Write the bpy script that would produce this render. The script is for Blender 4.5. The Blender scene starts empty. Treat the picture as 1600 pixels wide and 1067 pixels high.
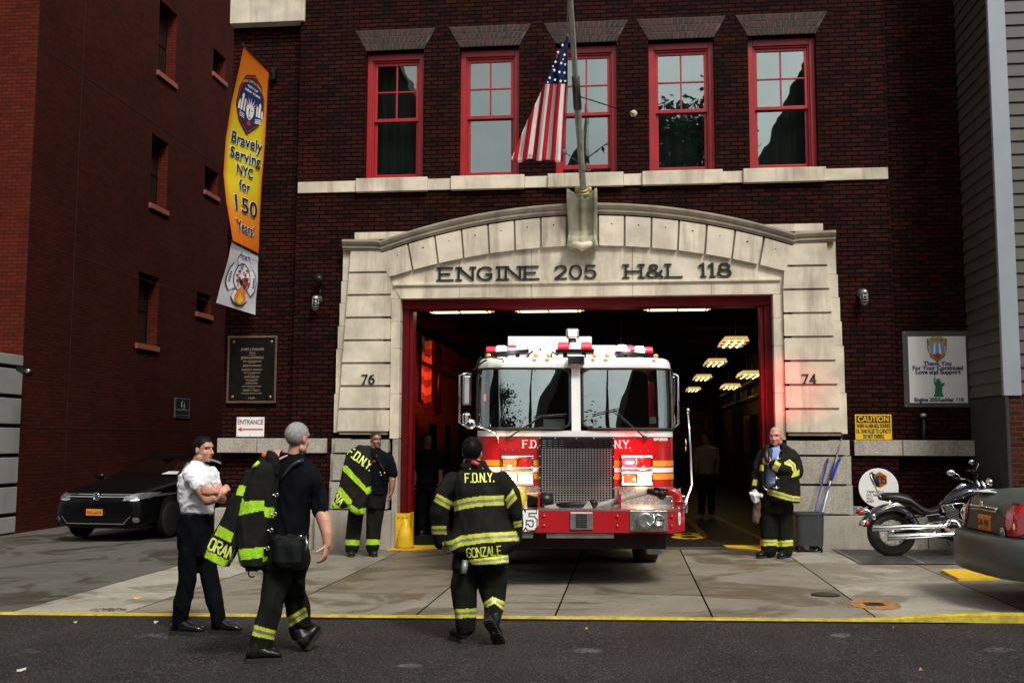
import bpy, bmesh, math, random
import numpy as np
from mathutils import Vector, Matrix
from mathutils.bvhtree import BVHTree
random.seed(7)
scene = bpy.context.scene
R = math.radians
# ------------------------------------------------------------------ camera
CF, CP, CY, CR, CH = 1611.0, .0964, .112, .0033, 1.65      # focal (px of a 1600 px wide frame), pitch, yaw, roll, eye height
def _cam_axes():
    cz, sz, cp, sp = math.cos(CY), math.sin(CY), math.cos(CP), math.sin(CP)
    fw = Vector((-sz*cp, cz*cp, sp)); rt = Vector((cz, sz, 0)); up = rt.cross(fw)
    return rt*math.cos(CR)+up*math.sin(CR), -rt*math.sin(CR)+up*math.cos(CR), fw
AX = _cam_axes()
cam = bpy.data.cameras.new('camera'); camo = bpy.data.objects.new('camera', cam)
scene.collection.objects.link(camo); scene.camera = camo
m = Matrix((AX[0], AX[1], -AX[2])).transposed().to_4x4(); m.translation = Vector((0, 0, CH))
camo.matrix_world = m
cam.sensor_width = 36; cam.lens = CF/1600*36; cam.clip_end = 500; cam.clip_start = .05
# ------------------------------------------------------------------ world, sun, exposure
w = bpy.data.worlds.new('World'); scene.world = w; w.use_nodes = True
nt = w.node_tree; bg = nt.nodes['Background']
sky = nt.nodes.new('ShaderNodeTexSky'); sky.sky_type = 'NISHITA'; sky.sun_disc = False
SUN_EL, SUN_AZ = R(50), R(148)
sky.sun_elevation = SUN_EL; sky.sun_rotation = SUN_AZ; sky.air_density = 1.0; sky.dust_density = 4.0; sky.ozone_density = .6
hs = nt.nodes.new('ShaderNodeHueSaturation'); hs.inputs['Saturation'].default_value = .10
nt.links.new(sky.outputs[0], hs.inputs['Color'])
_tc0 = nt.nodes.new('ShaderNodeTexCoord'); _nz = nt.nodes.new('ShaderNodeTexNoise'); _nz.inputs['Scale'].default_value = 2.6; _nz.inputs['Detail'].default_value = 7; _nz.inputs['Roughness'].default_value = .6   # broken cloud deck
_mr = nt.nodes.new('ShaderNodeMapRange'); _mr.inputs[1].default_value = .3; _mr.inputs[2].default_value = .7; _mr.inputs[3].default_value = .62; _mr.inputs[4].default_value = 1.35
_vm = nt.nodes.new('ShaderNodeVectorMath'); _vm.operation = 'SCALE'
nt.links.new(_tc0.outputs['Generated'], _nz.inputs['Vector']); nt.links.new(_nz.outputs['Fac'], _mr.inputs[0]); nt.links.new(hs.outputs[0], _vm.inputs[0]); nt.links.new(_mr.outputs[0], _vm.inputs['Scale']); nt.links.new(_vm.outputs[0], bg.inputs[0]); bg.inputs[1].default_value = .10
sl = bpy.data.lights.new('sun', 'SUN'); sl.energy = 1.8; sl.angle = R(13); sl.color = (1, .96, .88)
so = bpy.data.objects.new('sun', sl); scene.collection.objects.link(so)
sd = Vector((math.sin(SUN_AZ)*math.cos(SUN_EL), math.cos(SUN_AZ)*math.cos(SUN_EL), math.sin(SUN_EL)))
so.rotation_euler = sd.to_track_quat('Z', 'Y').to_euler(); so.location = (0, -5, 20)
scene.view_settings.view_transform = 'Standard'; scene.view_settings.look = 'None'
scene.view_settings.exposure = 0.55; scene.view_settings.gamma = 1
scene.render.engine = 'CYCLES'
# ------------------------------------------------------------------ helpers
def ray(u, v): return AX[0]*((u-800)/CF) - AX[1]*((v-533.5)/CF) + AX[2]
def at(u, v, Y):
    d = ray(u, v); return Vector((0, 0, CH)) + d*(Y/d.y)
def gz(x): return .014*(x+.8)
def gr(u, v, dz=0):
    d = ray(u, v); t = (.014*.8+dz-CH)/(d.z-.014*d.x); return Vector((0, 0, CH))+d*t
def wloc(o):
    l = Vector((0, 0, 0))
    while o is not None: l += o.location; o = o.parent
    return l
def tag(o, label=None, cat=None, group=None, kind=None):
    if label: o['label'] = label
    if cat: o['category'] = cat
    if group: o['group'] = group
    if kind: o['kind'] = kind
    return o
def thing(name, label, cat, loc, group=None, rz=0):
    o = bpy.data.objects.new(name, None); o.location = loc; o.rotation_euler = (0, 0, rz); o.empty_display_size = .2
    scene.collection.objects.link(o); return tag(o, label, cat, group)
def link_mesh(name, me, mats, parent, smooth):
    for mt in (mats if isinstance(mats, (list, tuple)) else [mats]): me.materials.append(mt)
    o = bpy.data.objects.new(name, me); scene.collection.objects.link(o)
    if smooth is True: me.polygons.foreach_set('use_smooth', [True]*len(me.polygons))
    elif smooth: me.shade_smooth() if False else None
    if parent is not None: o.parent = parent
    return o
class MB:
    def __init__(s): s.v = []; s.f = []; s.m = []; s.sm = []
    def add(s, vs, fs, m=0, sm=False):
        b = len(s.v); s.v += [tuple(p) for p in vs]; s.f += [tuple(i+b for i in q) for q in fs]; s.m += [m]*len(fs); s.sm += [sm]*len(fs); return s
    def box(s, x0, x1, y0, y1, z0, z1, m=0):
        return s.add([(x0,y0,z0),(x1,y0,z0),(x1,y1,z0),(x0,y1,z0),(x0,y0,z1),(x1,y0,z1),(x1,y1,z1),(x0,y1,z1)],
                     [(0,3,2,1),(4,5,6,7),(0,1,5,4),(1,2,6,5),(2,3,7,6),(3,0,4,7)], m)
    def obox(s, c, ax, ay, az, m=0):            # oriented box from half-axis vectors
        c = Vector(c); P = []
        for k in (-1, 1):
            for i, j in ((-1,-1),(1,-1),(1,1),(-1,1)): P.append(c+Vector(ax)*i+Vector(ay)*j+Vector(az)*k)
        return s.add(P, [(0,3,2,1),(4,5,6,7),(0,1,5,4),(1,2,6,5),(2,3,7,6),(3,0,4,7)], m)
    def quad(s, a, b, c, d, m=0): return s.add([a,b,c,d], [(0,1,2,3)], m)
    def prism(s, poly, fn, d, m=0, sm=False):    # polygon (a,b) mapped by fn(a,b,t), t=0 front, t=d back
        n = len(poly); P = [fn(a, b, 0) for a, b in poly]+[fn(a, b, d) for a, b in poly]
        s.add(P, [tuple(range(n)), tuple(range(2*n-1, n-1, -1))], m)
        return s.add(P, [(i, i+n, (i+1) % n+n, (i+1) % n) for i in range(n)], m, sm)
    def rings(s, rs, m=0, cap=True, sm=True, closed=True):
        n = len(rs[0]); b = []
        for r in rs: b += list(r)
        fs = []
        for i in range(len(rs)-1):
            for j in range(n if closed else n-1):
                fs.append((i*n+j, i*n+(j+1) % n, (i+1)*n+(j+1) % n, (i+1)*n+j))
        if cap: fs += [tuple(range(n-1, -1, -1)), tuple(range((len(rs)-1)*n, len(rs)*n))]
        return s.add(b, fs, m, sm)
    def tube(s, pts, r, n=8, m=0, cap=True, round_=False, ref=None):
        pts = [Vector(p) for p in pts]; k = len(pts)
        rr = list(r) if isinstance(r, (list, tuple)) else [r]*k
        if round_:
            d0 = (pts[1]-pts[0]).normalized(); d1 = (pts[-1]-pts[-2]).normalized()
            pts = [pts[0]-d0*rr[0]*.95, pts[0]-d0*rr[0]*.6]+pts+[pts[-1]+d1*rr[-1]*.6, pts[-1]+d1*rr[-1]*.95]
            rr = [rr[0]*.3, rr[0]*.8]+rr+[rr[-1]*.8, rr[-1]*.3]; k = len(pts)
        rs = []; u = None
        for i in range(k):
            d = (pts[min(i+1, k-1)]-pts[max(i-1, 0)])
            d = d.normalized() if d.length > 1e-9 else Vector((0, 0, 1))
            if u is None:
                a = Vector(ref) if ref else (Vector((0, 0, 1)) if abs(d.z) < .9 else Vector((1, 0, 0)))
                u = (a-d*a.dot(d)).normalized()
            else:
                u = u-d*u.dot(d); u = u.normalized() if u.length > 1e-6 else Vector((1, 0, 0))
            v = d.cross(u)
            rs.append([pts[i]+(u*math.cos(t*2*math.pi/n)+v*math.sin(t*2*math.pi/n))*rr[i] for t in range(n)])
        return s.rings(rs, m, cap)
    def lathe(s, prof, c, axis=(0, 0, 1), n=24, m=0, cap=True, sm=True):   # prof: (r, h)
        d = Vector(axis).normalized(); a = Vector((0, 0, 1)) if abs(d.z) < .9 else Vector((1, 0, 0))
        u = (a-d*a.dot(d)).normalized(); v = d.cross(u); c = Vector(c)
        return s.rings([[c+d*h+(u*math.cos(t*2*math.pi/n)+v*math.sin(t*2*math.pi/n))*max(r, 1e-4) for t in range(n)] for r, h in prof], m, cap, sm)
    def ell(s, c, r, n=14, k=9, m=0, M=None):
        c = Vector(c); rs = []
        for i in range(k+1):
            ph = math.pi*(i+.02)/(k+.04) ; q = []
            for t in range(n):
                p = Vector((r[0]*math.sin(ph)*math.cos(2*math.pi*t/n), r[1]*math.sin(ph)*math.sin(2*math.pi*t/n), r[2]*math.cos(ph)))
                q.append(c+(M@p if M else p))
            rs.append(q)
        return s.rings(rs[::-1], m)
    def torus(s, c, axis, R_, r, n=32, k=10, m=0, a0=0, a1=2*math.pi, u=None, sq=1):
        d = Vector(axis).normalized(); a = Vector((0, 0, 1)) if abs(d.z) < .9 else Vector((1, 0, 0))
        if u is None: u = (a-d*a.dot(d)).normalized()
        v = d.cross(u); c = Vector(c); full = abs(a1-a0) > 6.28; rs = []
        for i in range(n+1):
            t = a0+(a1-a0)*i/n; e = u*math.cos(t)+v*math.sin(t)
            rs.append([c+e*(R_+r*math.cos(q*2*math.pi/k))+d*(r*sq*math.sin(q*2*math.pi/k)) for q in range(k)])
        return s.rings(rs, m, not full)
    def grid(s, fn, nu, nv, m=0, sm=True):
        vs = [fn(i/nu, j/nv) for j in range(nv+1) for i in range(nu+1)]
        return s.add(vs, [(j*(nu+1)+i, j*(nu+1)+i+1, (j+1)*(nu+1)+i+1, (j+1)*(nu+1)+i) for j in range(nv) for i in range(nu)], m, sm)
    def merge(s, o): return s.add(o.v, o.f, 0) if False else s._merge(o)
    def _merge(s, o):
        b = len(s.v); s.v += o.v; s.f += [tuple(i+b for i in q) for q in o.f]; s.m += o.m; s.sm += o.sm; return s
    def mesh(s, name, off=Vector((0, 0, 0))):
        me = bpy.data.meshes.new(name); me.from_pydata([(p[0]-off[0], p[1]-off[1], p[2]-off[2]) for p in s.v], [], s.f)
        me.polygons.foreach_set('material_index', s.m); me.polygons.foreach_set('use_smooth', s.sm); me.update(); return me
    def build(s, name, mats, parent=None, local=False, bevel=0, label=None, cat=None, group=None, kind=None, segs=2):
        if not s.v: return None
        if parent is not None: off = Vector((0, 0, 0)) if local else wloc(parent)
        else:
            xs = np.array(s.v); off = Vector(((xs[:, 0].min()+xs[:, 0].max())/2, (xs[:, 1].min()+xs[:, 1].max())/2, xs[:, 2].min()))
        me = s.mesh(name, off); o = link_mesh(name, me, mats, parent, False)
        if parent is None: o.location = off
        if bevel:
            b = o.modifiers.new('bevel', 'BEVEL'); b.width = bevel; b.segments = segs; b.limit_method = 'ANGLE'; b.angle_limit = R(35)
        return tag(o, label, cat, group, kind)
def build_split(mb, name, mats, parent=None, labels=None, **k):
    key = {}; par = list(range(len(mb.v)))
    def fd(i):
        while par[i] != i: par[i] = par[par[i]]; i = par[i]
        return i
    for i, p in enumerate(mb.v):
        q = (round(p[0], 4), round(p[1], 4), round(p[2], 4)); j = key.setdefault(q, i); par[fd(i)] = fd(j)
    for f in mb.f:
        for i in f[1:]: par[fd(i)] = fd(f[0])
    comp = {}
    for fi, f in enumerate(mb.f): comp.setdefault(fd(f[0]), []).append(fi)
    out = []
    for c in comp.values():
        m2 = MB(); mp = {}
        for fi in c:
            for i in mb.f[fi]:
                if i not in mp: mp[i] = len(m2.v); m2.v.append(mb.v[i])
            m2.f.append(tuple(mp[i] for i in mb.f[fi])); m2.m.append(mb.m[fi]); m2.sm.append(mb.sm[fi])
        out.append(m2.build(name, mats, parent, **k))
    return out
MB.split = build_split
# ------------------------------------------------------------------ materials
def _nodes(name):
    mt = bpy.data.materials.new(name); mt.use_nodes = True; n = mt.node_tree.nodes; l = mt.node_tree.links
    return mt, n, l, n['Principled BSDF']
def setc(b, k, v): b.inputs[k].default_value = v
def mix(n, l, a, b, f, typ='MIX'):
    x = n.new('ShaderNodeMix'); x.data_type = 'RGBA'; x.blend_type = typ
    for s_, val in ((0, f), (6, a), (7, b)):
        if hasattr(val, 'links'): l.new(val, x.inputs[s_])
        else: x.inputs[s_].default_value = val if s_ == 0 else (*val, 1) if len(val) == 3 else val
    return x.outputs[2]
def noise(n, l, vec, scale, detail=4, rough=.55, dist=0):
    t = n.new('ShaderNodeTexNoise'); t.inputs['Scale'].default_value = scale; t.inputs['Detail'].default_value = detail
    t.inputs['Roughness'].default_value = rough; t.inputs['Distortion'].default_value = dist
    if vec is not None: l.new(vec, t.inputs['Vector'])
    return t.outputs['Fac']
def ramp(n, l, f, p0, p1, c0=(0, 0, 0), c1=(1, 1, 1)):
    r = n.new('ShaderNodeValToRGB'); r.color_ramp.elements[0].position = p0; r.color_ramp.elements[1].position = p1
    r.color_ramp.elements[0].color = (*c0, 1); r.color_ramp.elements[1].color = (*c1, 1); l.new(f, r.inputs[0]); return r.outputs[0]
def bumpn(n, l, h, st, dist=.01):
    b = n.new('ShaderNodeBump'); b.inputs['Strength'].default_value = st; b.inputs['Distance'].default_value = dist; l.new(h, b.inputs['Height']); return b.outputs[0]
def coords(n, l, kind='Object', sc=(1, 1, 1)):
    t = n.new('ShaderNodeTexCoord'); mp = n.new('ShaderNodeMapping'); mp.inputs['Scale'].default_value = sc
    l.new(t.outputs[kind], mp.inputs[0]); return mp.outputs[0]
def M(name, col, rough=.6, metal=0, spec=.5, var=.12, vs=6, bump=.0, bs=60, emit=0, coat=0, ecol=None, dirt=0, sc=(1, 1, 1), rv=.0, bd=.004):
    mt, n, l, b = _nodes(name); setc(b, 'Roughness', rough); setc(b, 'Metallic', metal); setc(b, 'Specular IOR Level', spec)
    if coat: setc(b, 'Coat Weight', coat); setc(b, 'Coat Roughness', .03)
    if emit: setc(b, 'Emission Color', (*(ecol or col), 1)); setc(b, 'Emission Strength', emit)
    if var or bump or dirt or rv:
        vec = coords(n, l, sc=sc); f = noise(n, l, vec, vs)
        c = mix(n, l, [min(1, x*(1-var)) for x in col], [min(1, x*(1+var)) for x in col], ramp(n, l, f, .3, .7))
        if dirt: c = mix(n, l, c, [x*.45 for x in col], mathn(n, l, 'MULTIPLY', ramp(n, l, noise(n, l, vec, vs*.35, 6, .65), .45, .75), dirt))
        l.new(c, b.inputs['Base Color'])
        if bump: l.new(bumpn(n, l, noise(n, l, vec, bs, 3), bump, bd), b.inputs['Normal'])
        if rv:
            r = n.new('ShaderNodeMapRange'); r.inputs[3].default_value = max(0, rough-rv); r.inputs[4].default_value = min(1, rough+rv)
            l.new(noise(n, l, vec, vs*2.3, 5), r.inputs[0]); l.new(r.outputs[0], b.inputs['Roughness'])
    else: setc(b, 'Base Color', (*col, 1))
    return mt
def mathn(n, l, op, a, b=0):
    x = n.new('ShaderNodeMath'); x.operation = op
    for i, v in enumerate((a, b)):
        if hasattr(v, 'links'): l.new(v, x.inputs[i])
        else: x.inputs[i].default_value = v
    return x.outputs[0]
def BRICK(name, c1, c2, mortar, axis='xz', w=.2, h=.068, ms=.008, rough=.8, bump=.9, squash=1, off=.5, patch=.35, head=None):
    mt, n, l, b = _nodes(name); t = n.new('ShaderNodeTexCoord'); s = n.new('ShaderNodeSeparateXYZ'); c = n.new('ShaderNodeCombineXYZ')
    l.new(t.outputs['Object'], s.inputs[0]); l.new(s.outputs[0 if axis[0] == 'x' else 1], c.inputs[0]); l.new(s.outputs[2 if axis[1] == 'z' else 1], c.inputs[1])
    # slight waviness so that courses are not ruler-straight
    nz = n.new('ShaderNodeTexNoise'); nz.inputs['Scale'].default_value = 3.0; l.new(t.outputs['Object'], nz.inputs['Vector'])
    va = n.new('ShaderNodeVectorMath'); va.operation = 'MULTIPLY_ADD'; l.new(nz.outputs['Color'], va.inputs[0]); va.inputs[1].default_value = (.012, .010, 0); l.new(c.outputs[0], va.inputs[2])
    br = n.new('ShaderNodeTexBrick'); br.offset = off; br.squash = squash; br.inputs['Scale'].default_value = 1; br.inputs['Brick Width'].default_value = w
    br.inputs['Row Height'].default_value = h; br.inputs['Mortar Size'].default_value = ms; br.inputs['Mortar Smooth'].default_value = .25; br.inputs['Bias'].default_value = -.1
    br.inputs['Color1'].default_value = (*c1, 1); br.inputs['Color2'].default_value = (*c2, 1); br.inputs['Mortar'].default_value = (*mortar, 1)
    l.new(va.outputs[0], br.inputs['Vector'])
    f1 = noise(n, l, t.outputs['Object'], .8, 5, .6); f2 = noise(n, l, t.outputs['Object'], 40, 4, .7)
    col = mix(n, l, br.outputs['Color'], (0, 0, 0), mathn(n, l, 'MULTIPLY', ramp(n, l, f1, .35, .75), patch))
    col = mix(n, l, col, (1, 1, 1), .0); col = mix(n, l, col, ramp(n, l, f2, .25, .8, (.45, .45, .45), (1.5, 1.5, 1.5)), .8, 'MULTIPLY')
    l.new(col, b.inputs['Base Color']); setc(b, 'Roughness', rough); setc(b, 'Specular IOR Level', .06)
    sepc = n.new('ShaderNodeSeparateColor'); l.new(br.outputs['Color'], sepc.inputs[0])
    hgt = mathn(n, l, 'ADD', mathn(n, l, 'MULTIPLY', br.outputs['Fac'], -1), mathn(n, l, 'MULTIPLY', f2, .35))
    hgt = mathn(n, l, 'ADD', hgt, mathn(n, l, 'MULTIPLY', sepc.outputs[0], 6))
    l.new(bumpn(n, l, hgt, bump, .012), b.inputs['Normal']); return mt
def STONE(name, col, var=.12, stain=.35, rough=.75, sc=1.0, speck=0, bump=.25, vert=True):
    mt, n, l, b = _nodes(name); vec = coords(n, l); v2 = coords(n, l, sc=(2.2, 2.2, .35) if vert else (1, 1, 1))
    c = mix(n, l, [x*(1-var) for x in col], [min(1, x*(1+var)) for x in col], ramp(n, l, noise(n, l, vec, 2.5*sc, 5), .3, .7))
    c = mix(n, l, c, [col[0]*.42, col[1]*.38, col[2]*.33], mathn(n, l, 'MULTIPLY', ramp(n, l, noise(n, l, v2, 1.6*sc, 6, .65), .5, .78), stain))
    if speck: c = mix(n, l, c, ramp(n, l, noise(n, l, vec, 90, 2, .5), .4, .6, (.35, .35, .35), (1.25, 1.25, 1.25)), speck, 'MULTIPLY')
    l.new(c, b.inputs['Base Color']); setc(b, 'Roughness', rough); setc(b, 'Specular IOR Level', .3)
    l.new(bumpn(n, l, noise(n, l, vec, 45, 5, .7), bump, .006), b.inputs['Normal']); return mt
def GLASS(name, tint=(.35, .42, .4), fac=.35, rough=.01, base=None):
    mt, n, l, b = _nodes(name); n.remove(b); out = n['Material Output']
    g = n.new('ShaderNodeBsdfGlossy'); g.inputs['Roughness'].default_value = rough; g.inputs['Color'].default_value = (.76, .90, .86, 1)
    t = n.new('ShaderNodeBsdfTransparent'); t.inputs[0].default_value = (*tint, 1)
    if base: t = n.new('ShaderNodeBsdfDiffuse'); t.inputs[0].default_value = (*base, 1)
    x = n.new('ShaderNodeMixShader'); fr = n.new('ShaderNodeLayerWeight'); fr.inputs[0].default_value = .2
    f = mathn(n, l, 'ADD', mathn(n, l, 'MULTIPLY', fr.outputs['Fresnel'], .6), fac); l.new(f, x.inputs[0])
    vec = coords(n, l); l.new(bumpn(n, l, noise(n, l, vec, 1.3, 2), .12, .02), g.inputs['Normal'])
    l.new(t.outputs[0], x.inputs[1]); l.new(g.outputs[0], x.inputs[2]); l.new(x.outputs[0], out.inputs[0]); return mt
m_brick = BRICK('firehouse_brick', (.044, .0095, .0060), (.0125, .0040, .0031), (.0015, .0011, .0010), 'xz', w=.205, h=.0685, ms=.011, bump=1, patch=.45)  # near-black mortar colour includes the shadow in the raked joints
m_brick_side = BRICK('firehouse_brick_side', (.06, .011, .006), (.015, .004, .003), (.0018, .0013, .0012), 'yz', w=.205, h=.0685, ms=.011, bump=1)  # mortar darkened likewise, joint shadow put into its colour
m_soldier = BRICK('soldier_brick', (.06, .022, .016), (.035, .015, .012), (.12, .10, .085), 'xz', w=.068, h=.2, ms=.006, bump=.5, off=.5, patch=.1)
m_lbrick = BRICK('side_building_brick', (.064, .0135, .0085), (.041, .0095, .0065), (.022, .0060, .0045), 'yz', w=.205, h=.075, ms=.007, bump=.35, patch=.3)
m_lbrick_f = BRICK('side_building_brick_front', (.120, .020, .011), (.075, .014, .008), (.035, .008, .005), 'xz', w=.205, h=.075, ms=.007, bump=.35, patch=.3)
m_rbrick = BRICK('old_brick', (.075, .018, .010), (.03, .009, .006), (.055, .042, .033), 'xz', w=.21, h=.072, ms=.011, bump=.8)
m_opp = BRICK('opposite_brick', (.06, .035, .028), (.04, .025, .02), (.05, .05, .05), 'xz', bump=.2)
m_tanbrick = BRICK('glazed_tile', (.12, .075, .035), (.085, .052, .024), (.05, .03, .02), 'yz', w=.3, h=.12, ms=.008, rough=.35, bump=.3, patch=.5)
m_lime = STONE('limestone', (.60, .53, .415), stain=1.0, var=.22)
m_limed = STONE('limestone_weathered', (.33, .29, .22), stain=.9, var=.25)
m_green_stone = STONE('stone_stained_green', (.27, .26, .18), stain=1.0, var=.45)
m_granite = STONE('granite', (.40, .37, .305), var=.14, stain=.7, speck=.55, sc=1.5)
m_concblock = STONE('concrete_block', (.26, .26, .24), var=.08, stain=.35)
m_gap = M('dark_joint', (.006, .0055, .005), .9, var=0, spec=.05)
m_redwood = M('red_painted_frame', (.34, .006, .010), .42, var=.15, vs=4, bump=.1, bs=30, dirt=.3)
m_dkred = M('dark_red_frame', (.15, .004, .007), .4, spec=.2, var=.2, dirt=.4)
m_white = M('white_paint', (.78, .78, .76), .4, var=.04)
m_black = M('black_paint', (.005, .005, .005), .4, spec=.25, var=.2)
m_blackmetal = M('black_metal', (.02, .02, .022), .35, .6, var=.2, bump=.1)
m_steel = M('galvanised_steel', (.38, .39, .38), .38, .9, var=.2, vs=12, rv=.1)
m_chrome = M('chrome', (.75, .75, .74), .10, 1, var=.05, rv=.06)
m_yellow = M('yellow_paint', (.75, .46, .01), .5, var=.15, vs=8, dirt=.5, bump=.2)
m_yellowk = M('yellow_kerb_paint', (.50, .38, .025), .7, var=.3, vs=18, dirt=.9, bump=.4)
m_bronze = M('dark_bronze', (.016, .014, .011), .4, .7, var=.3, vs=14)
m_bronzel = M('worn_bronze', (.25, .16, .09), .4, .8, var=.25, vs=14)
m_txtdark = M('dark_green_lettering', (.020, .030, .026), .45, .5, var=.2)
m_txtblk = M('black_print', (.008, .008, .010), .6, var=0)
m_txtwhite = M('white_print', (.8, .8, .78), .5, var=0)
m_txtred = M('red_print', (.5, .03, .02), .5, var=.1)
m_txtblue = M('blue_print', (.02, .03, .12), .5, var=0)
m_alum = M('aluminium_trim', (.26, .29, .32), .5, .1, var=.06, vs=3)
m_siding = M('grey_siding', (.052, .048, .035), .6, var=.12, vs=2, dirt=.3, bump=.15)
m_stucco = M('dark_stucco', (.022, .025, .022), .9, var=.25, vs=5, bump=.8, bs=50, bd=.01)
# ------------------------------------------------------------------ lettering
_tc = {}
def text_mesh(txt, size, bold=0, sx=1.0, align='CENTER', sp=1.0):
    cu = bpy.data.curves.new('text', 'FONT'); cu.body = txt; cu.size = size; cu.align_x = align; cu.align_y = 'CENTER'; cu.offset = bold; cu.space_character = sp
    cu.resolution_u = 3
    o = bpy.data.objects.new('text', cu); scene.collection.objects.link(o)
    dg = bpy.context.evaluated_depsgraph_get(); me = bpy.data.meshes.new_from_object(o.evaluated_get(dg))
    V = [(v.co.x*sx, v.co.y) for v in me.vertices]; F = [tuple(p.vertices) for p in me.polygons]
    bpy.data.objects.remove(o); bpy.data.curves.remove(cu); bpy.data.meshes.remove(me); return V, F
def put_text(mb, txt, fn, size, m=0, bold=0, sx=1, align='CENTER', sp=1.0, ox=0, oy=0, rot=0, width=None):
    V, F = text_mesh(txt, size, bold, sx, align, sp)
    if not V: return
    if width:
        w0 = max(a for a, b in V)-min(a for a, b in V); k = width/w0; V = [(a*k, b) for a, b in V]
    c, s_ = math.cos(rot), math.sin(rot)
    mb.add([fn(ox+a*c-b*s_, oy+a*s_+b*c) for a, b in V], F, m)
# stroke glyphs on a 4 x 6 cell
def arc(cx, cy, rx, ry, a0, a1, n=8): return [(cx+rx*math.cos(R(a0+(a1-a0)*i/n)), cy+ry*math.sin(R(a0+(a1-a0)*i/n))) for i in range(n+1)]
GL = {'E': [[(0,0),(0,6)],[(0,6),(3.6,6)],[(0,3.1),(2.8,3.1)],[(0,0),(3.8,0)]], 'N': [[(0,0),(0,6)],[(0,6),(4,0)],[(4,0),(4,6)]],
 'G': [arc(2.1,3,2.1,3,40,320,12)+[(3.8,1.2),(3.8,2.7)],[(2.3,2.7),(3.9,2.7)]], 'I': [[(.6,0),(.6,6)]], 'H': [[(0,0),(0,6)],[(4,0),(4,6)],[(0,3),(4,3)]],
 'L': [[(0,6),(0,0)],[(0,0),(3.6,0)]], '&': [[(4,0),(1,4.2)]+arc(1.7,4.9,.9,1.0,200,-20,8)+[(2.4,4),(.6,2.4)]+arc(1.5,1.4,1.4,1.4,140,320,8)+[(3.8,3)]],
 '0': [arc(2,3,2,3,0,360,18)], '2': [arc(1.9,4.3,1.9,1.7,165,-30,9)+[(0,0)],[(0,0),(4,0)]], '5': [[(3.6,6),(.6,6),(.4,3.4)]+arc(1.9,1.95,1.95,1.9,120,-150,11)],
 '1': [[(1.2,0),(1.2,6)],[(1.2,6),(.1,5)]], '8': [arc(2,4.5,1.5,1.45,0,360,14), arc(2,1.6,1.9,1.6,0,360,14)], '7': [[(0,6),(4,6)],[(4,6),(1.2,0)]],
 '6': [arc(2,1.9,1.9,1.9,0,360,14),[(.12,2.2),(.5,4),(1.6,5.5),(3.4,6)]], '4': [[(3,0),(3,6),(0,1.8)],[(0,1.8),(4,1.8)]], 'F': [[(0,0),(0,6)],[(0,6),(3.7,6)],[(0,3.1),(2.8,3.1)]],
 'D': [[(0,0),(0,6)],[(0,6),(2,6)]+arc(1.8,3,2.1,3,80,-80,10)+[(0,0)]], 'Y': [[(0,6),(2,3)],[(4,6),(2,3)],[(2,3),(2,0)]], 'O': [arc(2,3,2,3,0,360,16)],
 'Z': [[(0,6),(4,6)],[(4,6),(0,0)],[(0,0),(4,0)]], 'A': [[(0,0),(2,6)],[(2,6),(4,0)],[(.7,2),(3.3,2)]], 'R': [[(0,0),(0,6)],[(0,6),(2,6)]+arc(2,4.5,1.6,1.5,90,-90,7)+[(0,3)],[(1.8,3),(4,0)]], '.': [[(.3,0),(.3,.4)]]}
SER = {'E': [(0,0),(0,6)], 'N': [(0,0),(0,6),(4,6)], 'I': [(.6,0),(.6,6)], 'H': [(0,0),(0,6),(4,0),(4,6)], 'L': [(0,6),(0,0)], '1': [(1.2,0)], 'F': [(0,0),(0,6)], 'D': [(0,0),(0,6)], 'Y': [(0,6),(4,6),(2,0)], '7': [(1.2,0)], '4': [(3,0)]}
BLK = {'O': [[(.8,0),(0,.9),(0,5.1),(.8,6),(3.2,6),(4,5.1),(4,.9),(3.2,0),(.8,0)]], 'D': [[(0,0),(0,6),(3,6),(4,5),(4,1),(3,0),(0,0)]], 'G': [[(4,4.9),(3.2,6),(.8,6),(0,5.1),(0,.9),(.8,0),(3.2,0),(4,.9),(4,2.8),(2.3,2.8)]],
 'R': [[(0,0),(0,6),(3.2,6),(4,5.2),(4,3.8),(3.2,3),(0,3)],[(2,3),(4,0)]], '2': [[(0,5),(.8,6),(3.2,6),(4,5.2),(4,4),(0,1),(0,0),(4,0)]], '0': [[(.8,0),(0,.9),(0,5.1),(.8,6),(3.2,6),(4,5.1),(4,.9),(3.2,0),(.8,0)]],
 '5': [[(4,6),(0,6),(0,3.5),(3.2,3.5),(4,2.8),(4,.8),(3.2,0),(.8,0),(0,.8)]], '8': [[(.8,0),(0,.8),(0,2.3),(.7,3.1),(0,3.9),(0,5.2),(.8,6),(3.2,6),(4,5.2),(4,3.9),(3.3,3.1),(4,2.3),(4,.8),(3.2,0),(.8,0)],[(.7,3.1),(3.3,3.1)]]}
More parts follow.
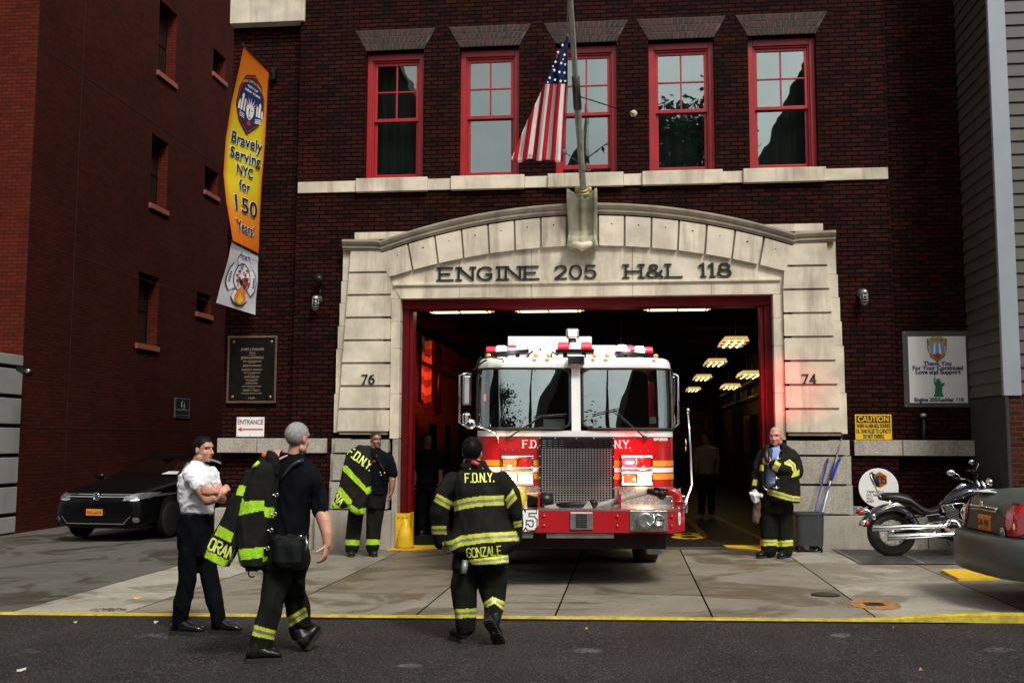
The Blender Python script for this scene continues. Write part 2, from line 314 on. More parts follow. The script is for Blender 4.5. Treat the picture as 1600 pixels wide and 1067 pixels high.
def strokes(mb, txt, fn, x, y, h, m=0, hw=.09, serif=False, wid=.66, gap=.28, depth=0, block=False, space=.7, fit=None):
    """fn(a,b,t): a along, b up, t out of the surface"""
    k = h/6; pitch = []
    adv = lambda c: space*h if c == ' ' else (.12*h if c == '.' else (.25*h if c in 'I1' else wid*h))+gap*h
    tot = sum(adv(c) for c in txt)-gap*h
    fx = (fit/tot) if fit else 1
    cx = x-tot*fx/2; kk = 0; q = hw*h
    for c in txt:
        if c != ' ':
            sx = wid*h/4*fx; G = (BLK.get(c) if block else None) or GL[c]
            segs = [(p[i], p[i+1]) for p in G for i in range(len(p)-1)]
            if serif:
                for a, b in SER.get(c, []): segs.append(((a-.75, b), (a+.75, b)))
            for j, (p, q2) in enumerate(segs):
                a = Vector((cx+p[0]*sx, y+p[1]*k)); b = Vector((cx+q2[0]*sx, y+q2[1]*k)); d = b-a
                if d.length < 1e-6: continue
                isser = serif and j >= len(segs)-len(SER.get(c, []))
                d.normalize(); pn = Vector((-d.y, d.x)); e = q*.35; wd = q*.5*(.55 if isser else (1.0 if abs(d.y) > .5 or block else .62))
                if block: wd = q*.5
                A = a-d*e; B = b+d*e; kk += 1; t0 = depth+.0004*(kk % 5)+.0003
                P = [A-pn*wd, B-pn*wd, B+pn*wd, A+pn*wd]
                if depth:
                    F_ = [fn(v.x, v.y, t0) for v in P]; K_ = [fn(v.x, v.y, 0) for v in P]
                    mb.add(F_+K_, [(0,1,2,3),(0,4,5,1),(1,5,6,2),(2,6,7,3),(3,7,4,0)], m)
                else: mb.add([fn(v.x, v.y, t0) for v in P], [(0,1,2,3)], m)
        cx += adv(c)*fx
# ================================================================== GROUND
FY = 16.2
def g3(x, y, dz=0): return (x, y, gz(x)+dz)
def sheet(mb, P, dz, m=0): return mb.add([g3(x, y, dz) for x, y in P], [tuple(range(len(P)))], m)
def road_mat():
    mt, n, l, b = _nodes('asphalt'); vec = coords(n, l)
    c = mix(n, l, (.011, .011, .0115), (.030, .029, .028), ramp(n, l, noise(n, l, vec, 1.1, 5, .6), .3, .75))
    c = mix(n, l, c, (.12, .115, .11), mathn(n, l, 'MULTIPLY', ramp(n, l, noise(n, l, vec, 70, 2, .7), .55, .63), 1.0)); c = mix(n, l, c, (.16, .155, .145), mathn(n, l, 'MULTIPLY', ramp(n, l, noise(n, l, vec, 26, 2, .7), .64, .68), .5))
    c = mix(n, l, c, (.007, .007, .007), mathn(n, l, 'MULTIPLY', ramp(n, l, noise(n, l, vec, 60, 3, .7), .52, .7), .6))
    c = mix(n, l, c, (.16, .155, .15), mathn(n, l, 'MULTIPLY', ramp(n, l, noise(n, l, vec, 1.9, 3, .5), .73, .80), .45))
    l.new(c, b.inputs['Base Color']); setc(b, 'Roughness', .75); setc(b, 'Specular IOR Level', .12)
    l.new(bumpn(n, l, noise(n, l, vec, 75, 4, .8), .8, .01), b.inputs['Normal']); return mt
def conc_mat(name, col, wet=.5, seed=0., rough=.7):
    mt, n, l, b = _nodes(name); t = n.new('ShaderNodeTexCoord'); mp = n.new('ShaderNodeMapping'); mp.inputs['Location'].default_value = (seed, seed*2.1, 0)
    l.new(t.outputs['Object'], mp.inputs[0]); vec = mp.outputs[0]
    c = mix(n, l, [x*.82 for x in col], [x*1.15 for x in col], ramp(n, l, noise(n, l, vec, 1.6, 6, .65), .3, .7))
    st = ramp(n, l, noise(n, l, vec, .62, 8, .66, 1.2), .50, .575)
    c = mix(n, l, c, [col[0]*.52, col[1]*.47, col[2]*.40], mathn(n, l, 'MULTIPLY', st, wet))
    c = mix(n, l, c, [x*1.35 for x in col], mathn(n, l, 'MULTIPLY', ramp(n, l, noise(n, l, vec, 1.0, 7, .65, .8), .56, .66), .8))
    c = mix(n, l, c, (.03, .028, .025), mathn(n, l, 'MULTIPLY', ramp(n, l, noise(n, l, vec, 7, 2, .5), .72, .76), .7))
    c = mix(n, l, c, ramp(n, l, noise(n, l, vec, 110, 2, .6), .3, .7, (.6, .6, .6), (1.3, 1.3, 1.3)), .8, 'MULTIPLY')
    l.new(c, b.inputs['Base Color']); setc(b, 'Specular IOR Level', .22)
    r = n.new('ShaderNodeMapRange'); r.inputs[3].default_value = rough; r.inputs[4].default_value = rough-.28; l.new(st, r.inputs[0]); l.new(r.outputs[0], b.inputs['Roughness'])
    l.new(bumpn(n, l, noise(n, l, vec, 70, 5, .75), .45, .006), b.inputs['Normal']); return mt
m_road = road_mat()
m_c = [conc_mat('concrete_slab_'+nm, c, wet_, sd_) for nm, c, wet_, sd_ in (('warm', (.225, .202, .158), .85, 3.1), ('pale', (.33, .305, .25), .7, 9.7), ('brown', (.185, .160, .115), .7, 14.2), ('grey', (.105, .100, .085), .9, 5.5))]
b = MB()
for k in range(-3, 3):                                       # one gently inclined sheet, reaching far beyond the street
    b.add([g3(k*40, -60, -.02), g3(k*40+40, -60, -.02), g3(k*40+40, 120, -.02), g3(k*40, 120, -.02)], [(0, 1, 2, 3)])
b.build('ground', m_gap, kind='structure')
b = MB(); sheet(b, [(-60, -6), (60, -6), (60, 9.80), (-60, 9.80)], 0); b.build('road', m_road, kind='structure')
JX = [-6.18, -4.97, -3.5, -2.04, -.70, .77, 2.26, 3.72, 5.2, 6.7, 8.2, 9.7]
b = MB(); tone = [1, 0, 2, 0, 2, 0, 1, 0, 0, 1, 0]
for i in range(len(JX)-1):
    a, c = JX[i]+.009, JX[i+1]-.009
    for y0, y1 in ((9.93, 11.35), (11.36, 16.3)):
        N_ = 6
        for k in range(N_):
            ya, yb = y0+(y1-y0)*k/N_, y0+(y1-y0)*(k+1)/N_
            sheet(b, [(a, ya), (c, ya), (c, yb), (a, yb)], .004, tone[i] if y0 > 11 or i not in (2, 4) else 0)
b.build('sidewalk', m_c, kind='structure')
b = MB()
sheet(b, [(-60, 9.93), (-6.19, 9.93), (-6.19, 13.2), (-60, 13.2)], .004, 0)
sheet(b, [(-60, 13.21), (-6.19, 13.21), (-6.19, 17.2), (-6.68, 17.2), (-6.68, 60), (-60, 60)], .004, 0)
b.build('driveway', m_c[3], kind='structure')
b = MB(); b.box(-60, 60, -9.5, -6, -.3, .12); b.build('far_sidewalk', m_c[3], kind='structure')
# kerb with yellow paint
def kerb_h(x): 
    t = min(1, max(0, (x-1.9)/1.3)); return .014+.062*t*t*(3-2*t)
b = MB(); rs = []
for i in range(121):
    x = -12+24*i/120; h = kerb_h(x); z = gz(x); wob = .006*math.sin(x*5.1)+.004*math.sin(x*13)
    rs.append([(x, 9.79+wob, z-.05), (x, 9.80+wob, z+h-.008), (x, 9.815+wob, z+h), (x, 9.895, z+h+.001), (x, 9.93, z+h*.2)])
b.rings(rs, 0, cap=False, sm=False, closed=False)
b.build('kerb', m_yellowk, kind='structure')
# thin tar joint strip in front of the kerb, small repairs
b = MB(); sheet(b, [(-3.2, 9.70), (3.0, 9.72), (3.0, 9.785), (-3.2, 9.785)], .003); b.build('gutter_seam', m_gap, kind='structure')
b = MB(); rp = random.Random(9)
for u, v, ru, rv_ in ((243, 993, 34, 4), (918, 1016, 22, 4), (1312, 992, 16, 4), (170, 952, 30, 3), (640, 1040, 20, 3), (1560, 1015, 26, 4)):
    for k in range(95):
        a = rp.random()*6.283; r_ = rp.random()**.7; p = gr(u+ru*r_*math.cos(a), v+rv_*r_*math.sin(a), .003 if v > 965 else .007); s_ = .006+.012*rp.random(); b.add([(p.x-s_, p.y-s_*.8, p.z+.0001*(k % 9)), (p.x+s_, p.y-s_*.5, p.z+.0001*(k % 9)), (p.x+s_*.7, p.y+s_, p.z+.0001*(k % 9)), (p.x-s_*.6, p.y+s_*.8, p.z+.0001*(k % 9))], [(0, 1, 2, 3)])
b.build('chalky_scuff', M('chalky_scuff', (.085, .082, .078), .9, var=.4), kind='structure')
# litter on the road, each scrap its own thing
m_litter = M('paper_scrap', (.55, .52, .42), .8, var=.3); m_leaf = M('dry_leaf', (.5, .33, .06), .8, var=.4)
for i, (u, v, s_, mt, lb) in enumerate([(33, 1048, .06, m_litter, 'pale twisted paper scrap lying on asphalt at far left'), (245, 973, .045, m_litter, 'thin pale scrap on asphalt left of the man in the white shirt'),
        (918, 983, .03, m_leaf, 'tiny yellow leaf on asphalt right of the turned firefighter'), (1397, 982, .02, m_litter, 'pale scrap on asphalt below the orange marked cover'), (1440, 1048, .03, m_leaf, 'brown leaf on asphalt near lower right'), (117, 973, .04, m_leaf, 'brown curled leaf beside the kerb at left'), (215, 935, .09, m_leaf, 'reddish brown dead leaf on the slab left of the man in white')]):
    p = gr(u, v); q = MB(); k = 7; s_ *= .6
    q.add([(p.x+s_*math.cos(t*6.28/k)*(1+.4*math.sin(t*3+i)), p.y+s_*.9*math.sin(t*6.28/k)*(1+.3*math.cos(t*5+i)), p.z+.012+.012*math.sin(t*2+i)) for t in range(k)], [tuple(range(k))])
    q.build('fallen_leaf' if mt is m_leaf else 'paper_scrap', mt, label=lb, cat='litter')
# grates and plates in the sidewalk at right
def grate(name, px, lab):
    P = [gr(u, v) for u, v in px]; x0, x1, y0, y1 = min(p.x for p in P), max(p.x for p in P), min(p.y for p in P), max(p.y for p in P)
    q = MB(); n_ = int((x1-x0)/.035)
    for i in range(n_):
        x = x0+.02+i*(x1-x0-.03)/n_; q.add([g3(x, y0+.03, .018), g3(x+.012, y0+.03, .018), g3(x+.012, y1-.03, .018), g3(x, y1-.03, .018)], [(0, 1, 2, 3)])
    for i in range(14):
        y = y0+.03+i*(y1-y0-.06)/13; q.add([g3(x0, y, .015), g3(x1, y, .015), g3(x1, y+.01, .015), g3(x0, y+.01, .015)], [(0, 1, 2, 3)])
    root = thing(name, lab, 'grate', ((x0+x1)/2, (y0+y1)/2, gz((x0+x1)/2)))
    q.build('bars', m_steel, root)
    f = MB()
    for a, c, d, e in ((x0-.03, x1+.03, y0-.03, y0), (x0-.03, x1+.03, y1, y1+.03), (x0-.03, x0, y0, y1), (x1, x1+.03, y0, y1)):
        sheet(f, [(a, d), (c, d), (c, e), (a, e)], .02)
    f.build('frame', m_steel, root)
    h = MB(); sheet(h, [(x0, y0), (x1, y0), (x1, y1), (x0, y1)], .009); h.build('pit', m_gap, root)
x_a = gr(1305, 860).x; 
def grate_xy(x0, x1, y0, y1, lab): 
    grate_dummy = None
for x0, x1, lb in ((3.05, 3.80, 'left steel sidewalk grate beneath the motorcycle rear wheel'), (3.86, 4.62, 'right steel sidewalk grate beneath the motorcycle engine')):
    q = MB(); y0, y1 = 14.2, 16.0; root = thing('sidewalk_grate', lb, 'grate', ((x0+x1)/2, 15.1, gz(x0)), 'steel grates in the sidewalk')
    n_ = 26
    for i in range(n_):
        x = x0+.01+i*(x1-x0-.02)/n_; q.add([g3(x, y0, .020), g3(x+.013, y0, .020), g3(x+.013, y1, .020), g3(x, y1, .020)], [(0, 1, 2, 3)])
    for i in range(22):
        y = y0+i*(y1-y0-.01)/21; q.add([g3(x0, y, .016), g3(x1, y, .016), g3(x1, y+.012, .016), g3(x0, y+.012, .016)], [(0, 1, 2, 3)])
    q.build('bars', m_steel, root); h = MB(); sheet(h, [(x0, y0), (x1, y0), (x1, y1), (x0, y1)], .009); h.build('pit', m_gap, root)
    f = MB()
    for a, c, d, e in ((x0-.035, x1+.035, y0-.035, y0), (x0-.035, x1+.035, y1, y1+.035), (x0-.035, x0, y0, y1), (x1, x1+.035, y0, y1)): sheet(f, [(a, d), (c, d), (c, e), (a, e)], .022)
    f.build('frame', m_steel, root)
P = [gr(1470, 890, .03), gr(1528, 889, .03), gr(1562, 902, .03), gr(1497, 903.5, .03)]
q = MB(); q.prism([(p.x, p.y) for p in P], lambda a, b_, t: g3(a, b_, .035-t), .03)
q.build('yellow_plate', m_yellow, label='bright yellow sloped plate on the sidewalk under the grey car', cat='plate', bevel=.006)
p = gr(1366, 945); q = MB(); q.add([g3(p.x+.24*math.cos(t*.26)*(1+.07*math.sin(t*2.3)), p.y+.33*math.sin(t*.26)*(1+.06*math.cos(t*3.1)), .008) for t in range(24)], [tuple(range(24))])
root = thing('valve_cover', 'small utility cover ringed with orange spray paint near kerb', 'cover', (p.x, p.y, p.z))
q.build('spray_paint', M('orange_spray', (.36, .17, .04), .8, var=.5, vs=18, dirt=1.0), root)
q = MB(); q.box(p.x-.09, p.x+.09, p.y-.08, p.y+.08, p.z-.01, p.z+.016); q.box(p.x-.05, p.x+.05, p.y-.012, p.y+.012, p.z+.016, p.z+.022); q.build('lid', m_blackmetal, root)
p = gr(1290, 930); q = MB(); q.lathe([(.15, 0), (.15, .012), (.13, .018), (.0, .018)], (p.x, p.y, p.z), n=24, sm=False); q.build('round_cover', m_blackmetal, label='round dark iron cover set in slab', cat='cover')
q = MB(); p0 = gr(1075, 838); strokes(q, '8', lambda a, b_, t: g3(p0.x+a, p0.y+b_*1.0, .010+t), 0, -.5, 1.1, hw=.13, wid=.42)
q.build('painted_number', m_yellow, label='yellow number 8 painted on garage floor beside the truck', cat='marking')
# ================================================================== FIRE STATION
st = thing('fire_station', 'dark red brick fire station with limestone arched truck door', 'building', (-.7, FY, 0))
OP = [(-4.27, -3.30), (-2.70, -1.72), (-1.13, -.14), (.37, 1.41), (1.94, 2.99)]      # window openings
WZ0, WZ1 = 5.915, 8.08; WZT = [8.10, 8.07, 8.05, 8.05, 8.05]
DX0, DX1, DZ = -3.615, 2.228, 3.92
def wall_holes(mb, x0, x1, z0, z1, holes, y, th, m=0, rev=0):
    xs = sorted({x0, x1, *[h[0] for h in holes], *[h[1] for h in holes]}); zs = sorted({z0, z1, *[h[2] for h in holes], *[h[3] for h in holes]})
    for i in range(len(xs)-1):
        for j in range(len(zs)-1):
            cx, cz = (xs[i]+xs[i+1])/2, (zs[j]+zs[j+1])/2
            if any(h[0] < cx < h[1] and h[2] < cz < h[3] for h in holes): continue
            mb.quad((xs[i], y, zs[j]), (xs[i+1], y, zs[j]), (xs[i+1], y, zs[j+1]), (xs[i], y, zs[j+1]), m)
    for a, c, d, e in holes:
        mb.quad((a, y, d), (a, y, e), (a, y+th, e), (a, y+th, d), rev); mb.quad((c, y, d), (c, y+th, d), (c, y+th, e), (c, y, e), rev)
        mb.quad((a, y, e), (c, y, e), (c, y+th, e), (a, y+th, e), m); mb.quad((a, y, d), (a, y+th, d), (c, y+th, d), (c, y, d), m)
b = MB(); PX0, PX1 = -5.40, 4.045
wall_holes(b, PX0, PX1, -.3, 12.5, [(a, c, WZ0, WZ1) for a, c in OP]+[(-3.72, 2.33, -.3, 4.0)], FY, .28, 0, 1)
b.quad((PX0, FY, -.3), (PX0, FY, 12.5), (PX0, FY+.14, 12.5), (PX0, FY+.14, -.3), 1); b.quad((PX1, FY, -.3), (PX1, FY+.14, -.3), (PX1, FY+.14, 12.5), (PX1, FY, 12.5), 1)
YS = FY+.14
b.quad((-6.62, YS, -.3), (PX0, YS, -.3), (PX0, YS, 12.5), (-6.62, YS, 12.5)); b.quad((PX1, YS, -.3), (5.5, YS, -.3), (5.5, YS, 12.5), (PX1, YS, 12.5))
b.quad((-6.62, YS, -.3), (-6.62, YS, 12.5), (-6.62, 40, 12.5), (-6.62, 40, -.3), 1)
b.quad((-6.62, YS, 12.5), (5.5, YS, 12.5), (5.5, 40, 12.5), (-6.62, 40, 12.5), 1)
b.build('brick_wall', [m_brick, m_brick_side], st)
# windows
def curtain_mat():
    mt, n, l, b_ = _nodes('net_curtain'); vec = coords(n, l, sc=(14, 1, .5))
    l.new(mix(n, l, (.02, .03, .028), (.06, .08, .072), ramp(n, l, noise(n, l, vec, 2.2, 3), .3, .7)), b_.inputs['Base Color']); setc(b_, 'Roughness', .9); return mt
m_cur = curtain_mat(); m_wglass = GLASS('window_glass', (.7, .8, .77), .32)
wz = [(5.945, 7.93), (5.955, 7.95), (5.955, 7.95), (5.93, 7.94), (5.925, 7.94)]
locs = ['leftmost', 'second from left', 'middle', 'fourth', 'rightmost']
for i, (a, c) in enumerate(OP):
    z0, z1 = WZ0, WZ1; y = FY+.11
    f = MB(); t = .085
    f.box(a, a+t, y, y+.16, z0, z1-.02); f.box(c-t, c, y, y+.16, z0, z1-.02); f.box(a+t, c-t, y, y+.16, z1-.13, z1-.02); f.box(a+t, c-t, y+.0, y+.16, z0, z0+.05)
    f.box(a+t, a+t+.025, y+.03, y+.16, z0+.05, z1-.13); f.box(c-t-.025, c-t, y+.03, y+.16, z0+.05, z1-.13); f.box(a+t+.025, c-t-.025, y+.03, y+.16, z1-.16, z1-.13)
    wo = f.build('window', m_redwood, st, bevel=.006)
    A, C, Z0, Z1 = a+t+.025, c-t-.025, z0+.05, z1-.16; zm = Z0+(Z1-Z0)*.50; up = .08 if i == 2 else 0
    s = MB(); ss = .045; yl, yu = y+.10, y+.055
    s.box(A, A+ss, yl, yl+.04, Z0+up, zm+.03); s.box(C-ss, C, yl, yl+.04, Z0+up, zm+.03); s.box(A+ss, C-ss, yl, yl+.04, Z0+up, Z0+.07+up); s.box(A+ss, C-ss, yl, yl+.04, zm-.01, zm+.03)
    s.box(A, A+ss, yu, yu+.04, zm-.025, Z1); s.box(C-ss, C, yu, yu+.04, zm-.025, Z1); s.box(A+ss, C-ss, yu, yu+.04, zm-.025, zm+.03); s.box(A+ss, C-ss, yu, yu+.04, Z1-.05, Z1)
    xm = (A+C)/2; zz = (zm+.03+Z1-.05)/2
    s.box(xm-.013, xm+.013, yu+.005, yu+.032, zm+.03, Z1-.05); s.box(A+ss, xm-.013, yu+.005, yu+.032, zz-.013, zz+.013); s.box(xm+.013, C-ss, yu+.005, yu+.032, zz-.013, zz+.013)
    s.build('sash', m_redwood, wo, bevel=.004)
    g = MB(); g.quad((A+.02, yl+.02, Z0+.03+up), (C-.02, yl+.02, Z0+.03+up), (C-.02, yl+.02, zm+.01), (A+.02, yl+.02, zm+.01)); g.quad((A+.02, yu+.02, zm), (C-.02, yu+.02, zm), (C-.02, yu+.02, Z1-.02), (A+.02, yu+.02, Z1-.02))
    g.build('pane', m_wglass, wo)
    g = MB(); g.grid(lambda u_, v_: (A-.05+(C-A+.1)*u_, y+.34+.02*math.sin(u_*34+i), Z0+(Z1-Z0+.1)*v_), 40, 2); g.build('curtain', m_cur, wo)
    g = MB(); g.box(a-.1, c+.1, y+.42, y+.44, z0-.1, z1+.1); g.build('backdrop', m_gap, wo)
    # flat brick arch over the window
    j = MB(); cx = (a+c)/2; hw0, hw1, zb, zt = (c-a)/2, (c-a)/2+.19, WZ1+.002, 8.43
    n_ = 15
    for k in range(n_):
        for r_ in range(3):
            f0, f1 = r_/3, (r_+1)/3; sh = .5 if r_ % 2 else 0
            k0, k1 = k-sh, k-sh+1
            k0 = max(0, k0); k1 = min(n_, k1)
            def X(kk, ff): return cx+(kk/n_*2-1)*(hw0+(hw1-hw0)*ff)
            gp = .018
            P = [(X(k0, f0)+gp/2, zb+(zt-zb)*f0+gp/2), (X(k1, f0)-gp/2, zb+(zt-zb)*f0+gp/2), (X(k1, f1)-gp/2, zb+(zt-zb)*f1-gp/2), (X(k0, f1)+gp/2, zb+(zt-zb)*f1-gp/2)]
            j.prism(P, lambda q_, w_, t_: (q_, FY-.014+t_, w_), .012, random.choice((0, 0, 1, 2)))
    j.prism([(cx-hw0, zb), (cx+hw0, zb), (cx+hw1, zt), (cx-hw1, zt)], lambda q_, w_, t_: (q_, FY-.008+t_, w_), .007, 3)
    j.build('flat_arch', [M('arch_brick_a', (.036, .012, .008), .8, var=.3, vs=20, bump=.4), M('arch_brick_b', (.05, .015, .010), .8, var=.3, vs=20, bump=.4), M('arch_brick_c', (.022, .009, .007), .8, var=.3, vs=20, bump=.4), M('arch_mortar', (.075, .060, .047), .9, var=.4)] if i == 0 else jm, st)
    if i == 0: jm = [bpy.data.materials['arch_brick_a'], bpy.data.materials['arch_brick_b'], bpy.data.materials['arch_brick_c'], bpy.data.materials['arch_mortar']]
# stone band + sills
b = MB(); cur = PX0+.02
for i, (a, c) in enumerate(OP):
    b.box(cur, a-.12, FY-.035, FY+.1, 5.70, 5.885)
    cur = c+.10
b.box(cur, PX1-.02, FY-.035, FY+.1, 5.70, 5.885); b.split('stone_band', m_lime, st, bevel=.006)
for i, (a, c) in enumerate(OP):
    b = MB(); b.box(a-.117, c+.097, FY-.085, FY+.27, 5.685, 5.91); b.build('window_sill', m_lime, st, bevel=.01)
b = MB(); b.box(-6.62, -5.33, FY-.06, FY+.5, 8.63, 9.2); b.split('stone_band', m_lime, st, bevel=.01)
# ---- granite base
b = MB()
for x0, x1 in ((-6.62, -5.96), (-5.95, -4.80), (3.40, 4.10), (4.11, 5.20)): b.box(x0, x1, FY-.05, FY+.3, 1.452, 1.685)
b.split('granite_band', m_granite, st, bevel=.008)
b = MB()
for x0, x1 in ((-6.62, -5.62), (-5.61, -4.93), (3.53, 4.42), (4.43, 5.20)): b.box(x0, x1, FY-.07, FY+.3, -.25, .565)
b.split('granite_base', m_granite, st, bevel=.012)
# ---- door surround piers
def xo(z): return -4.43-.058*(4.7-z)            # outer battered edge of the main blocks (left pier)
MIR = 2*(-.690)
def pier(sign):
    g = MB(); lime = MB(); gr_ = MB(); grv = MB()
    fx = (lambda x: x) if sign < 0 else (lambda x: MIR-x)
    def bl(mb, x0b, x0t, x1, y0, z0, z1, x1t=None):
        x1t = x1 if x1t is None else x1t
        mb.prism([(x0b, z0), (x1, z0), (x1t, z1), (x0t, z1)], lambda a_, c_, t_: (fx(a_), y0+t_, c_), FY+.2-y0)
    xi = -3.765
    rows = [(4.345+.012, 4.70)] + [(4.345-.3655*(k+1)+.012, 4.345-.3655*k-.012) for k in range(0, 7)]
    for k, (z0, z1) in enumerate(rows):
        x1b = x1t = xi
        if k == 0: x1b, x1t = -3.80, -3.93
        if k == 1: x1b, x1t = xi, -3.79
        bl(lime, xo(z0), xo(z1), x1b, FY-.16, z0+.006, z1-.006, x1t)
    bl(grv, xo(1.75)+.03, xo(4.7)+.03, xi-.03, FY-.13, 1.75, 4.70, -3.96)          # recessed groove backing
    # toothed outer strip
    zz = 4.76; k = 0
    for z1, z0 in ((4.76, 4.22), (4.215, 3.86), (3.855, 3.49), (3.485, 3.12), (3.115, 2.40), (2.395, 1.78)):
        bl(lime, -4.575-.020*k, -4.575-.020*k, -4.30, FY-.09, z0, z1); k += 1
    for z1, z0, dx in ((1.685, 1.455, .05), (1.445, 1.02, .075), (1.01, .575, .095)):
        bl(gr_, -4.67-dx*.6, -4.67-dx*.6, -4.40, FY-.09, z0, z1)
        bl(gr_, xo(z0)-.01, xo(z0)-.01, xi, FY-.17, z0+.012, z1-.012)
    bl(gr_, -4.92, -4.92, -3.70, FY-.20, -.25, .56)
    bl(gr_, -3.705, -3.705, -3.615, FY-.12, -.25, 1.68)
    # flat inner strip
    for z0, z1 in ((1.69, 2.395), (2.40, 3.12), (3.125, 3.55), (3.555, 3.915)): bl(lime, xi+.005, xi+.005, -3.615, FY-.10, z0, z1)
    lime.split('limestone_block', m_lime, st, bevel=.012); gr_.split('granite_block', m_granite, st, bevel=.014); grv.build('pier_joint', m_limed, st)
pier(-1); pier(1)
# arch: voussoirs, tympanum, cornice
CX = -.690
def arcz(R_, zc, x): return zc-R_+math.sqrt(max(0, R_*R_-(x-CX)**2))
Ro, zo, Ri, zi = 9.9, 5.195, 10.9, 4.72
b = MB(); tp = []
N_ = 40; xa = -3.84
for k in range(N_+1):
    x = xa+(CX-xa)*2*k/N_; tp.append((x, arcz(Ri, zi, x)+.03))
poly = [(-3.615, 3.922), (MIR+3.615, 3.922), (MIR+3.74, 4.13)]+tp[::-1]+[(-3.74, 4.13)]
joints = [-3.9, -2.95, -1.85, -.05+0, 1.05+.03, 2.6]
js = [-4, -2.66, -1.50, -.26+.35, 1.30, 3]
# tympanum split into slabs at its vertical joints
def clip_poly(P, xa_, xb_):
    def cl(P, s_, xv):
        out = []
        for i in range(len(P)):
            p, q = P[i], P[(i+1) % len(P)]; ip, iq = s_*(p[0]-xv) >= 0, s_*(q[0]-xv) >= 0
            if ip: out.append(p)
            if ip != iq: t = (xv-p[0])/(q[0]-p[0]); out.append((xv, p[1]+(q[1]-p[1])*t))
        return out
    return cl(cl(P, 1, xa_), -1, xb_)
for i in range(5):
    P = clip_poly(poly, js[i]+.003, js[i+1]-.003)
    if len(P) > 2: b.prism(P, lambda a_, c_, t_: (a_, FY-.10+t_, c_), .3)
b.split('lintel_panel', m_lime, st, bevel=.004)
b = MB(); b.box(-3.73, MIR+3.73, FY-.135, FY-.09, 4.122, 4.165); b.box(-3.72, MIR+3.72, FY-.12, FY-.09, 4.105, 4.121); b.build('bead_moulding', m_lime, st, bevel=.01)
b = MB()
# 7 voussoirs each side
for sgn in (-1, 1):
    xk = .245; xe = 3.13; nV = 7
    for k in range(nV):
        u0 = xk+(xe-xk)*k/nV+.016; u1 = xk+(xe-xk)*(k+1)/nV-.016
        lean = .035*(k)/nV*3
        def V_(u_, top): 
            x = u_*(1.0+.035*(u_/xe)) if top else u_
            xx = CX+sgn*x; return (xx, arcz(Ro, zo, xx) if top else arcz(Ri, zi, xx))
        if k == nV-1: u1 = xe-.01
        P = [V_(u0, 0), V_(u1, 0), V_(u1, 1), V_(u0, 1)]
        b.prism(P, lambda a_, c_, t_: (a_, FY-.165+t_, c_), .14)
b.split('voussoir', m_lime, st, bevel=.014)
b = MB()
for sgn in (-1, 1):
    for k in range(7):
        um = .245+(3.13-.245)*(k+.5)/7; xx = CX+sgn*um*1.015; zz = arcz(Ro, zo, xx)-.13; r0 = .012+.004*math.sin(k*3)
        b.add([(xx+r0*(1+.6*math.sin(i*2.2+k))*math.cos(i*.7854), FY-.1675, zz+r0*(1+.5*math.cos(i*3+k))*math.sin(i*.7854)) for i in range(8)], [tuple(range(8))])
b.build('anchor_holes', m_gap, st)
b = MB(); P = [(CX+dx, arcz(Ri, zi, CX+dx)+.03) for dx in [(-3.10+6.2*k/30) for k in range(31)]]+[(CX+dx, arcz(Ro, zo, CX+dx)) for dx in [(3.22-6.44*k/30) for k in range(31)]]
b.prism(P, lambda a_, c_, t_: (a_, FY-.115+t_, c_), .2); b.build('voussoir_joint', m_limed, st)
# cornice swept along arch then returned level
path = [(-4.56, 4.765), (-3.99, 4.75)]+[(x, arcz(9.9, 5.275, x)) for x in [(-3.93+(3.93-.70)*k/24) for k in range(25)]]
path = path+[(MIR-x, z) for x, z in path[::-1][1:]]
prof = [(0, -.05), (.05, -.05), (.05, -.03), (.075, -.018), (.075, .022), (.10, .036), (.125, .075), (.125, .105), (.02, .13), (0, .13)]   # out, up
rs = []
for i, (x, z) in enumerate(path):
    p, q = path[max(0, i-1)], path[min(len(path)-1, i+1)]; d = Vector((q[0]-p[0], q[1]-p[1])).normalized(); nn = Vector((-d.y, d.x))
    rs.append([(x+nn.x*u_, FY-.12-o_, z+nn.y*u_) for o_, u_ in prof])
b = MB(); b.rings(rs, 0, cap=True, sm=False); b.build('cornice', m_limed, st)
b = MB(); 
b.box(-4.40, -3.35, FY-.06, FY+.1, 4.9, 5.02); b.box(MIR+3.35, MIR+4.40, FY-.06, FY+.1, 4.9, 5.02); b.box(-3.98, -3.60, FY-.088, FY+.1, 3.92, 4.72); b.box(MIR+3.60, MIR+3.98, FY-.088, FY+.1, 3.92, 4.72); b.split('stone_shoulder', m_lime, st, bevel=.006)
# scroll keystone bracket
prof = [(0.16, 4.62), (.30, 4.63), (.335, 4.68), (.34, 4.76), (.30, 4.82), (.235, 4.87), (.225, 4.95), (.25, 5.05), (.30, 5.18), (.355, 5.32), (.39, 5.42), (.39, 5.50), (.35, 5.56), (.30, 5.57), (.1, 5.57)]
b = MB(); rs = []; NK = 24
for k in range(NK+1):
    u_ = k/NK; t_ = 2*u_-1; row = []
    for i_, (o_, z) in enumerate(prof):
        wz = .235*(1-.10*math.exp(-((z-4.98)/.22)**2)); x = CX+wz*t_
        rim = .030 if abs(t_) > .80 else 0; cc = -.075*max(0, 1-(t_/.80)**2)+.055*math.exp(-(t_/.22)**2) if o_ > .2 else 0
        zz = z+(.045*math.cos(t_*math.pi*2)*(.5 if z > 5.45 else 0))
        row.append((x, FY-(o_+cc+rim*(o_ > .2)), zz))
    rs.append(row)
b.rings(rs, 0, sm=False); kb = b.build('keystone_bracket', m_green_stone, st)
b = MB()
for sgn in (-1, 1):
    b.tube([(CX+sgn*.235, FY-.26, 4.70), (CX+sgn*.19, FY-.26, 4.70)], .075, 16)
